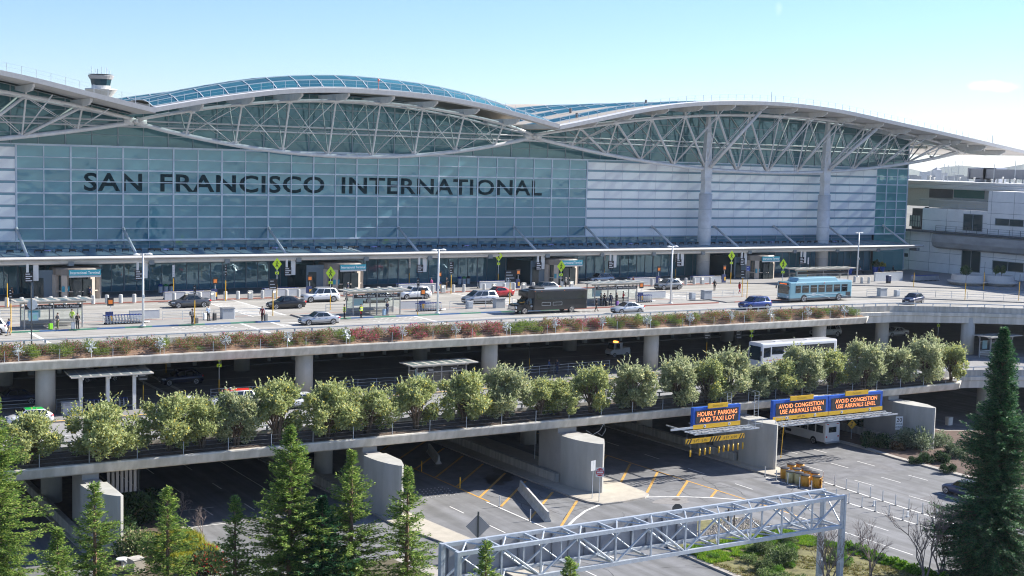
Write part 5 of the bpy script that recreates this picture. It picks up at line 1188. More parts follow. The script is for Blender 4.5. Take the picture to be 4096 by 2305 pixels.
# yellow sign posts
def ypost(pix, z, h, hy, lab, board=None, top=None):
    p = xy(pix, z); t = thing('sign_post', lab, 'sign post', p, rad(-12)); m = MB(); m.cyl(0, 0, 0, hy, .055, 8); m.build('yellow_post', YEL, t)
    m = MB(); m.cyl(0, 0, hy, h, .04, 6); m.build('post', DARK, t)
    if board:
        (w_, b, c_) = board; m = MB(); m.box(-w_/2, w_/2, -.09, -.045, h-b, h); o = m.build('board', c_, t); m = MB()
        k = max(2, int(b/.32))
        for i in range(k): z_ = h-b*(i+.6)/k; m.box(-w_*.4, w_*(.05+.3*((i*7) % 3)/2), -.1, -.0901, z_-.035, z_+.035)
        m.build('lettering', TEXTW, o)
    return t
BB = lambda w_, b: (w_, b, BLACK)
WB2 = lambda w_, b: (w_, b, mat('small_sign_white', (.6, .6, .6), .5))
for a in ((u1(65, 900), D1, 4.0, 2.9, 'thin yellow-based post at the far left kerb', None), (u1(97, 1120), D1, 4.6, 3.0, 'yellow-based post by the man in the blue jacket', BB(.28, 1.0)), (u1(1710, 1050), D1, 4.4, 2.7, 'yellow-based post beside the man with the backpack', BB(.28, .95)), (u1(1524, 820), D1, 4.4, 2.6, 'thin sign post left of the grey sedan', WB2(.3, 1.6)), (u1(1982, 845), D1, 4.8, 2.7, 'thin sign post right of the grey sedan', BB(.3, 1.5)),
          (u2(420, 975), D1, 4.4, 2.8, 'yellow post with two black boards left of the black sedan', BB(.95, 1.15)), (u2(1692, 965), D1, 4.5, .3, 'thin dark post at the middle cart row', BB(.3, 1.1)), (u2(1618, 715), D1, 4.4, 2.0, 'thin white-signed post behind the second shelter', WB2(.3, 1.6)), (u2(1985, 780), D1, 4.6, 2.7, 'post with black and white board right of the second lamp post', BB(.6, 1.7)), (u3(522, 930), D1, 5.2, 3.6, 'yellow post with the board numbered 12', BB(1.5, 1.5)),
          (u3(1355, 650), D1, 4.2, 1.6, 'thin white-signed post behind the hotel shuttle stop', WB2(.3, 1.2)), (u3(1978, 650), D1, 4.6, 1.7, 'post with board behind the third lamp post', BB(.5, 1.7)), (u4(808, 810), D1, 4.0, 2.8, 'yellow post with black boards by the woman in red', BB(.8, 1.2)), (u4(850, 835), D1, 4.9, 2.7, 'yellow post topped by a small blue sign', (.6, .7, BLUE)), (u4(1382, 640), D1, 3.6, 1.3, 'thin post left of the second great column', WB2(.28, 1.2)),
          (u5(787, 1160), D1, 2.6, 2.4, 'yellow post at the ramp wall end', None), (u5(1238, 1275), D1, 4.0, 2.6, 'yellow post on the curved ramp island', None), (u5(1402, 1185), D1, 4.6, 2.9, 'yellow post before the white round planters', None), (u5(1710, 1280), D1, 4.0, 2.8, 'yellow post at the far right ramp', None),
          (g4(465, 410), A1, 4.4, 2.6, 'lower level yellow post with dark board left of the coach', BB(.9, 1.3)), (g4(727, 385), A1, 4.0, 1.9, 'second lower level post left of the coach', BB(.9, 1.2)), (u3(697, 1448), A1, 4.2, 1.4, 'lower level post with a small board by the two people', BB(.6, .35)), (g0(870, 400), A1, 3.4, 1.9, 'lower level post by the left shelter', BB(1.0, 1.0)), (g0(605, 235), A1, 4, 3, 'yellow post in the shaded lower level', None), (g0(1008, 215), A1, 4, 3, 'second yellow post in the shaded lower level', None)):
    ypost(a[0], a[1], a[2], a[3], a[4], a[5])
o = [c_ for c_ in kids(bpy.data.objects[[x.name for x in COL.objects if x.get('label') == 'yellow post with the board numbered 12'][0]]) if c_.name.startswith('board')][0]
m = MB(); m.text('12', (-.62, -.0905, 3.78), (1, 0, 0), (0, 0, 1), .42, depth=.012, bold=.02); m.build('number', TEXTW, o)
t = thing('advance_sign', 'dark post with the back of a round sign at the left planter edge', 'sign post', xy(u1(278, 1250), 13.35)); m = MB(); m.cyl(0, 0, 0, 6.1, .07, 7); m.build('post', DARK, t); m = MB(); m.tube([(.1, -.02, 4.2), (.1, .03, 4.2)], .5, 14); m.build('plate', GALV, t)
t = thing('route_map_sign', 'pale blue map panel at the left shelter', 'map sign', xy(u1(295, 1095), D1)); m = MB(); m.box(-.5, .5, -.05, .05, .95, 1.95); p = m.build('panel', mat('map_blue', (.42, .60, .66), .5), t); m = MB(); m.box(-.05, .35, -.06, -.051, 1.1, 1.6); m.box(-.4, -.15, -.06, -.051, 1.2, 1.5); m.box(-.5, .5, -.06, -.051, 1.82, 1.95, 1); m.build('map', [mat('map_mint', (.35, .65, .55), .5), TEAL], p)
# hanging signs below the canopy
def hang(pix, lab):
    p = at(pix[0], pix[1], Y=176.6); t = thing('hanging_sign', lab, 'hanging sign', (p.x, 176.6, 18.4), 0, 'black signs hanging under the canopy'); m = MB(); m.box(-.55, -.25, -.1, .1, -1.2, 0); m.box(.35, 1.0, .2, .3, -2.3, 0); m.build('hanger', WHITE, t)
    m = MB(); m.box(-.75, .25, -.12, .05, -2.45, -1.2); o = m.build('board', BLACK, t, False); m = MB()
    for i, z in enumerate((-1.4, -1.68, -1.96, -2.24)): m.box(-.65, -.1+.25*(i % 2), -.13, -.1201, z-.05, z+.05)
    m.build('lettering', TEXTW, o)
for f, x, y, l in ((u1, 270, 610, 'left of the first drum entrance'), (u1, 1235, 600, 'behind the first lamp post'), (u2, 565, 575, 'left of the second drum entrance'), (u2, 1725, 545, 'above the white off-road car'), (u3, 790, 520, 'left of the third drum entrance'), (u3, 1425, 510, 'right of the third drum entrance'), (u3, 2020, 495, 'right of the third lamp post'), (u4, 820, 485, 'left of the fourth drum entrance'), (u4, 1342, 470, 'beside the second great column')): hang(f(x, y), 'black hanging sign '+l)
# island railings
def railing(pixs, z, lab, h=1.05, n=3):
    pts = [at(*p, z=z) for p in pixs]; t = thing('railing', lab, 'railing', pts[0]); r = MB(); po = []
    for a, b in zip(pts, pts[1:]):
        for k in range(n): zz = h*(k+1)/n; r.tube([(a.x, a.y, z+zz), (b.x, b.y, z+zz)], .03, 4)
        L = (b-a).length; c_ = max(1, int(L/2.0))
        for i in range(c_+1): q = a+(b-a)*i/c_; po.append(q-Vector(pts[0]))
    r.build('rails', GALV, t, world=True); m = MB(); m.cyl(0, 0, 0, h+.02, .035, 5); repeat(m, 'post', GALV, t, po)
railing([u1(0, 1010), u1(200, 1010)], D1, 'grey railing left of the left shelter'); railing([u1(730, 1040), u1(905, 1040)], D1, 'grey railing between the left shelter and the carts'); railing([u1(1430, 1015), u1(1945, 1000)], D1, 'grey railing right of the left carts'); railing([u1(2060, 995), u2(345, 985)], D1, 'grey railing behind the woman in the red coat')
railing([u2(885, 950), u2(1115, 945)], D1, 'grey railing left of the second shelter'); railing([u2(1975, 920), u3(150, 915)], D1, 'grey railing right of the middle carts'); railing([u3(190, 910), u3(550, 890)], D1, 'grey railing in front of the silver minivan'); railing([u3(1955, 835), u4(445, 828)], D1, 'grey railing right of the third lamp post'); railing([u4(535, 822), u4(825, 805)], D1, 'grey railing by the woman in red')
railing([u5(375, 1240), u5(470, 1240)], D1, 'grey railing behind the light blue bus'); railing([u5(660, 1240), u5(980, 1252), u5(1400, 1270), u5(1758, 1285)], D1, 'long grey railing on the curved ramp island')
railing([g0(0, 455), g0(230, 440)], A1, 'lower level railing at the left edge'); railing([g0(345, 440), g0(500, 430)], A1, 'lower level railing behind the first bin'); railing([g0(1280, 375), g2(260, 340)], A1, 'lower level railing behind the red taxi'); railing([g2(540, 320), g2(990, 290)], A1, 'lower level railing left of the taxi shelter'); railing([g2(1300, 265), u3(1400, 1440)], A1, 'lower level railing behind the two people'); railing([(3738, 1425), (3860, 1430)], A1, 'lower level railing by the two carts at right'); railing([(3918, 1430), (3960, 1432)], A1, 'lower level short railing left of the right shelter')
# fences of the planters with star ornaments
def fence(y, z, x0, x1, step, h, lab, wires):
    t = thing('planter_fence', lab, 'fence', (x0, y, z)); w_ = MB(); x = x0; pos = []
    while x <= x1+.01: pos.append(x); x += step
    m = MB(); m.box(-.022, .022, -.022, .022, -.1, h); repeat(m, 'post', GALV, t, [(x-x0, 0, 0) for x in pos])
    for k in range(wires): zz = z+h*(k+.75)/wires; w_.tube([(x0, y, zz), (pos[-1], y, zz)], .009, 4)
    w_.build('wires', mat('wire_grey', (.22, .22, .22), .5), t, world=True)
fence(132.55, 12.58, 20.6, 139.2, 5.1, 1.05, 'thin wire fence on the front edge of the upper planter', 4); fence(113.35, 6.6, 12.5, 136, 4.05, 1.1, 'thin wire fence on the front edge of the lower planter', 3)
def star():
    t = thing('star_ornament', 'x', 'ornament'); m = MB(); m.cyl(0, 0, 0, .8, .04, 6); m.build('post', GALV, t); m = MB(); r_ = random.Random(8)
    for k in range(34):
        d = rdir(r_); m.tube([(0, 0, 1.05), Vector((0, 0, 1.05))+d*.5], .017, 4, cap=False); q = Vector((0, 0, 1.05))+d*.52; m.sphere((q.x, q.y, q.z), .055, 6, 4)
    m.build('star', mat('star_metal', (.62, .66, .66), .3, metal=.5), t); return t
xs = [at(*f, Y=132.7).x for f in (u1(165, 1370), u1(803, 1335), u1(1408, 1310), u1(1985, 1270), u2(550, 1240), u2(1067, 1215), u2(1562, 1190), u2(2030, 1165), u3(500, 1140), u3(930, 1110), u3(1340, 1090), u3(1732, 1070), u3(2110, 1050), u4(712, 1030), u4(1058, 1010), u4(1390, 990), u4(1712, 970))]
series(star, [(x, 132.75, 12.6) for x in xs], ['silver starburst ornament, '+n+' from the left in the flower planter' for n in ('first', 'second', 'third', 'fourth', 'fifth', 'sixth', 'seventh', 'eighth', 'ninth', 'tenth', 'eleventh', 'twelfth', 'thirteenth', 'fourteenth', 'fifteenth', 'sixteenth', 'seventeenth')], 'silver starburst ornaments in the upper planter', rzs=[i*.7 for i in range(17)])
# ---- shelters
SGL = clearglass('shelter_glass', (.86, .93, .92), .10); FRAME = mat('shelter_frame', (.36, .36, .36), .4, metal=.3); SROOF = mat('shelter_roof', (.42, .40, .36), .5, var=.08); SKYG = mat('roof_glass_pane', (.20, .25, .24), .15)
def shelter(p0, p1, z, lab, text, h=2.5, posts=3, over=1.1):
    """p0/p1: front base corners in pixels"""
    a, b = at(*p0, z=z), at(*p1, z=z); L = b.x-a.x; dep = 1.9; t = thing('bus_shelter', lab, 'shelter', (a.x, a.y, z))
    m = MB(); m.loft([[(-over, -.9, h+.46), (-over, dep+.3, h+.46), (-over, dep+.3, h+.58), (-over, -.9, h+.58)], [(L+over, -.9, h+.46), (L+over, dep+.3, h+.46), (L+over, dep+.3, h+.58), (L+over, -.9, h+.58)]])
    m.beam((-over*.4, .1, h+.28), (L+over*.4, .1, h+.28), .12, .2); m.beam((-over*.4, dep-.1, h+.35), (L+over*.4, dep-.1, h+.35), .12, .2); rf = m.build('roof', SROOF, t)
    m = MB(); n = 7
    for i in range(n): x0 = -over+.35+(L+2*over-.4)*i/n; m.add([(x0, -.6, h+.585), (x0+.6*(L+2*over)/n, -.6, h+.585), (x0+.6*(L+2*over)/n, dep+.0, h+.585), (x0, dep+.0, h+.585)], [(0, 1, 2, 3)])
    m.build('roof_glazing', SKYG, rf)
    m = MB()
    for i in range(posts): x = L*i/(posts-1); m.box(x-.06, x+.06, -.06, .06, 0, h+.3); m.box(x-.06, x+.06, dep-.06, dep+.06, 0, h+.35)
    for y in (0, dep): m.box(0, L, y-.05, y+.05, h-.45, h-.35)
    m.build('frame', FRAME, t)
    m = MB(); m.box(.061, L-.061, dep-.04, dep+.04, .1, .75); m.box(.5, L-.5, dep-.65, dep-.15, .42, .5); m.build('bench', mat('bench_steel', (.40, .38, .36), .5), t)
    m = MB(); m.quad((.06, dep, .75), (L-.06, dep, .75), (L-.06, dep, h-.45), (.06, dep, h-.45)); m.quad((0, .06, .75), (0, dep-.06, .75), (0, dep-.06, h-.45), (0, .06, h-.45)); m.quad((L, .06, .75), (L, dep-.06, .75), (L, dep-.06, h-.45), (L, .06, h-.45)); m.build('glass_panels', SGL, t)
    m = MB(); m.box(.065, L/2-.07, -.045, .045, h-.35, h+.05); m.box(L/2+.07, L-.065, -.045, .045, h-.35, h+.05); s = m.build('name_board', BLACK, t)
    if text:
        m = MB()
        for c_ in (.27, .75): m.text(text, (L*c_, -.05, h-.24), (1, 0, 0), (0, 0, 1), .24, align='CENTER', bold=.01, depth=.006, width=L*.42)
        m.build('sign_text', TEXTW, s)
    m = MB(); m.box(L*.12, L*.34, dep-.09, dep-.05, 1.0, 2.2); m.build('poster', mat('poster_blue', (.40, .62, .68), .5), t)
shelter(u1(215, 1095), u1(730, 1078), D1, 'glazed bus shelter at the left with a Ride App Pickup board', 'Ride App Pickup'); shelter(u2(1125, 975), u2(1545, 960), D1, 'glazed bus shelter at the crossing with two marshals before it', 'Ride App Pickup'); shelter(u3(1270, 885), u3(1580, 860), D1, 'glazed shuttle shelter behind the black bus where people queue', 'Hotel Courtesy Shuttle')
shelter(g2(1010, 330), g2(1300, 305), A1, 'glazed taxi shelter on the lower level between the trees', 'Taxis'); shelter((3960, 1432), (4110, 1436), A1, 'glazed shelter at the right end of the lower level', '')
shelter(u4(1290, 690), u4(1780, 680), D1, 'low glass-roofed shelter hidden behind the light blue bus', '', h=1.9)
a, b = at(*g0(490, 462), z=A1), at(*g0(826, 445), z=A1); t = thing('open_shelter', 'open-sided shelter on three thick white posts by the lower carts', 'shelter', (a.x, a.y, A1)); L = b.x-a.x
for x in (0, L/2, L): m = MB(); m.box(x-.16, x+.16, -.16, .16, 0, 3.6); m.beam((x, -1.0, 3.55), (x, 1.2, 3.75), .14, .2); m.build('post', WHITE, t)
m = MB(); m.loft([[(-1.2, -1.3, 3.7), (-1.2, 1.5, 3.95), (-1.2, 1.5, 4.07), (-1.2, -1.3, 3.82)], [(L+1.6, -1.3, 3.7), (L+1.6, 1.5, 3.95), (L+1.6, 1.5, 4.07), (L+1.6, -1.3, 3.82)]]); rf = m.build('roof', SROOF, t); m = MB()
for i in range(8): x = -1.1+i*(L+2.6)/8; m.add([(x, -1.2, 3.84), (x+.8*(L+2.6)/8, -1.2, 3.84), (x+.8*(L+2.6)/8, 1.35, 4.07), (x, 1.35, 4.07)], [(0, 1, 2, 3)])
m.build('roof_glazing', mat('dull_roof_pane', (.16, .19, .20), .3), rf)
# ---- ground level: barriers, barrels, posts, cones
def jersey(a, b, lab):
    a, b = Vector(a), Vector(b); L = (b-a).length; t = thing('jersey_barrier', lab, 'barrier', (a.x, a.y, 0), math.atan2(b.y-a.y, b.x-a.x)); m = MB(); n = max(1, round(L/6))
    for i in range(n):
        x0, x1 = L*i/n+.04, L*(i+1)/n-.04; m.prismx([(-.32, 0), (.32, 0), (.32, .1), (.14, .38), (.09, .95), (-.09, .95), (-.14, .38), (-.32, .1)], x0, x1)
        m.box(x0+.003, x1-.003, -.095, .095, .951, .958)
    m.build('concrete', mat('barrier_concrete', (.50, .49, .46), .8, var=.22, scale=1.5, bump=.1), t)
q = lambda x, y: at(*g1(x, y), z=0)
jersey(q(1240, 540), q(1525, 872), 'pale jersey barrier across the yellow hatching in the sun'); jersey(q(300, 150), q(400, 278), 'jersey barrier deep in the shade of the middle mouth')
m0 = None; nb = 0
def barrel(c_):
    t = thing('crash_barrel', 'x', 'crash barrel'); m = MB(); m.lathe([(.44, 0), (.46, .4), (.475, .42), (.47, .8), (.47, 1.1)], 18); m.build('drum', c_, t, True); m = MB(); m.lathe([(.50, 1.1), (.50, 1.17), (.36, 1.21), (.06, 1.28), (.02, 1.28)], 18); m.build('lid', mat('barrel_lid', (.045, .045, .05), .55), t); return t
BY = mat('barrel_yellow', (.62, .29, .03), .45, var=.08, scale=3); BP = mat('barrel_pale', (.58, .50, .25), .5, var=.1, scale=3)
for (x, y, c_, l) in ((315, 585, BY, 'leftmost orange crash barrel, nearest the pier'), (372, 548, BY, 'orange crash barrel second in the back row'), (447, 540, BY, 'orange crash barrel at the right end of the back row'), (420, 592, BY, 'orange crash barrel half hidden between the two cream ones'), (490, 583, BY, 'orange crash barrel in the middle row behind'), (362, 615, BP, 'left cream-coloured crash barrel'), (440, 628, BP, 'right cream-coloured crash barrel'), (515, 604, BY, 'orange crash barrel in the middle row in front'), (580, 628, BY, 'orange crash barrel behind the chevron one'), (497, 650, BY, 'orange crash barrel left of the chevron one'), (597, 662, BY, 'foremost orange crash barrel with a black chevron plate')):
    p = at(*g5(x, y), z=0); t = barrel(c_); place(t, (p.x, p.y, .01), 0, l); t['group'] = 'crash barrels at the pier nose'; nb += 1
m = MB(); m.box(-.52, .52, -.53, -.51, .05, 1.05); ch = m.build('chevron_plate', mat('plate_orange', (.7, .35, .03), .5), t); ch.rotation_euler.z = rad(40); m = MB()
for k in range(3): 
    z = .12+.32*k
    for s in (-1, 1): m.add([(0, -.535, z+.22), (s*.48, -.535, z-.06), (s*.48, -.535, z+.1), (0, -.535, z+.38)], [(0, 1, 2, 3) if s > 0 else (3, 2, 1, 0)])
m.build('chevrons', BLACK, ch)
def delin():
    t = thing('delineator_post', 'x', 'lane post'); m = MB(); m.cyl(0, 0, .02, 1.1, .05, 8); m.build('post', mat('delineator_white', (.62, .62, .60), .5), t); m = MB(); m.cyl(0, 0, 0, .03, .14, 8); m.build('foot', BLACK, t); return t
y = 105.8; L1 = []; L2 = []
while y > 70: L1.append((97.6-(105.8-y)*.008, y, .01)); y -= 1.75
y = 101.4
while y > 70: L2.append((101.75-(101.7-y)*.055 if y > 92 else 101.2-(92-y)*.03-.0, y, .01)); y -= 1.75
series(delin, L1, 'white flexible lane post in the row nearer the gantry', 'white lane posts, near row'); series(delin, L2, 'white flexible lane post in the farther row on the kerb line', 'white lane posts, far row')
for k, (x, y) in enumerate(((1025, 718), (1342, 862))): t = delin(); p = q(x, y); place(t, (p.x, p.y, .01), 0, ['single white lane post left of the sunlit jersey barrier', 'single white lane post in the shadow of the jersey barrier'][k])
for k, (x, y) in enumerate(((222, 355), (618, 528))): p = q(x, y); t = thing('yellow_marker_post', ['farther yellow marker post in the shaded mouth', 'nearer yellow marker post on the yellow line in shade'][k], 'marker post', (p.x, p.y, .01)); m = MB(); m.cyl(0, 0, .03, 1.15, .06, 8); m.build('post', YEL, t); m = MB(); m.cyl(0, 0, 0, .03, .15, 8); m.build('foot', BLACK, t)
m = MB(); m.box(99.4, 100.3, 66, 90, .001, .06)
for k, (x, y) in enumerate(((495, 650), (514, 665))):
    p = at(*g3(x, y), z=.16); t = thing('traffic_cone', ['taller orange traffic cone beside the pier shaft', 'nearer orange traffic cone touching the pier shaft'][k], 'traffic cone', (p.x, p.y, .166)); m = MB(); m.lathe([(.17, .06), (.03, 1.0 if k == 0 else .75), (.01, 1.0 if k == 0 else .75)], 12); m.build('cone', mat('cone_orange', (.75, .10, .03), .5), t); m = MB(); m.bbox(0, 0, .03, .45, .45, .06, 0, .02); m.build('base', BLACK, t); m = MB(); m.lathe([(.118, .42), (.088, .6), (.08, .6), (.11, .42)], 12); m.build('reflective_band', WHITE, t)
t = thing('marker_plate', 'small white plate between the lane post rows', 'marker plate', (at(*g5(1108, 830), z=0).x, at(*g5(1108, 830), z=0).y, .01)); m = MB(); m.box(-.11, .11, -.05, .05, .1, .52); m.box(-.14, .14, -.14, .14, 0, .1); m.build('block', WHITE, t); c_ = copy_tree(t); p = at(*g5(1405, 925), z=0); place(c_, (p.x, p.y, .01), 0, 'second small white plate farther right between the lane posts')
# signs at ground level
def gsign(pix, h, lab, z=0): 
    p = at(*pix, z=z); t = thing('road_sign', lab, 'road sign', (p.x, p.y, z), rad(-20)); m = MB(); m.cyl(0, .03, 0, h, .04, 6); m.build('post', GALV, t); return t
t = gsign(g3(893, 913), 3.35, 'round red DO NOT ENTER sign at the island tip', .166); m = MB(); m.box(-.42, .42, -.02, .0, 2.45, 3.35); p = m.build('plate', WHITE, t); m = MB(); m.tube([(0, -.026, 2.9), (0, -.0205, 2.9)], .40, 24); d_ = m.build('red_disc', mat('sign_red', (.5, .015, .03), .45), p); m = MB(); m.box(-.31, .31, -.034, -.0265, 2.84, 2.96); m.text('DO NOT', (0, -.028, 3.03), (1, 0, 0), (0, 0, 1), .135, align='CENTER', bold=.03, depth=.005); m.text('ENTER', (0, -.028, 2.64), (1, 0, 0), (0, 0, 1), .135, align='CENTER', bold=.03, depth=.005); m.build('bar_and_letters', TEXTW, d_)
t = gsign(g3(845, 890), 3.7, 'back of a tall white sign left of the no entry sign', .166); m = MB(); m.box(-.32, .32, -.0, .02, 2.75, 3.75); m.build('plate', mat('sign_back', (.55, .56, .57), .5), t); t.rotation_euler.z = rad(12)
t = gsign(g5(1318, 300), 3.4, 'white 20 ZONE AHEAD speed sign by the right pier', .16); m = MB(); m.box(-.46, .46, -.02, 0, 2.0, 3.6); p = m.build('plate', WHITE, t); m = MB(); m.text('20', (0, -.021, 2.95), (1, 0, 0), (0, 0, 1), .5, align='CENTER', bold=.02, depth=.006); m.text('ZONE', (0, -.021, 2.6), (1, 0, 0), (0, 0, 1), .2, align='CENTER', bold=.02, depth=.006); m.text('AHEAD', (0, -.021, 2.25), (1, 0, 0), (0, 0, 1), .2, align='CENTER', bold=.02, depth=.006); m.build('lettering', BLACK, p)
def diamond(t, z, q_, mt, nm='diamond'):
    m = MB(); m.add([(0, -.02, z-q_), (q_, -.02, z), (0, -.02, z+q_), (-q_, -.02, z), (0, 0, z-q_), (q_, 0, z), (0, 0, z+q_), (-q_, 0, z)], [(0, 1, 2, 3), (7, 6, 5, 4), (0, 4, 5, 1), (1, 5, 6, 2), (2, 6, 7, 3), (3, 7, 4, 0)]); return m.build(nm, mt, t)
t = gsign(g5(905, 235), 2.2, 'yellow diamond merge sign below the right message board', .16); d_ = diamond(t, 1.8, .6, mat('warning_yellow', (.75, .40, .02), .5)); m = MB(); m.beam((0, -.03, 1.5), (0, -.03, 2.0), .01, .09); m.beam((-.2, -.03, 1.58), (0, -.03, 1.8), .01, .08); m.add([(-.12, -.031, 1.97), (.12, -.031, 1.97), (0, -.031, 2.17)], [(0, 1, 2)]); m.build('arrow', BLACK, d_)
t = gsign(g1(795, 1265), 3.6, 'grey back of a diamond sign above the left end of the gantry', 0); diamond(t, 2.85, 1.0, mat('diamond_back', (.40, .395, .39), .6)); m = MB(); m.box(-.07, .07, -.12, -.03, .0, 4.1); m.build('timber_post', mat('dark_timber', (.10, .11, .10), .7), t); t.rotation_euler.z = rad(-25)
t = gsign(g3(430, 605), 4.2, 'slim post with a small plate in the shaded island', .166); m = MB(); m.box(-.25, .25, -.02, 0, 3.9, 4.3); m.build('plate', WHITE, t)
t = gsign(g3(1450, 1131), 2.4, 'grey back of an octagonal sign behind the gantry', 0); m = MB(); m.tube([(0, -.02, 2.1), (0, .0, 2.1)], .5, 8); m.build('plate', mat('sign_back_dark', (.12, .115, .11), .6), t)
# striped clearance screen in the left mouth
a, b = at(*g0(650, 850), Y=116.5), at(*g0(838, 835), Y=116.5); t = thing('striped_screen', 'hanging screen of pale vertical slats in the left underpass mouth', 'screen', (a.x, 116.5, 2.6)); m = MB(); L = b.x-a.x
for i in range(7): m.box(L*i/7, L*i/7+L*.09, -.05, .05, .35, 3.0)
m.build('slats', mat('slat_pale', (.42, .39, .38), .7), t); m = MB(); m.box(0, L, -.12, -.06, 2.9, 3.05); m.box(0, L, .06, .1, .4, .5); m.box(L-.05, L+.1, -.06, .06, -2.5, 3.0); m.build('screen_frame', DARK, t)
t = thing('concrete_cabinet', 'small beige concrete box beside the leftmost pier', 'cabinet', gp(545, 2290), rad(12)); m = MB(); m.bbox(0, 0, .55, 1.0, 1.1, 1.1, 0, .04); m.build('box', SAND, t); m = MB(); m.bbox(0, 0, 1.13, 1.06, 1.16, .05); m.build('lid', CONC, t)
t = thing('standpipe', 'white backflow pipe with red tag below the leftmost pier', 'standpipe', gp(490, 2275)); m = MB(); m.lathe([(.08, 0), (.08, .7), (.5, .75), (.5, .82), (.05, .9)], 12); m.build('dish', WHITE, t); m = MB(); m.tube([(.25, -.3, 0), (.25, -.3, .5), (.25, .1, .5), (.25, .1, 0)], .1, 8); m.build('pipe', GALV, t)
t = thing('small_kerb_box', 'pale box under the right ramp beside its column', 'box', xy((3795, 1700), 0)); m = MB(); m.bbox(0, 0, .5, .8, .6, 1.0, 0, .04); m.build('box', CONCL, t); m = MB(); m.bbox(0, 0, 1.02, .86, .66, .05); m.build('lid', CONC, t)
# ------------------------------------------------------------------ electronic message boards at the deck edge
EB = mat('board_blue', (.012, .10, .48), .55, var=.12, scale=2); EY = mat('board_yellow', (.75, .44, .02), .45); SCR = mat('led_screen', (.035, .032, .035), .5); LED = mat('led_orange', (.9, .3, .1), .5, emit=(1, .30, .10, .6))
def board(name_lab, x0, x1, z0, z1, Y, lines, hint, top='Domestic', plate=None):
    t = thing('message_board', name_lab, 'message sign', ((x0+x1)/2, Y, z0)); w_ = x1-x0; X = lambda u: -w_/2+w_*u
    m = MB(); m.box(-w_/2, w_/2, 0, .45, .0, z1-z0); m.build('cabinet', EB, t)
    m = MB(); m.box(X(.045), X(.955), -.05, -.003, (z1-z0)*.235, (z1-z0)*.86); s = m.build('screen', SCR, t)
    m = MB(); hh = (z1-z0)*.215
    for i, ln in enumerate(lines): m.text(ln, (0, -.055, (z1-z0)*(.585-.275*i)), (1, 0, 0), (0, 0, 1), hh, align='CENTER', bold=.014, depth=.012, width=w_*.84)
    m.build('led_text', LED, s)
    m = MB(); m.box(-w_/2, w_/2, -.06, -.004, -.02, (z1-z0)*.195); y = m.build('lower_strip', EY, t)
    m = MB()
    for u in (.24, .76): m.tube([(X(u), -.07, .22), (X(u), -.061, .22)], .17, 14)
    a = m.build('arrow_disc', TEXTW, y); m = MB()
    for u in (.24, .76): m.box(X(u)-.025, X(u)+.025, -.08, -.0705, .2, .34); m.add([(X(u)-.1, -.0805, .22), (X(u), -.0805, .09), (X(u)+.1, -.0805, .22)], [(0, 1, 2)])
    m.build('arrow', BLACK, a)
    if plate: m = MB(); m.text(plate, (0, -.062, .1), (1, 0, 0), (0, 0, 1), .22, align='CENTER', depth=.006); m.build('height_text', BLACK, y)
    m = MB(); m.box(X(.29), X(.71), -.12, -.005, z1-z0-.16, z1-z0+.34); p = m.build('top_plate', EY, t); m = MB(); m.text(top, (0, -.121, z1-z0-.01), (1, 0, 0), (0, 0, 1), .25, align='CENTER', depth=.006); m.build('plate_text', mat('brown_lettering', (.30, .17, .01), .6), p)
    return t
board('blue framed message board reading HOURLY PARKING AND TAXI LOT', 90.55, 97.05, 5.05, 7.3, 109.5, ('HOURLY PARKING', 'AND TAXI LOT'), 0)
board('left of the two joined boards reading AVOID CONGESTION USE ARRIVALS LEVEL', 102.25, 110.55, 4.92, 7.15, 110, ('AVOID CONGESTION', 'USE ARRIVALS LEVEL'), 0, plate='14FT 5IN')
board('right of the two joined boards reading AVOID CONGESTION USE ARRIVALS LEVEL', 110.65, 119.3, 4.92, 7.12, 110, ('AVOID CONGESTION', 'USE ARRIVALS LEVEL'), 0)
def catwalk(x0, x1, y0, y1, z, lab, ladder):
    t = thing('catwalk', lab, 'catwalk', (x0, y0, z)); m = MB()
    for y in (y0, (y0+y1)/2, y1): m.box(x0, x1, y-.06, y+.06, z-.12, z+.02)
    x = x0
    while x < x1: m.box(x, x+.06, y0+.061, y1-.061, z-.06, z+.0); x += .55
    m.build('grating', GALV, t, world=True); m = MB(); x = x0+1.2
    while x < x1-.5: m.bbox(x, y0-.2, z+.1, .8, .3, .16); x += 2.9
    m.build('flood_lamp', mat('lamp_grey', (.3, .33, .35), .4), t, world=True); m = MB()
    x = x0+.6
    while x < x1: m.box(x-.05, x+.05, y1, 113.2, z-.15, z-.03); x += 3.1
    m.build('bracket_arm', GALV, t, world=True)
    xl = ladder; m = MB()
    for sx in (-.3, .3): m.tube([(xl+sx, 112, z), (xl+sx, 112, z+3.1), (xl+sx, 113.6, z+3.1)], .035, 5)
    for k in range(9): m.tube([(xl-.3, 112, z+.3+k*.3), (xl+.3, 112, z+.3+k*.3)], .02, 4)
    for h in (.45, .95): m.tube([(xl-.9, y0, z+h), (xl+1.0, y0, z+h)], .025, 4); 
    for sx in (-.9, .05, 1.0): m.cyl(xl+sx, y0, z, z+.95, .03, 5)
    m.build('ladder_rail', GALV, t, world=True)
catwalk(89.3, 98.2, 107.7, 109.3, 4.95, 'steel catwalk with lamps under the hourly parking board', 97.6); catwalk(101.6, 119.6, 107.9, 109.7, 4.8, 'long steel catwalk with lamps under the two joined boards', 101.6)
t = thing('height_bar', 'hanging yellow and black striped bar reading 6 FT 6 IN', 'height bar', (89.5, 109.3, 3.55)); m = MB(); m.box(0, 8.1, 0, .06, 0, .52); m.build('bar', EY, t); m = MB()
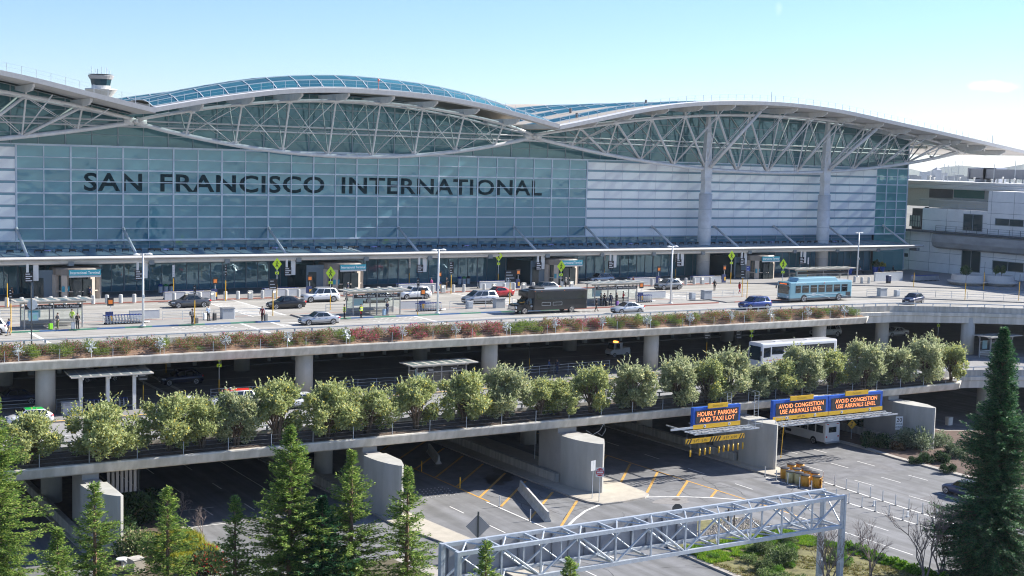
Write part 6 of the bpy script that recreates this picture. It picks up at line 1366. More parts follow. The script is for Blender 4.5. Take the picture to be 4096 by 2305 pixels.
for u0, u1_ in ((0, .1), (.395, .6), (.9, 1.0)):
    x = u0*8.1
    while x < u1_*8.1-.25: m.add([(x, -.004, .0), (x+.2, -.004, 0), (min(x+.5, 8.1), -.004, .52), (min(x+.3, 8.1), -.004, .52)], [(0, 1, 2, 3)]); x += .38
m.build('stripes', BLACK, t); m = MB()
for u in (.245, .75): m.text('6 FT  6 IN', (8.1*u, -.006, .13), (1, 0, 0), (0, 0, 1), .3, align='CENTER', depth=.004)
m.build('height_text', BLACK, t); m = MB()
for x in (.15, 2.6, 5.4, 7.9): m.cyl(x, .03, .52, 1.4, .012, 4)
m.build('chains', GALV, t)
def tubey():
    t = thing('clearance_tube', 'x', 'clearance tube'); m = MB(); m.cyl(0, 0, 0, .72, .085, 10); m.build('tube', EY, t, True); m = MB(); m.cyl(0, 0, .72, 1.3, .008, 4); m.build('chain', GALV, t); return t
xs = [at(*g4(a, 1130), Y=109.3).x for a in (330, 407, 450, 490, 566, 604, 643, 682, 722, 762)]
series(tubey, [(x, 109.2, 2.2+.02*i) for i, x in enumerate(xs)], 'short yellow tube hanging below the striped height bar', 'yellow tubes hanging below the height bar')
t = thing('hanging_chain', 'thin yellow chain with a weight hanging left of the joined boards', 'chain', (102.4, 108.6, 1.2)); m = MB(); m.tube([(0, 0, 0), (.2, 0, 3.6)], .03, 5); m.build('chain', EY, t); m = MB(); m.sphere((0, 0, -.05), .09, 8, 5); m.build('weight', EY, t)
m = MB(); p = [at(*g3(x, y), Y=112.9) for x, y in ((800, 400), (850, 430), (900, 400), (930, 350))]; m.tube([(v.x, v.y, v.z) for v in p], .02, 4, cap=False); p = [at(*g3(x, y), Y=112.9) for x, y in ((880, 415), (915, 440), (940, 400), (930, 340))]; m.tube([(v.x, v.y, v.z) for v in p], .015, 4, cap=False)
tag(m.build('loose_cable', GALV), 'loose cables drooping from the deck edge above the middle pier', 'cable')
t = thing('arm_bracket', 'thin steel arm jutting left under the hourly parking board', 'bracket', (88, 109.5, 5.2)); a = at(*g4(172, 975), Y=109.4); b = at(*g4(355, 955), Y=109.4); m = MB(); m.beam(a, b, .12, .22); m.build('arm', GALV, t, world=True)
# ------------------------------------------------------------------ truss gantry in the foreground
G = thing('sign_gantry', 'large galvanised steel truss gantry across the foreground road', 'gantry', (75, 73.6, 0)); y0, y1, zb, zt_ = 72.6, 74.75, 5.6, 7.9; x0, x1 = 41.4, 75.05
def GB(nm, f): m = MB(); f(m); return m.build(nm, GALV, G, world=True)
for y in (y0, y1):
    for z in (zb, zt_): GB('chord', lambda m: m.box(x0, x1, y-.13, y+.13, z-.13, z+.13))
N = 11; step = (x1-x0-.3)/N; xs = [x1-.15-step*i for i in range(N+1)]
for i, x in enumerate(xs):
    def cross(m):
        for z in (zb, zt_): m.box(x-.07, x+.07, y0+.131, y1-.131, z-.07, z+.07)
        if i > 0:
            for y in (y0, y1): m.box(x-.055, x+.055, y-.055, y+.055, zb+.131, zt_-.131)
    GB('cross_frame', cross)
    if i == N: break
    xn = xs[i+1]; s = i % 2
    def brace(m):
        for k, y in enumerate((y0, y1)):
            za, zc = (zt_-.1, zb+.1) if s == 0 else (zb+.1, zt_-.1); m.tube([(x-.1, y, za), (xn+.1, y, zc)], .085, 6)
        xm = (x+xn)/2
        for z in (zb, zt_): m.tube([(x-.1, y0+.1, z), (xm, y1-.1, z)], .06, 5); m.tube([(xm, y1-.1, z), (xn+.1, y0+.1, z)], .06, 5)
        m.tube([(x-.1, y1-.05, zb+.1), (xn+.1, y1-.05, zt_-.1)], .05, 5)
    GB('lattice_brace', brace)
for y in (y0, y1):
    GB('post', lambda m: (m.box(x1-.19, x1+.19, y-.19, y+.19, 0, zb-.131), m.box(x1+.001, x1+.19, y-.19, y+.19, zb-.131, zt_+.14), m.box(x1-.1, x1, y-.15, y+.15, zb+.14, zt_-.14)))
for y in (y0, y1): GB('post', lambda m: (m.box(x0-.19, x0+.19, y-.19, y+.19, 0, zb-.131), m.box(x0-.19, x0-.001, y-.19, y+.19, zb-.131, zt_+.14)))
m = MB(); m.tube([(x1, y0, zb), (x1, y1, zt_)], .06, 5); m.build('end_brace', GALV, G, world=True)
m = MB(); m.box(x1-.28, x1-.06, y1-.55, y1-.2, 1.4, 2.5); m.build('control_box', mat('lamp_grey', (.3, .33, .35), .4), G, world=True); m = MB(); m.box(x1-.6, x1-.2, y0-.3, y0-.2, 2.9, 3.9); m.build('side_plate', GALV, G, world=True)
xe = at(2790, 2120, Y=y1+.3).x
S = thing('road_sign', 'big grey ribbed back of a road sign hung on the gantry', 'road sign', (50, y1+.4, zb-.1)); m = MB(); m.box(41.6, xe, y1+.35, y1+.42, zb-.1, zt_-.25); m.build('sheet', mat('sheet_back', (.34, .35, .39), .5, metal=.3, var=.05), S, world=True); m = MB(); m.box(-.04, .04, -.18, -.051, 0, zt_-zb-.15); repeat(m, 'rib', mat('sheet_rib', (.26, .27, .30), .5, metal=.3), S, [(42+1.35*i-50, 0, 0) for i in range(int((xe-42)/1.35))])
S2 = thing('small_back_panel', 'small white sign backs right of the big gantry panel', 'road sign', (at(2920, 2060, Y=y1+.5).x, y1+.5, zb+.9)); m = MB(); m.box(-.5, .3, 0, .04, .2, .8); m.build('sheet', WHITE, S2); m = MB(); m.box(-.25, -.15, -.1, 0, -.3, 1.0); m.box(.35, .42, -.1, 0, -.6, 1.1); m.build('stand', mat('rust_iron', (.10, .085, .075), .7), S2)
# ------------------------------------------------------------------ cars (local +x = forward)
CARS = {  # body stations (u from the nose, z low, z high, half width share); greenhouse base front, roof front, roof rear, base rear; belt, roof
 'sedan': (4.75, 1.83, [(0, .42, .58, .62), (.012, .26, .66, .80), (.05, .2, .74, .93), (.14, .19, .83, .99), (.27, .19, .93, 1), (.5, .19, .95, 1), (.72, .19, .97, 1), (.86, .2, 1.0, .98), (.955, .26, 1.0, .92), (.99, .36, .90, .82), (1, .45, .8, .74)], (.27, .43, .68, .86), .93, 1.45, .335),
 'fastback': (4.6, 1.8, [(0, .42, .56, .62), (.012, .26, .64, .80), (.05, .2, .72, .93), (.14, .19, .82, .99), (.26, .19, .92, 1), (.5, .19, .95, 1), (.72, .19, .99, 1), (.86, .2, 1.05, .98), (.96, .26, 1.04, .92), (1, .42, .85, .76)], (.25, .43, .66, .92), .93, 1.43, .33),
 'suv': (4.9, 1.93, [(0, .5, .76, .66), (.012, .32, .86, .83), (.04, .27, .97, .95), (.12, .27, 1.05, 1), (.25, .27, 1.1, 1), (.5, .27, 1.12, 1), (.75, .27, 1.14, 1), (.92, .28, 1.14, .98), (.98, .36, 1.08, .93), (1, .5, .95, .85)], (.25, .385, .87, .965), 1.09, 1.76, .385),
 'crossover': (4.6, 1.86, [(0, .46, .70, .64), (.012, .3, .80, .82), (.05, .25, .88, .94), (.14, .25, .96, 1), (.26, .25, 1.02, 1), (.5, .25, 1.04, 1), (.75, .25, 1.08, 1), (.9, .26, 1.1, .98), (.975, .33, 1.05, .92), (1, .5, .9, .82)], (.25, .41, .80, .955), 1.02, 1.58, .365),
 'hatch': (4.2, 1.76, [(0, .42, .62, .64), (.015, .26, .72, .82), (.05, .2, .80, .94), (.15, .2, .90, 1), (.25, .2, .96, 1), (.5, .2, .98, 1), (.75, .2, 1.02, 1), (.92, .22, 1.03, .97), (.98, .3, .98, .9), (1, .42, .85, .8)], (.22, .41, .80, .96), .96, 1.5, .325),
 'minivan': (5.05, 1.96, [(0, .45, .66, .64), (.012, .28, .76, .83), (.05, .22, .86, .95), (.12, .22, .98, 1), (.2, .22, 1.06, 1), (.5, .22, 1.08, 1), (.8, .22, 1.1, 1), (.94, .23, 1.1, .98), (.985, .32, 1.05, .94), (1, .45, .95, .88)], (.17, .37, .90, .975), 1.05, 1.76, .345),
}
def pnt(nm, c, metal=.35, rough=.28): return mat('paint_'+nm, c, rough, metal=metal, coat=.7)
SLIV = pnt('silver', (.42, .44, .47), .5); PWHITE = pnt('white', (.70, .71, .72), .0); PBLACK = pnt('black', (.012, .013, .016), .1); PGREY = pnt('grey', (.10, .105, .115), .5); PRED = pnt('red', (.42, .02, .02), .2); PBLUE = pnt('blue', (.02, .05, .22), .4); PNAVY = pnt('navy', (.012, .02, .06), .3); PSTEEL = pnt('steelblue', (.08, .10, .17), .4)
def wheel_parts(t, x, y, r, w_, cap=None, n=18):
    s = 1 if y > 0 else -1; m = MB(); m.tube([(x, y-s*w_, r), (x, y-s*.02, r), (x, y, r)], [r, r, r*.93], n); ty = m.build('tyre', RUBBER, None)
    wh = bpy.data.objects.new('wheel', ty.data); bpy.data.objects.remove(ty); COL.objects.link(wh); adopt(wh, t)
    m = MB(); R_ = r*.68; vs = [(x, y+s*.012, r)]; fs = []
    for k in range(5):
        a0 = 2*math.pi*k/5; ids = []
        for da, rr in ((-.16, .16), (-.34, 1), (.34, 1), (.16, .16)): vs.append((x+R_*rr*math.cos(a0+da), y+s*.008, r+R_*rr*math.sin(a0+da))); ids.append(len(vs)-1)
        fs.append((0, ids[0], ids[1], ids[2], ids[3]) if s < 0 else (0, ids[3], ids[2], ids[1], ids[0]))
    m.add(vs, fs)
    for k in range(20):
        a, b = 2*math.pi*k/20, 2*math.pi*(k+1)/20; q_ = [(x+q*R_*math.cos(u), y+s*.009, r+q*R_*math.sin(u)) for q, u in ((.9, a), (1.06, a), (1.06, b), (.9, b))]; m.add(q_ if s < 0 else q_[::-1], [(0, 1, 2, 3)])
    m.build('rim', cap or mat('alloy', (.52, .53, .55), .3, metal=.7), wh); return wh
def car(kind, paint, label, loc, rz=math.pi, roofc=None, sc=1.0, cat='car', name='parked_car', rack=False, taxi=False, trim=None):
    L, W_, st, gh, belt, roof, wr = CARS[kind]; t = thing(name, label, cat, loc, rz); t.scale = (sc, sc, sc); hw = W_/2
    X = lambda u: L/2-L*u
    m = MB(); rings = []
    for u, zl, zh, w in st:
        w = hw*w; x = X(u); mid = zl+(zh-zl)*.55; half = [(0, zl), (w*.80, zl), (w*.97, zl+.10), (w, mid), (w*.975, zh-(zh-zl)*.16), (w*.87, zh-.015), (w*.5, zh+.018), (0, zh+.025)]
        rings.append([(x, y, z) for y, z in half]+[(x, -y, z) for y, z in half[-2:0:-1]])
    m.loft(rings)
    bf, rf, rr, br = gh; bw, tw = hw*.895, hw*.70
    crown = .035
    G = [[(X(bf), -bw, belt-.03), (X(bf), bw, belt-.03), (X(rf), tw, roof), (X(rf), -tw, roof)], [(X(br), -bw, belt-.0), (X(br), bw, belt-.0), (X(rr), tw, roof-.02), (X(rr), -tw, roof-.02)]]
    vs = G[0]+G[1]+[(X((rf+rr)/2), tw, roof+.01), (X((rf+rr)/2), -tw, roof+.01), (X((rf+rr)/2), 0, roof+crown+.02), (X(rf)-.02, 0, roof+crown-.01), (X(rr)+.02, 0, roof+crown-.03)]
    m.add(vs, [(1, 0, 3, 2), (4, 5, 6, 7), (0, 4, 7, 9, 3), (5, 1, 2, 8, 6)])
    body = m.build('body', paint, t, True)
    for p in body.data.polygons: p.use_smooth = True
    m = MB(); m.add(vs, [(2, 3, 11), (3, 9, 10, 11), (11, 10, 8, 2), (9, 7, 12, 10), (10, 12, 6, 8), (7, 6, 12)], 0); m.build('roof', roofc or paint, t)
    def patch(c4, u0, u1, v0, v1, off):
        a, b, c_, d = [Vector(p) for p in c4]; f = lambda u, v: (a*(1-u)+b*u)*(1-v)+(d*(1-u)+c_*u)*v; n = (b-a).cross(d-a).normalized()*off
        return [f(u, v)+n for u, v in ((u0, v0), (u1, v0), (u1, v1), (u0, v1))]
    m = MB(); m.add(patch((vs[1], vs[0], vs[3], vs[2]), .05, .95, .10, .94, -.012)[::1], [(3, 2, 1, 0)]); m.build('windscreen', CARGLASS, t)
    m = MB(); m.add(patch((vs[4], vs[5], vs[6], vs[7]), .07, .93, .16, .92, -.012), [(3, 2, 1, 0)]); m.build('rear_window', CARGLASS, t)
    cuts = {'minivan': ((.07, .30), (.33, .62), (.65, .93)), 'suv': ((.06, .36), (.39, .70), (.73, .94))}.get(kind, ((.07, .46), (.49, .83)) if kind != 'crossover' and kind != 'hatch' else ((.06, .40), (.43, .74), (.77, .92)))
    for s in (0, 1):
        c4 = (vs[0], vs[4], vs[7], vs[3]) if s else (vs[5], vs[1], vs[2], vs[6])
        m = MB()
        for u0, u1_ in cuts:
            if not s: u0, u1_ = 1-u1_, 1-u0
            q = patch(c4, u0, u1_, .13, .90, .0); n = (Vector(c4[1])-Vector(c4[0])).cross(Vector(c4[3])-Vector(c4[0])).normalized()
            if n.y*(-1 if s else 1) < 0: n = -n
            m.add([p+n*.012 for p in q], [(0, 1, 2, 3)])
        m.build('side_window', CARGLASS, t)
    m = MB()
    for x in (L*.5-.155*L-.02, -L*.5+.20*L):
        for s in (-1, 1):
            k = 14; R_ = wr*1.14; vv = [(x+R_*math.cos(math.pi*i/k), s*(hw+.004), wr+R_*math.sin(math.pi*i/k)) for i in range(k+1)]+[(x-R_, s*(hw+.004), .21), (x+R_, s*(hw+.004), .21)]
            m.add(vv, [tuple(range(k+3))])
    m.box(-L*.46, L*.46, -hw*.8, hw*.8, .15, .24); m.build('wheel_arch', BLACK, t)
    for x in (L*.5-.155*L-.02, -L*.5+.20*L):
        for s in (-1, 1): wheel_parts(t, x, s*(hw+.012), wr, .22)
    zf = st[2][2]; zr = st[-3][2]
    for s in (-1, 1):
        m = MB(); m.loft([[(X(.006), s*hw*.50, zf-.17), (X(.006), s*hw*.50, zf-.06), (X(.006), s*hw*.72, zf-.05), (X(.006), s*hw*.72, zf-.18)], [(X(.022)+.012, s*hw*.52, zf-.17), (X(.022)+.012, s*hw*.52, zf-.05), (X(.035)+.012, s*hw*.84, zf-.03), (X(.035)+.012, s*hw*.86, zf-.17)], [(X(.06), s*(hw*.935), zf-.14), (X(.06), s*(hw*.935), zf-.05), (X(.075), s*(hw*.95), zf-.04), (X(.075), s*(hw*.96), zf-.12)]]); m.build('headlight', LAMPW, t)
        m = MB(); z0 = zr-.26; m.loft([[(X(.945), s*hw*.975, z0), (X(.945), s*hw*.96, z0+.18), (X(.955), s*hw*.93, z0+.18), (X(.955), s*hw*.95, z0)], [(X(.995)-.03, s*hw*.84, z0), (X(.985)-.03, s*hw*.80, z0+.18), (X(.985)-.03, s*hw*.6, z0+.18), (X(.995)-.03, s*hw*.6, z0)]]); m.build('tail_light', LAMPR, t)
        m = MB(); m.bbox(X(bf)-.42, s*(hw+.06), belt+.08, .2, .18, .13, 0, .03); m.build('mirror', paint, t)
    m = MB(); m.box(X(0)-.02, X(0)+.015, -hw*.45, hw*.45, zf-.34, zf-.16); m.box(X(.01)-.02, X(.01)+.03, -hw*.62, hw*.62, .26, .36); m.build('grille', BLACK, t)
    m = MB(); m.box(X(0)+.016, X(0)+.03, -.26, .26, .38, .48); m.box(X(1)-.02, X(1)-.004, -.26, .26, .62, .74); m.build('number_plate', WHITE, t)
    for s in (-1, 1):
        m = MB(); m.box(-L*.34, L*.30, s*hw*1.0-.008, s*hw*1.0+.008, .30, .37); m.box(-.15*L, -.10*L, s*hw*.985, s*(hw*.985)+s*.02, belt-.16, belt-.13); m.box(.04*L, .09*L, s*hw*.985, s*(hw*.985)+s*.02, belt-.17, belt-.14); m.build('sill_trim', trim or BLACK, t)
    if rack:
        for s in (-1, 1): m = MB(); m.tube([(X(rf)-.25, s*tw*.93, roof+.03), (X(rf)-.35, s*tw*.93, roof+.08), (X(rr)+.3, s*tw*.93, roof+.08), (X(rr)+.2, s*tw*.93, roof+.02)], .022, 5); m.build('roof_rail', CHROME, t)
    if taxi: m = MB(); m.bbox(.1, 0, roof+.12, .25, .7, .2, 0, .04); m.build('taxi_light', WHITE, t)
    return t
def park(pix, z, kind, paint, label, far=False, **k):
    """pixel of the near-side tyre line, middle of the car"""
    p = at(pix[0], pix[1], z=z); W_ = CARS[kind][1]; rz = k.pop('rz', math.pi)
    if abs(math.sin(rz)) < .5: q = (p.x, p.y+W_/2, z+.006)
    else: q = (p.x+W_/2, p.y, z+.006)
    return car(kind, paint, label, q, rz, **k)
park((768, 1232), DZ, 'sedan', PGREY, 'large grey saloon at the kerb right of the left entrance', sc=1.07)
park(u2(560, 915), DZ, 'sedan', PBLACK, 'black saloon driving over the crossing behind the red-coated woman', sc=1.04)
park(u2(860, 857), DZ, 'suv', PWHITE, 'big white sport utility car at the second entrance', rack=True, sc=1.04)
park(u2(1345, 862), DZ, 'hatch', pnt('palegreen', (.42, .50, .48), .3), 'pale silver-green car seen through the second shelter')
park(u2(1690, 830), DZ, 'suv', PWHITE, 'white off-road car right of the second shelter', sc=.96, rack=True, trim=SLIV)
park(u3(292, 872), DZ, 'minivan', SLIV, 'silver minivan left of the black shuttle bus')
park(u3(448, 815), DZ, 'sedan', PRED, 'red car partly behind the silver minivan')
park(u3(855, 775), DZ, 'crossover', pnt('darkgrey', (.17, .18, .19), .5), 'grey crossover behind the roof of the black shuttle bus')
park(u3(1350, 690), DZ, 'crossover', SLIV, 'grey car mostly hidden behind the hotel shuttle shelter')
park(u3(1950, 747), DZ, 'crossover', pnt('midgrey', (.20, .21, .22), .5), 'grey estate car right of the third lamp post', rack=True, sc=1.02)
park((1288, 1301), DZ, 'sedan', SLIV, 'silver saloon in the front lane before the two marshals')
park(u3(1594, 957), DZ, 'fastback', pnt('lightsilver', (.56, .58, .60), .4), 'light silver saloon in front of the queue at the shuttle stop')
park(u4(962, 922), DZ, 'suv', PBLUE, 'bright blue sport utility car before the light blue bus', rack=True, sc=.98)
p = at(*u5(830, 1312), z=DZ); car('hatch', PNAVY, 'dark hatchback behind the ramp guard rail at right', (p.x, p.y+1.0, DZ+.006), rad(196))
p = at(*u1(-150, 1152), z=DZ); car('suv', PWHITE, 'white car tail at the left picture edge by the man in a blue jacket', (p.x, p.y+.9, DZ+.006), math.pi)
park(g0(95, 412), AZ, 'sedan', PNAVY, 'dark blue saloon behind the leftmost column on the lower level', sc=1.05)
park(g0(1115, 292), AZ, 'crossover', PNAVY, 'dark sport utility car in the shade left of the lower crossing sign', sc=1.04)
park(g0(620, 272), AZ, 'sedan', PBLACK, 'black saloon behind the open shelter roof on the lower level')
park(g0(190, 538), AZ, 'hatch', PWHITE, 'white taxi with a green roof behind the leftmost olive tree', roofc=mat('taxi_green', (.01, .38, .06), .35), name='taxi', cat='taxi')
park(g0(1120, 462), AZ, 'hatch', PWHITE, 'white taxi mostly hidden behind the fourth olive tree', name='taxi', cat='taxi', taxi=True)
park(g0(1430, 432), AZ, 'minivan', PWHITE, 'white taxi with a red roof by the lower crossing sign', roofc=mat('taxi_red', (.55, .03, .02), .35), name='taxi', cat='taxi', taxi=True)
park(g2(310, 435), AZ, 'hatch', PWHITE, 'white hatchback between two olive trees below the second column')
park((3395, 1500), AZ, 'sedan', PBLUE, 'blue car glimpsed through the olive trees behind the right board')
p = at(3320, 1350, z=AZ); car('suv', PWHITE, 'long white sport utility car beside the fifth column on the lower level', (p.x, p.y+1, AZ+.006), math.pi, sc=1.08)
p = at(3580, 1345, z=AZ); car('sedan', PWHITE, 'white car tail in the shade right of the ramp column', (p.x, p.y, AZ+.006), math.pi)
# service truck
p = at(*u3(1500, 1338), z=AZ); t = thing('service_truck', 'small white service pickup with an amber roof beacon on the lower level', 'truck', (p.x, p.y+.8, AZ+.006), math.pi); m = MB(); m.loft([[(1.55, s*.7, z) for s, z in ((-1, .4), (1, .4), (1, .8), (-1, .8))], [(1.2, s*.78, z) for s, z in ((-1, .35), (1, .35), (1, 1.05), (-1, 1.05))], [(-.2, s*.8, z) for s, z in ((-1, .35), (1, .35), (1, 1.05), (-1, 1.05))], [(-1.6, s*.8, z) for s, z in ((-1, .4), (1, .4), (1, 1.0), (-1, 1.0))]]); m.bbox(-1.0, 0, 1.12, 1.1, 1.5, .24); m.box(-.3, .1, -.02-.72, -.66, 1.05, 1.85); m.box(-.3, .1, .66, .74, 1.05, 1.85); m.box(-.35, 1.0, -.75, .75, 1.82, 1.95); m.box(.92, 1.05, -.72, -.66, 1.05, 1.82); m.box(.92, 1.05, .66, .72, 1.05, 1.82); m.build('body', PWHITE, t)
m = MB(); m.quad((1.18, -.66, 1.06), (1.18, .66, 1.06), (1.0, .66, 1.8), (1.0, -.66, 1.8)); m.quad((-.3, .68, 1.06), (-.3, -.68, 1.06), (-.3, -.68, 1.8), (-.3, .68, 1.8)); m.build('windscreen', CARGLASS, t); m = MB(); m.bbox(.3, 0, 2.02, .3, .7, .14); m.build('beacon', mat('amber', (.8, .2, .02), .4, emit=(1, .3, .05, 2.5)), t)
for x in (1.0, -1.05):
    for s in (-1, 1): wheel_parts(t, x, s*.82, .3, .2)
for s in (-1, 1): m = MB(); m.tube([(1.54, s*.5, .68), (1.57, s*.5, .68)], .1, 10); m.build('headlight', LAMPW, t)
# ------------------------------------------------------------------ buses
def roundbox(m, x0, x1, hw, z0, z1, r=.18, mi=None, nose=.0):
    prof = lambda k: [(-hw*k, z0), (hw*k, z0), (hw*k, z1-r), (hw*k-r*.3, z1-r*.3), (hw*k-r, z1), (-hw*k+r, z1), (-hw*k+r*.3, z1-r*.3), (-hw*k, z1-r)]
    m.loft([[(x, y, z) for y, z in prof(k)] for x, k in ((x0, .97), (x0+.12, 1), (x1-.15, 1), (x1, .96))], mi)
# black cutaway shuttle
p = at(*u3(700, 962), z=DZ); t = thing('shuttle_bus', 'black shuttle bus with truck cab and dark windows at the island', 'bus', (p.x+3.3, p.y+1.22, DZ+.006), math.pi); BP_ = pnt('busblack', (.022, .022, .024), .3, .3)
m = MB(); roundbox(m, -5.5, 2.75, 1.22, .48, 3.05); m.loft([[(2.7, y, z) for y, z in ((-1.2, 2.0), (1.2, 2.0), (1.2, 3.0), (-1.2, 3.0))], [(3.55, y, z) for y, z in ((-1.1, 2.1), (1.1, 2.1), (1.1, 2.92), (-1.1, 2.92))], [(3.75, y, z) for y, z in ((-.9, 2.25), (.9, 2.25), (.9, 2.75), (-.9, 2.75))]])
m.loft([[(x, y, z) for y, z in ((-w, .5), (w, .5), (w, zh), (w*.8, zh+.05), (-w*.8, zh+.05), (-w, zh))] for x, w, zh in ((2.7, 1.02, 1.28), (3.9, 1.02, 1.28), (4.9, 1.0, 1.2), (5.15, .95, 1.1), (5.22, .9, .9))]); m.loft([[(2.7, y, z) for y, z in ((-.98, 1.28), (.98, 1.28), (.9, 2.05), (-.9, 2.05))], [(3.3, y, z) for y, z in ((-.96, 1.28), (.96, 1.28), (.86, 2.05), (-.86, 2.05))], [(4.0, y, z) for y, z in ((-.92, 1.28), (.92, 1.28), (.9, 1.3), (-.9, 1.3))]]); m.build('body', BP_, t)
m = MB(); m.box(-5.3, 2.5, -1.1, 1.1, 3.051, 3.10); m.build('white_roof', PWHITE, t); m = MB(); m.bbox(1.6, 0, 3.2, 1.6, 1.5, .25, 0, .08); m.build('roof_unit', BLACK, t)
for s in (-1, 1): m = MB(); m.box(-5.1, 2.3, s*1.222-.004, s*1.222+.004, 1.75, 2.75); m.add([(2.75, s*1.02, 1.35), (3.25, s*1.0, 1.35), (3.2, s*.93, 1.95), (2.75, s*.93, 1.95)], [(0, 1, 2, 3)]); m.build('side_window', CARGLASS, t)
m = MB(); m.add([(3.98, -.85, 1.36), (3.98, .85, 1.36), (3.36, .8, 2.03), (3.36, -.8, 2.03)], [(0, 1, 2, 3)]); m.add([(3.70, -.95, 2.3), (3.70, .95, 2.3), (3.60, .98, 2.8), (3.60, -.98, 2.8)], [(0, 1, 2, 3)]); m.build('windscreen', CARGLASS, t)
m = MB()
for s in (-1, 1):
    for x0, x1 in ((-1.6, -.2), (.15, 1.5)): 
        for a in ((x0, x1, 1.03, 1.06), (x0, x1, 1.42, 1.45), (x0, x0+.03, 1.06, 1.42), (x1-.03, x1, 1.06, 1.42)): m.box(a[0], a[1], s*1.225-.006, s*1.225+.006, a[2], a[3])
m.build('side_hatch', GALV, t); m = MB(); m.box(5.23, 5.27, -.75, .75, .62, 1.0); m.build('grille', CHROME, t); m = MB(); m.box(5.1, 5.36, -1.02, 1.02, .38, .58); m.build('bumper', CHROME, t)
for s in (-1, 1): m = MB(); m.bbox(5.12, s*.85, .88, .2, .24, .3); m.build('headlight', LAMPW, t); m = MB(); m.bbox(3.5, s*1.3, 1.45, .12, .25, .4); m.build('mirror', BLACK, t)
for x in (3.95, -3.1):
    for s in (-1, 1): wheel_parts(t, x, s*(1.24 if x < 0 else 1.06), .44, .32, CHROME)
    m = MB()
    for s in (-1, 1): y_ = s*(1.226 if x < 0 else 1.03); k = 14; m.add([(x+.56*math.cos(math.pi*i/k), y_, .46+.56*math.sin(math.pi*i/k)) for i in range(k+1)], [tuple(range(k+1))])
    m.build('wheel_arch', BLACK, t)
m = MB(); m.sphere((2.95, 1.03, 1.0), .16, 10, 6); m.build('door_badge', mat('badge_grey', (.4, .42, .45), .4), t); m = MB()
for x in (-5.2, -2, 1.5, 2.5): m.box(x, x+.12, 1.2, 1.235, 2.86, 2.92)
m.build('marker_lamp', mat('amber_lamp', (.6, .15, .03), .4), t)
# light blue city bus
pa, pb = at(*u4(1215, 858), z=DZ), at(*u4(1900, 838), z=DZ); L = 12.4; t = thing('city_bus', 'light blue airport bus with roof pod and white swoosh lettering', 'bus', (pa.x+L/2-.3, 144.9, DZ+.006), math.pi); PB_ = pnt('busblue', (.17, .36, .44), .05, .35)
m = MB(); roundbox(m, -L/2, L/2, 1.29, .62, 2.95, .16); m.build('body', PB_, t); m = MB(); m.box(-L/2+.05, L/2-.1, -1.27, 1.27, .32, .62); m.build('skirt', mat('skirt_grey', (.12, .12, .125), .5), t)
m = MB(); m.loft([[(x, y, z) for y, z in ((-1.05, 2.951), (1.05, 2.951), (1.0, zt), (.75, zt+.1), (-.75, zt+.1), (-1.0, zt))] for x, zt in ((-3.7, 3.05), (-3.2, 3.42), (4.2, 3.42), (4.55, 3.05))]); m.build('roof_pod', pnt('podblue', (.26, .46, .54), .05, .4), t); m = MB(); m.box(-5.9, -3.75, -.8, .8, 2.951, 3.08); m.build('roof_hatch', PWHITE, t)
fr = mat('window_rubber', (.025, .028, .03), .4)
for s in (-1, 1):
    for i, (x0, x1) in enumerate(((4.05, 5.05), (2.45, 3.75), (.85, 2.1), (-.7, .55), (-2.25, -1.0), (-3.8, -2.55), (-5.3, -4.1))):
        m = MB(); m.box(x0, x1, s*1.292-.012, s*1.292+.012, 1.38, 2.45); w_ = m.build('window_frame', fr, t); m = MB(); m.box(x0+.08, x1-.08, s*1.306-.004, s*1.306+.004, 1.46, 2.37); m.box(x0+.08, x1-.08, s*1.306-.006, s*1.306+.006, 2.08, 2.11, 1); m.build('pane', [CARGLASS, GALV], w_)
    m = MB(); m.tube([(3.2, s*1.30, 1.05), (1.2, s*1.30, 1.12), (-.8, s*1.30, .78), (-1.8, s*1.30, .5)], .025, 4); m.tube([(3.4, s*1.30, .62), (1.2, s*1.30, .98), (-1, s*1.30, 1.1), (-3.2, s*1.30, 1.05), (-5.4, s*1.30, .66)], .025, 4)
    m.text('SFO', (1.75 if s > 0 else .9, s*1.296, 1.08), (-s, 0, 0), (0, 0, 1), .26, bold=.02, depth=.006); m.text('SFO Parking Shuttle', (5.0 if s > 0 else 2.6, s*1.296, 2.62), (-s, 0, 0), (0, 0, 1), .17, depth=.006); m.build('swoosh', TEXTW, t)
    m = MB(); m.box(-5.95, -5.0, s*1.296-.006, s*1.296+.006, .7, 1.3); m.build('engine_grille', mat('engine_grille', (.03, .035, .04), .6), t)
m = MB(); m.add([(L/2+.012, y, z) for y, z in ((-1.1, 1.25), (1.1, 1.25), (1.1, 2.45), (-1.1, 2.45))], [(0, 1, 2, 3)]); m.build('windscreen', CARGLASS, t); m = MB(); m.box(L/2-.02, L/2+.03, -1.0, 1.0, 2.52, 2.8); d_ = m.build('destination_display', BLACK, t); m = MB(); m.box(L/2+.031, L/2+.036, -.8, .7, 2.6, 2.72); m.build('display_text', mat('display_orange', (.6, .12, .03), .5, emit=(1, .2, .05, .4)), d_)
for s in (-1, 1): m = MB(); m.bbox(L/2, s*.95, .85, .06, .3, .2); m.build('headlight', LAMPW, t); m = MB(); m.bbox(L/2+.2, s*1.32, 2.1, .15, .12, .4); m.build('mirror', BLACK, t)
m = MB(); m.box(L/2+.0, L/2+.45, -1.0, 1.0, .42, .52); m.build('bicycle_rack', BLACK, t); m = MB(); m.sphere((-.6, 1.29, 2.72), .09, 8, 5); m.build('side_lamp', RED, t)
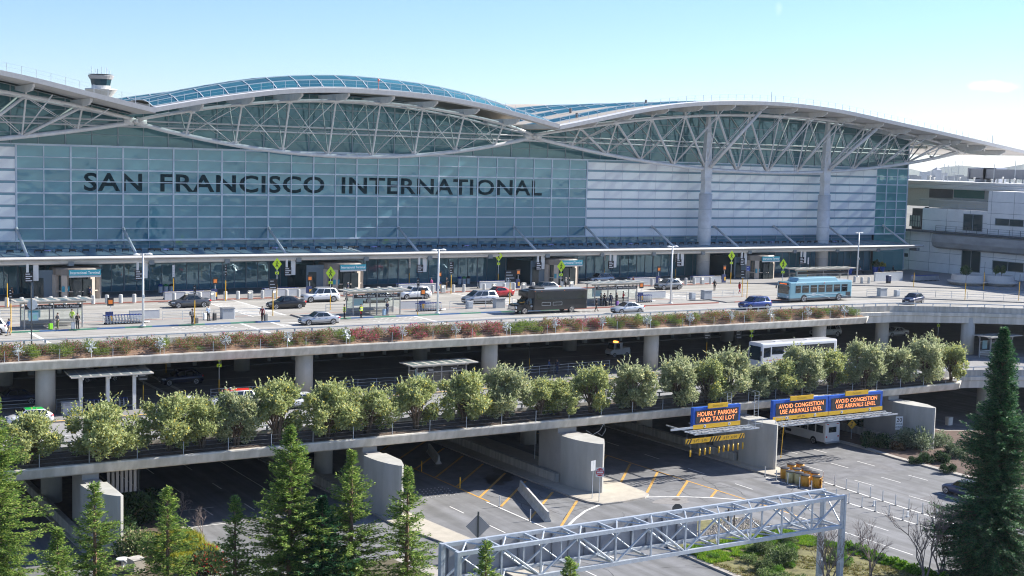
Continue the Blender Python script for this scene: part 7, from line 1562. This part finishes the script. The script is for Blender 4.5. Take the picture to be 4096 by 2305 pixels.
for x in (3.35, -3.6):
    for s in (-1, 1): wheel_parts(t, x, s*1.30, .49, .34, mat('hub_grey', (.32, .33, .34), .4))
    m = MB()
    for s in (-1, 1): k = 14; m.add([(x+.62*math.cos(math.pi*i/k), s*1.2925, .5+.62*math.sin(math.pi*i/k)) for i in range(k+1)]+[(x-.62, s*1.2925, .35), (x+.62, s*1.2925, .35)], [tuple(range(k+3))])
    m.build('wheel_arch', BLACK, t)
# white coach on the lower level
p = at(3012, 1372, z=AZ+3.45); L = 13.2; t = thing('coach', 'large white coach with a dark window band behind the olive trees', 'bus', (p.x+L/2+.6, p.y+.2, AZ+.006), math.pi)
m = MB(); roundbox(m, -L/2, L/2, 1.3, .4, 3.45, .22); m.build('body', PWHITE, t)
for s in (-1, 1): m = MB(); m.box(-L/2+.5, L/2-1.7, s*1.302-.006, s*1.302+.006, 1.95, 2.95); m.add([(L/2-1.5, s*1.303, 1.7), (L/2-.3, s*1.303, 1.6), (L/2-.3, s*1.303, 2.85), (L/2-1.5, s*1.303, 2.9)], [(0, 1, 2, 3)]); m.build('side_window', CARGLASS, t); m = MB(); m.box(-L/2+.1, L/2-.8, s*1.302-.004, s*1.302+.004, 1.2, 1.26); m.build('stripe', RED, t); m = MB(); m.box(-L/2-.01, -L/2+.1, s*1.05-.12, s*1.05+.12, 1.2, 2.9); m.build('tail_light', LAMPR, t); m = MB(); m.bbox(L/2+.3, s*1.45, 2.2, .2, .18, .6); m.build('mirror', BLACK, t)
m = MB(); m.add([(L/2+.014, y, z) for y, z in ((-1.12, 1.2), (1.12, 1.2), (1.05, 3.0), (-1.05, 3.0))], [(0, 1, 2, 3)]); m.build('windscreen', mat('coach_glass', (.01, .03, .04), .05, spec=.9), t); m = MB(); m.bbox(3.0, 0, 3.47, 1.2, .9, .06); m.bbox(-2.5, 0, 3.47, 1.0, .8, .06); m.build('roof_hatch', mat('hatch_white', (.5, .5, .5), .5), t)
for x in (4.3, -3.2, -4.5):
    for s in (-1, 1): wheel_parts(t, x, s*1.31, .5, .34)
# white shuttle seen from behind in the right underpass
p0 = at(*g5(668, 306), z=0); L = 8.6; t = thing('shuttle_minibus', 'white shuttle minibus seen from behind entering the right underpass', 'bus', (p0.x+1.2, p0.y+L/2, .006), math.pi/2); PW2 = pnt('offwhite', (.60, .60, .59), 0)
m = MB(); roundbox(m, -L/2, L/2-1.2, 1.2, .5, 2.85, .2); m.loft([[(x, y, z) for y, z in ((-w, .5), (w, .5), (w, zh), (-w, zh))] for x, w, zh in ((L/2-1.2, 1.0, 2.1), (L/2-.2, .98, 1.4), (L/2+.8, .9, 1.1))]); m.build('body', PW2, t)
for s in (-1, 1):
    for i in range(5): x = -L/2+.35+i*1.32; m = MB(); m.box(x, x+1.15, s*1.203-.006, s*1.203+.006, 1.55, 2.45); m.build('side_window', CARGLASS, t)
    m = MB(); m.box(-L/2-.012, -L/2+.02, s*.95-.1, s*.95+.1, 1.05, 1.25); m.box(-L/2-.012, -L/2+.02, s*.8-.18, s*.8+.18, 2.62, 2.70); m.build('tail_light', LAMPR, t)
m = MB(); m.box(-L/2-.012, -L/2+.03, -.62, .62, 1.65, 2.3); m.build('rear_window', CARGLASS, t); m = MB(); m.box(-L/2-.16, -L/2+.1, -1.15, 1.15, .38, .56); m.build('bumper', mat('bumper_grey', (.25, .26, .27), .5), t); m = MB(); m.box(1.4, 2.4, 1.203, 1.212, .8, 1.15); m.build('side_hatch', BLACK, t); m = MB(); m.box(-L/2-.02, -L/2, -.2, .2, .7, .85); m.build('number_plate', WHITE, t)
m = MB(); m.box(-L/2+.2, -L/2+2.6, .9, 1.12, 2.70, 2.86); m.build('roof_lettering', mat('roof_red', (.4, .05, .06), .5), t)
for x in (-2.4, 3.0):
    for s in (-1, 1): wheel_parts(t, x, s*1.21, .42, .3)
    m = MB()
    for s in (-1, 1): k = 12; m.add([(x+.52*math.cos(math.pi*i/k), s*1.2025, .44+.52*math.sin(math.pi*i/k)) for i in range(k+1)], [tuple(range(k+1))])
    m.build('wheel_arch', BLACK, t)
p = at(*g5(1705, 712), z=0); car('crossover', PSTEEL, 'dark blue sport utility car half behind the big right conifer', (p.x+.95, p.y-2.1, .008), math.pi/2, rack=True, sc=1.02)
# ------------------------------------------------------------------ people
def skin_mesh(nodes, edges, root=0, sub=1):
    """grow one continuous surface over a jointed skeleton"""
    me = bpy.data.meshes.new('sk'); me.from_pydata([n[0] for n in nodes], edges, []); o = bpy.data.objects.new('sk', me); COL.objects.link(o)
    md = o.modifiers.new('s', 'SKIN'); md.use_smooth_shade = True
    for i, n in enumerate(nodes):
        v = me.skin_vertices[0].data[i]; r = n[1]; v.radius = r if isinstance(r, tuple) else (r, r); v.use_root = (i == root)
    if sub: o.modifiers.new('u', 'SUBSURF').levels = sub
    dg = bpy.context.evaluated_depsgraph_get(); out = bpy.data.meshes.new_from_object(o.evaluated_get(dg)); bpy.data.objects.remove(o); bpy.data.meshes.remove(me); return out
def figure(pose):
    """pose -> meshes (body, top, trousers, shoes, hair); x right, -y front, height 1.74"""
    legs = {'stand': ((.09, 0), (-.10, .02)), 'walk': ((.09, -.26), (-.09, .26)), 'wide': ((.14, .03), (-.14, -.04)), 'sit': ((.1, -.42), (-.1, -.42))}[pose['legs']]
    sit = pose['legs'] == 'sit'; z0 = -.42 if sit else 0
    P = lambda x, y, z: (x, y, z+z0)
    N = [(P(0, 0, .96), (.13, .10)), (P(0, 0, 1.14), (.125, .09)), (P(0, .01, 1.34), (.155, .10)), (P(0, .01, 1.44), (.10, .075)), (P(0, .0, 1.50), .052), (P(0, -.015, 1.56), (.062, .075)), (P(0, -.02, 1.65), (.077, .095)), (P(0, -.01, 1.73), (.05, .062)), (P(0, -.125, 1.615), .018)]
    E_ = [(0, 1), (1, 2), (2, 3), (3, 4), (4, 5), (5, 6), (6, 7), (5, 8)]; arms = []; legi = []
    def add(p, r, par): N.append((p, r)); E_.append((par, len(N)-1)); return len(N)-1
    for s in (1, -1): add(P(s*.085, .0, 1.63), .018, 6)
    for k, s in enumerate((1, -1)):
        a = pose['arms'][k]; sh = add(P(s*.19, .01, 1.41), .055, 3); el = add(P(s*.19+a[0][0]*s, a[0][1], a[0][2]), .043, sh); wr = add(P(s*.19+a[1][0]*s, a[1][1], a[1][2]), .030, el)
        d = (Vector(N[wr][0])-Vector(N[el][0])).normalized(); pm = Vector(N[wr][0])+d*.075; pa = add(tuple(pm), (.036, .022), wr); arms.append((sh, el, wr))
        side = d.cross(Vector((s, 0, 0))); side = side.normalized() if side.length > .1 else Vector((0, 1, 0))
        for f, ln in ((-.024, .07), (-.008, .082), (.008, .078), (.024, .06)): q = add(tuple(pm+side*f+d*.035), .0085, pa); add(tuple(pm+side*f*1.2+d*(.035+ln*.55)+Vector((-s*.012, 0, 0))), .007, q)
        q = add(tuple(pm-side*.04-d*.02), .010, pa); add(tuple(pm-side*.062+d*.03), .008, q)
    for k, s in enumerate((1, -1)):
        x, y = legs[k]
        if sit: hip = add(P(s*.1, -.03, .93), .085, 0); kn = add(P(x, y, .90), .06, hip); an = add(P(x, y-.02, .50), .042, kn); to = add(P(x, y-.16, .46), .036, an)
        else: hip = add(P(s*.095, 0, .88), .088, 0); kn = add(P(s*.09+(x-s*.09)*.5, y*.45-.03, .49), .062, hip); an = add(P(x, y, .085), .042, kn); to = add(P(x*1.08, y-.15, .04), .036, an)
        legi.append((hip, kn, an, to))
    body = skin_mesh(N, E_)
    g = pose.get('coat', 0); low = .62 if g else .90
    def sub(ids, chain, grow, extra=None):
        n2 = []; ix = {}
        for i in ids: ix[i] = len(n2); r = N[i][1]; n2.append((N[i][0], tuple(q+grow for q in r) if isinstance(r, tuple) else r+grow))
        e2 = [(ix[a], ix[b]) for a, b in chain]
        for (p, r, par) in (extra or []): n2.append((p, r)); e2.append((ix[par], len(n2)-1))
        return skin_mesh(n2, e2)
    ids = [0, 1, 2, 3]+[i for a in arms for i in a]; ch = [(0, 1), (1, 2), (2, 3)]+[(3, a[0]) for a in arms]+[(a[0], a[1]) for a in arms]+[(a[1], a[2]) for a in arms]
    top = sub(ids, ch, .018, [(P(0, .0, low), (.19 if g else .15, .14 if g else .115), 0)])
    ids = [0]+[i for l in legi for i in l[:3]]; ch = [(0, l[0]) for l in legi]+[(l[0], l[1]) for l in legi]+[(l[1], l[2]) for l in legi]
    tro = sub(ids, ch, .014)
    sh = MB()
    for l in legi:
        a, b = Vector(N[l[2]][0]), Vector(N[l[3]][0]); c = (a+b)/2; sh.bbox(c.x, c.y-.02, min(a.z, b.z)+.01 if False else b.z+.008, .10, .29, .095, 0, .03)
    hr = MB(); k_ = pose.get('hair', 0); hr.lathe([(.088, 1.635+z0), (.10, 1.69+z0), (.085, 1.745+z0), (.04, 1.775+z0), (.005, 1.78+z0)], 12, (0, .015))
    if k_: hr.bbox(0, .075, 1.56+z0, .17, .07, .26, 0, .03)
    return body, top, tro, sh, hr
DOWN = ((.05, .02, 1.14), (.06, -.02, .90)); BENT = ((.06, .03, 1.14), (-.10, -.20, 1.16)); PHONE = ((.05, -.02, 1.14), (-.12, -.22, 1.34)); BACK = ((.08, .10, 1.16), (.14, .16, .94)); FWD = ((.03, -.10, 1.16), (-.02, -.34, 1.08)); SWING = ((.05, -.10, 1.15), (.04, -.24, .95)); SWINGB = ((.05, .12, 1.15), (.04, .18, .92))
POSES = {'stand': dict(legs='stand', arms=(DOWN, BENT)), 'phone': dict(legs='stand', arms=(BENT, PHONE)), 'relax': dict(legs='wide', arms=(DOWN, DOWN)), 'drag': dict(legs='wide', arms=(BACK, BENT)), 'walk': dict(legs='walk', arms=(SWING, SWINGB)), 'push': dict(legs='walk', arms=(FWD, FWD), hair=1), 'coat': dict(legs='walk', arms=(DOWN, BACK), coat=1, hair=1), 'sit': dict(legs='sit', arms=(BENT, BENT), hair=0)}
FIG = {k: figure(v) for k, v in POSES.items()}
SKINC = [mat('skin_a', (.45, .27, .19), .55), mat('skin_b', (.30, .17, .11), .55), mat('skin_c', (.52, .34, .26), .55)]
def cloth(n, c): return mat('cloth_'+n, c, .85)
C_ = dict(black=cloth('black', (.015, .015, .018)), navy=cloth('navy', (.02, .03, .07)), grey=cloth('grey', (.22, .22, .22)), blue=cloth('blue', (.05, .12, .32)), tan=cloth('tan', (.40, .29, .17)), red=cloth('red', (.42, .02, .03)), maroon=cloth('maroon', (.20, .03, .04)), lime=LIME, lblue=cloth('lightblue', (.45, .55, .68)), white=cloth('white', (.65, .64, .62)), jeans=cloth('jeans', (.06, .09, .17)), brown=cloth('brown', (.16, .09, .05)), purple=cloth('purple', (.15, .06, .28)), pink=cloth('pink', (.6, .12, .3)), orange=cloth('orange', (.45, .12, .05)), olive=cloth('olive', (.16, .17, .08)))
HAIRC = [mat('hair_dark', (.015, .012, .01), .6), mat('hair_brown', (.08, .045, .025), .6), mat('hair_grey', (.45, .44, .42), .6)]
def person(pix, z, label, pose, top, legs, hair=0, rz=None, vest=None, skin=0, pack=None, bag=None, h=1.0, loc=None):
    p = loc or xy(pix, z); rz = RN.uniform(-3, 3) if rz is None else rz; t = thing('person', label, 'person', p, rz); t.scale = (h, h, h); b, tp, tr, sh, hr = FIG[pose]
    def part(nm, me, mt):
        me = me.copy(); me.materials.clear(); me.materials.append(mt); o = bpy.data.objects.new(nm, me); COL.objects.link(o); adopt(o, t)
    part('body', b, SKINC[skin]); part('jacket', tp, C_[top]); part('trousers', tr, C_[legs]); sh.build('shoes', BLACK, t); hr.build('hair', HAIRC[hair], t)
    if vest:
        m = MB(); m.loft([[(x, y, zz) for x, y in ((-w, -d), (w, -d), (w*1.12, 0), (w, d), (-w, d), (-w*1.12, 0))] for zz, w, d in ((.92, .185, .155), (1.15, .18, .15), (1.42, .19, .145))]); m.build('hi_vis_vest', LIME, t); m = MB()
        for zz in (1.02, 1.22): m.loft([[(x, y, zz+q) for x, y in ((-.19, -.165), (.19, -.165), (.215, 0), (.19, .165), (-.19, .165), (-.215, 0))] for q in (0, .05)])
        m.build('reflective_band', WHITE, t)
    if pack: m = MB(); m.bbox(0, .24, 1.22, .32, .18, .46, 0, .06); o = m.build('backpack', C_[pack], None); q = t; o.location = p; o.rotation_euler = (0, 0, rz); o.name = 'backpack'; tag(o, ('small ' if pack != 'pink' else 'bright ')+pack+' backpack worn by the '+label.split(' ', 2)[0]+' '+label.split(' ', 2)[1]+' figure', 'backpack')
    return t
def suitcase(pix, z, label, c_, h=.68, rz=0.3):
    t = thing('suitcase', label, 'suitcase', xy(pix, z), rz); m = MB(); m.bbox(0, 0, h/2+.06, .44, .28, h, 0, .05); m.build('shell', c_, t); m = MB(); m.tube([(-.1, .08, h), (-.1, .08, h+.34), (.1, .08, h+.34), (.1, .08, h)], .014, 5); m.build('handle', BLACK, t); m = MB()
    for sx in (-.17, .17):
        for sy in (-.09, .09): m.tube([(sx-.015, sy, .035), (sx+.015, sy, .035)], .035, 8)
    m.build('wheels', BLACK, t)
W_ = lambda l: l
person(u1(682, 1092), D1, 'man in black looking at his phone at the left shelter', 'phone', 'black', 'black', rz=.2); suitcase(u1(643, 1092), D1, 'white suitcase beside the man in black', WHITE); person(u1(507, 1092), D1, 'woman in a grey top and olive trousers at the left shelter', 'phone', 'grey', 'olive', 1, rz=-1.2); suitcase(u1(445, 1096), D1, 'bright green suitcase at the left shelter', mat('case_green', (.18, .5, .02), .4), .6)
person(u1(612, 1030), D1, 'person in a lime jacket standing behind the left shelter bench', 'stand', 'lime', 'grey', 1, rz=2.5, loc=(xy(u1(612, 1045), D1)[0], 150.2, D1)); person(u1(78, 1148), DZ, 'man in a blue jacket and tan trousers behind the white car', 'push', 'blue', 'tan', 0, rz=-1.2)
person(u1(1690, 1050), D1, 'man in dark clothes with a backpack by the yellow post', 'stand', 'grey', 'black', 0, rz=.6, pack='black'); suitcase(u1(1725, 1042), D1, 'dark grey suitcase by the yellow post', mat('case_dark', (.05, .05, .055), .5), .6); suitcase(u1(1802, 1010), D1, 'white suitcase left of the man in the light blue shirt', WHITE, .72)
person(u1(1830, 1018), D1, 'man in a light blue shirt and black trousers with luggage', 'drag', 'lblue', 'black', 0, rz=.3); suitcase(u1(1885, 1016), D1, 'tall black suitcase right of the man in the light blue shirt', BLACK, .8); person(u1(105, 845), D1, 'person in black standing at the glass far left', 'phone', 'black', 'black', 0, rz=0); person(u1(788, 835), D1, 'person in dark clothes walking to the first entrance', 'walk', 'navy', 'black', 0, rz=2.6)
person(u2(327, 1022), D1, 'woman in a long red coat pulling a suitcase', 'coat', 'maroon', 'black', 0, rz=-.5, h=.97); suitcase(u2(358, 1020), D1, 'grey suitcase behind the red-coated woman', mat('case_grey', (.10, .11, .12), .5), .78)
person(u2(1048, 1000), D1, 'left marshal in a yellow vest beside the second shelter', 'relax', 'black', 'black', 0, rz=1.3, vest=1, h=.97); person(u2(1195, 994), D1, 'right marshal in a yellow vest holding a red flag', 'stand', 'black', 'black', 0, rz=.1, vest=1, h=.95)
t = thing('signal_flag', 'small red flag in the hand of the right marshal', 'flag', (xy(u2(1190, 994), D1)[0]-.12, xy(u2(1190, 994), D1)[1]-.25, D1+.6)); m = MB(); m.add([(0, 0, .3), (.02, 0, .3), (.16, -.03, -.05), (-.06, 0, -.02), (0, .01, .3), (.02, .01, .3), (.16, -.02, -.05), (-.06, .01, -.02)], [(0, 1, 2, 3), (7, 6, 5, 4), (0, 4, 5, 1), (1, 5, 6, 2), (2, 6, 7, 3), (3, 7, 4, 0)]); m.build('cloth', RED, t); m = MB(); m.cyl(.01, .005, .25, .5, .012, 5); m.build('stick', WHITE, t)
person(u2(1425, 970), D1, 'man in dark clothes drinking at the second shelter', 'phone', 'navy', 'jeans', 0, rz=.2); suitcase(u2(1398, 972), D1, 'pale blue suitcase at the second shelter', mat('case_blue', (.30, .42, .55), .5), .72)
person(u2(1068, 842), DZ, 'person in black behind the big white car tail', 'walk', 'black', 'black', 0, rz=-1.5); person(u2(1078, 790), D1, 'old man in a blue vest near the second entrance', 'walk', 'navy', 'grey', 2, rz=-1.8); person(u2(772, 755), D1, 'person in blue pushing a trolley by the second entrance', 'push', 'blue', 'black', 0, rz=1.4); person(u2(1945, 742), D1, 'woman in dark clothes at the glass right of the second lamp post', 'stand', 'black', 'brown', 1, rz=1.0); person(u2(1812, 745), D1, 'person with a pink backpack behind the white off-road car', 'walk', 'navy', 'jeans', 1, rz=2.7, pack='pink')
person(u3(1016, 735), D1, 'grey-haired man at the third entrance behind the black bus', 'stand', 'grey', 'black', 2, rz=.7); person(u3(1608, 728), D1, 'woman in a maroon coat with a trolley on the kerb', 'push', 'maroon', 'black', 1, rz=-1.3)
for x, y, l, ps, a, b, hr, r in ((1325, 887, 'queue person in black nearest the black bus', 'stand', 'black', 'black', 0, .8), (1355, 888, 'queue person in black second from the bus', 'drag', 'black', 'black', 0, -.4), (1410, 888, 'tall queue person in navy with a backpack', 'relax', 'navy', 'navy', 0, 2.5), (1463, 884, 'queue woman in black with a purple bag', 'stand', 'black', 'black', 1, .3), (1520, 870, 'queue person in a red jacket', 'phone', 'red', 'black', 0, .9)): person(u3(x, y), D1, l, ps, a, b, hr, rz=r)
suitcase(u3(1470, 890), D1, 'purple suitcase in the shuttle queue', C_['purple'], .62); suitcase(u3(1378, 890), D1, 'black suitcase in the shuttle queue', BLACK, .6); person(u3(1283, 936), DZ, 'person half hidden behind the tail of the black bus', 'walk', 'black', 'black', 0, rz=1.5)
person(u4(566, 755), DZ, 'man in black crossing the far roadway', 'walk', 'black', 'black', 0, rz=2.4); person(u4(786, 778), DZ, 'woman in a bright red coat crossing the far roadway', 'coat', 'red', 'red', 1, rz=1.6)
for x, y, l, a in ((1010, 985, 'seated person in maroon left of the fourth lamp post', 'maroon'), (1240, 1005, 'seated person in pale blue right of the fourth lamp post', 'lblue'), (1625, 1005, 'seated white-haired person by the blue pots', 'black'), (1915, 985, 'seated person with reddish hair near the concrete wing', 'black')):
    p = at(3200+x/5.152, 900+y/5.152, z=D1); person(None, D1, l, 'sit', a, 'black', 2 if 'white' in l else 1, rz=.5, loc=(p.x, p.y, D1+.0)); b_ = thing('bench', 'low dark bench under the '+' '.join(l.split()[:4]), 'bench', (p.x, p.y+.1, D1)); m = MB(); m.box(-1, 1, -.2, .28, .38, .46); m.build('seat', mat('bench_dark', (.05, .055, .06), .6), b_); m = MB(); m.box(-.9, -.8, -.15, .25, 0, .38); m.box(.8, .9, -.15, .25, 0, .38); m.build('legs', DARK, b_)
person(g0(1060, 450), AZ, 'marshal in a yellow vest behind the white taxi', 'stand', 'black', 'black', 0, rz=1.5, vest=1); person(g0(1355, 430), AZ, 'marshal in a yellow vest left of the red taxi roof', 'relax', 'black', 'black', 0, rz=-1, vest=1, loc=(xy(g0(1355, 420), A1)[0], 131.5, A1)); person(u3(868, 1480), A1, 'man in blue waiting on the lower island, left of two', 'stand', 'blue', 'black', 0, rz=1); person(u3(940, 1482), A1, 'woman in navy waiting on the lower island, right of two', 'stand', 'navy', 'jeans', 1, rz=-1)
for me in [m_ for f in FIG.values() for m_ in f[:3]]: bpy.data.meshes.remove(me)
# ------------------------------------------------------------------ the sea air between here and the skyline
m = MB(); m.box(-900, 5400, -900, 5400, -2.2, 90); o = m.build('haze', H_); tag(o, kind='stuff'); tag(o, 'pale blue sea haze filling the air', 'haze')
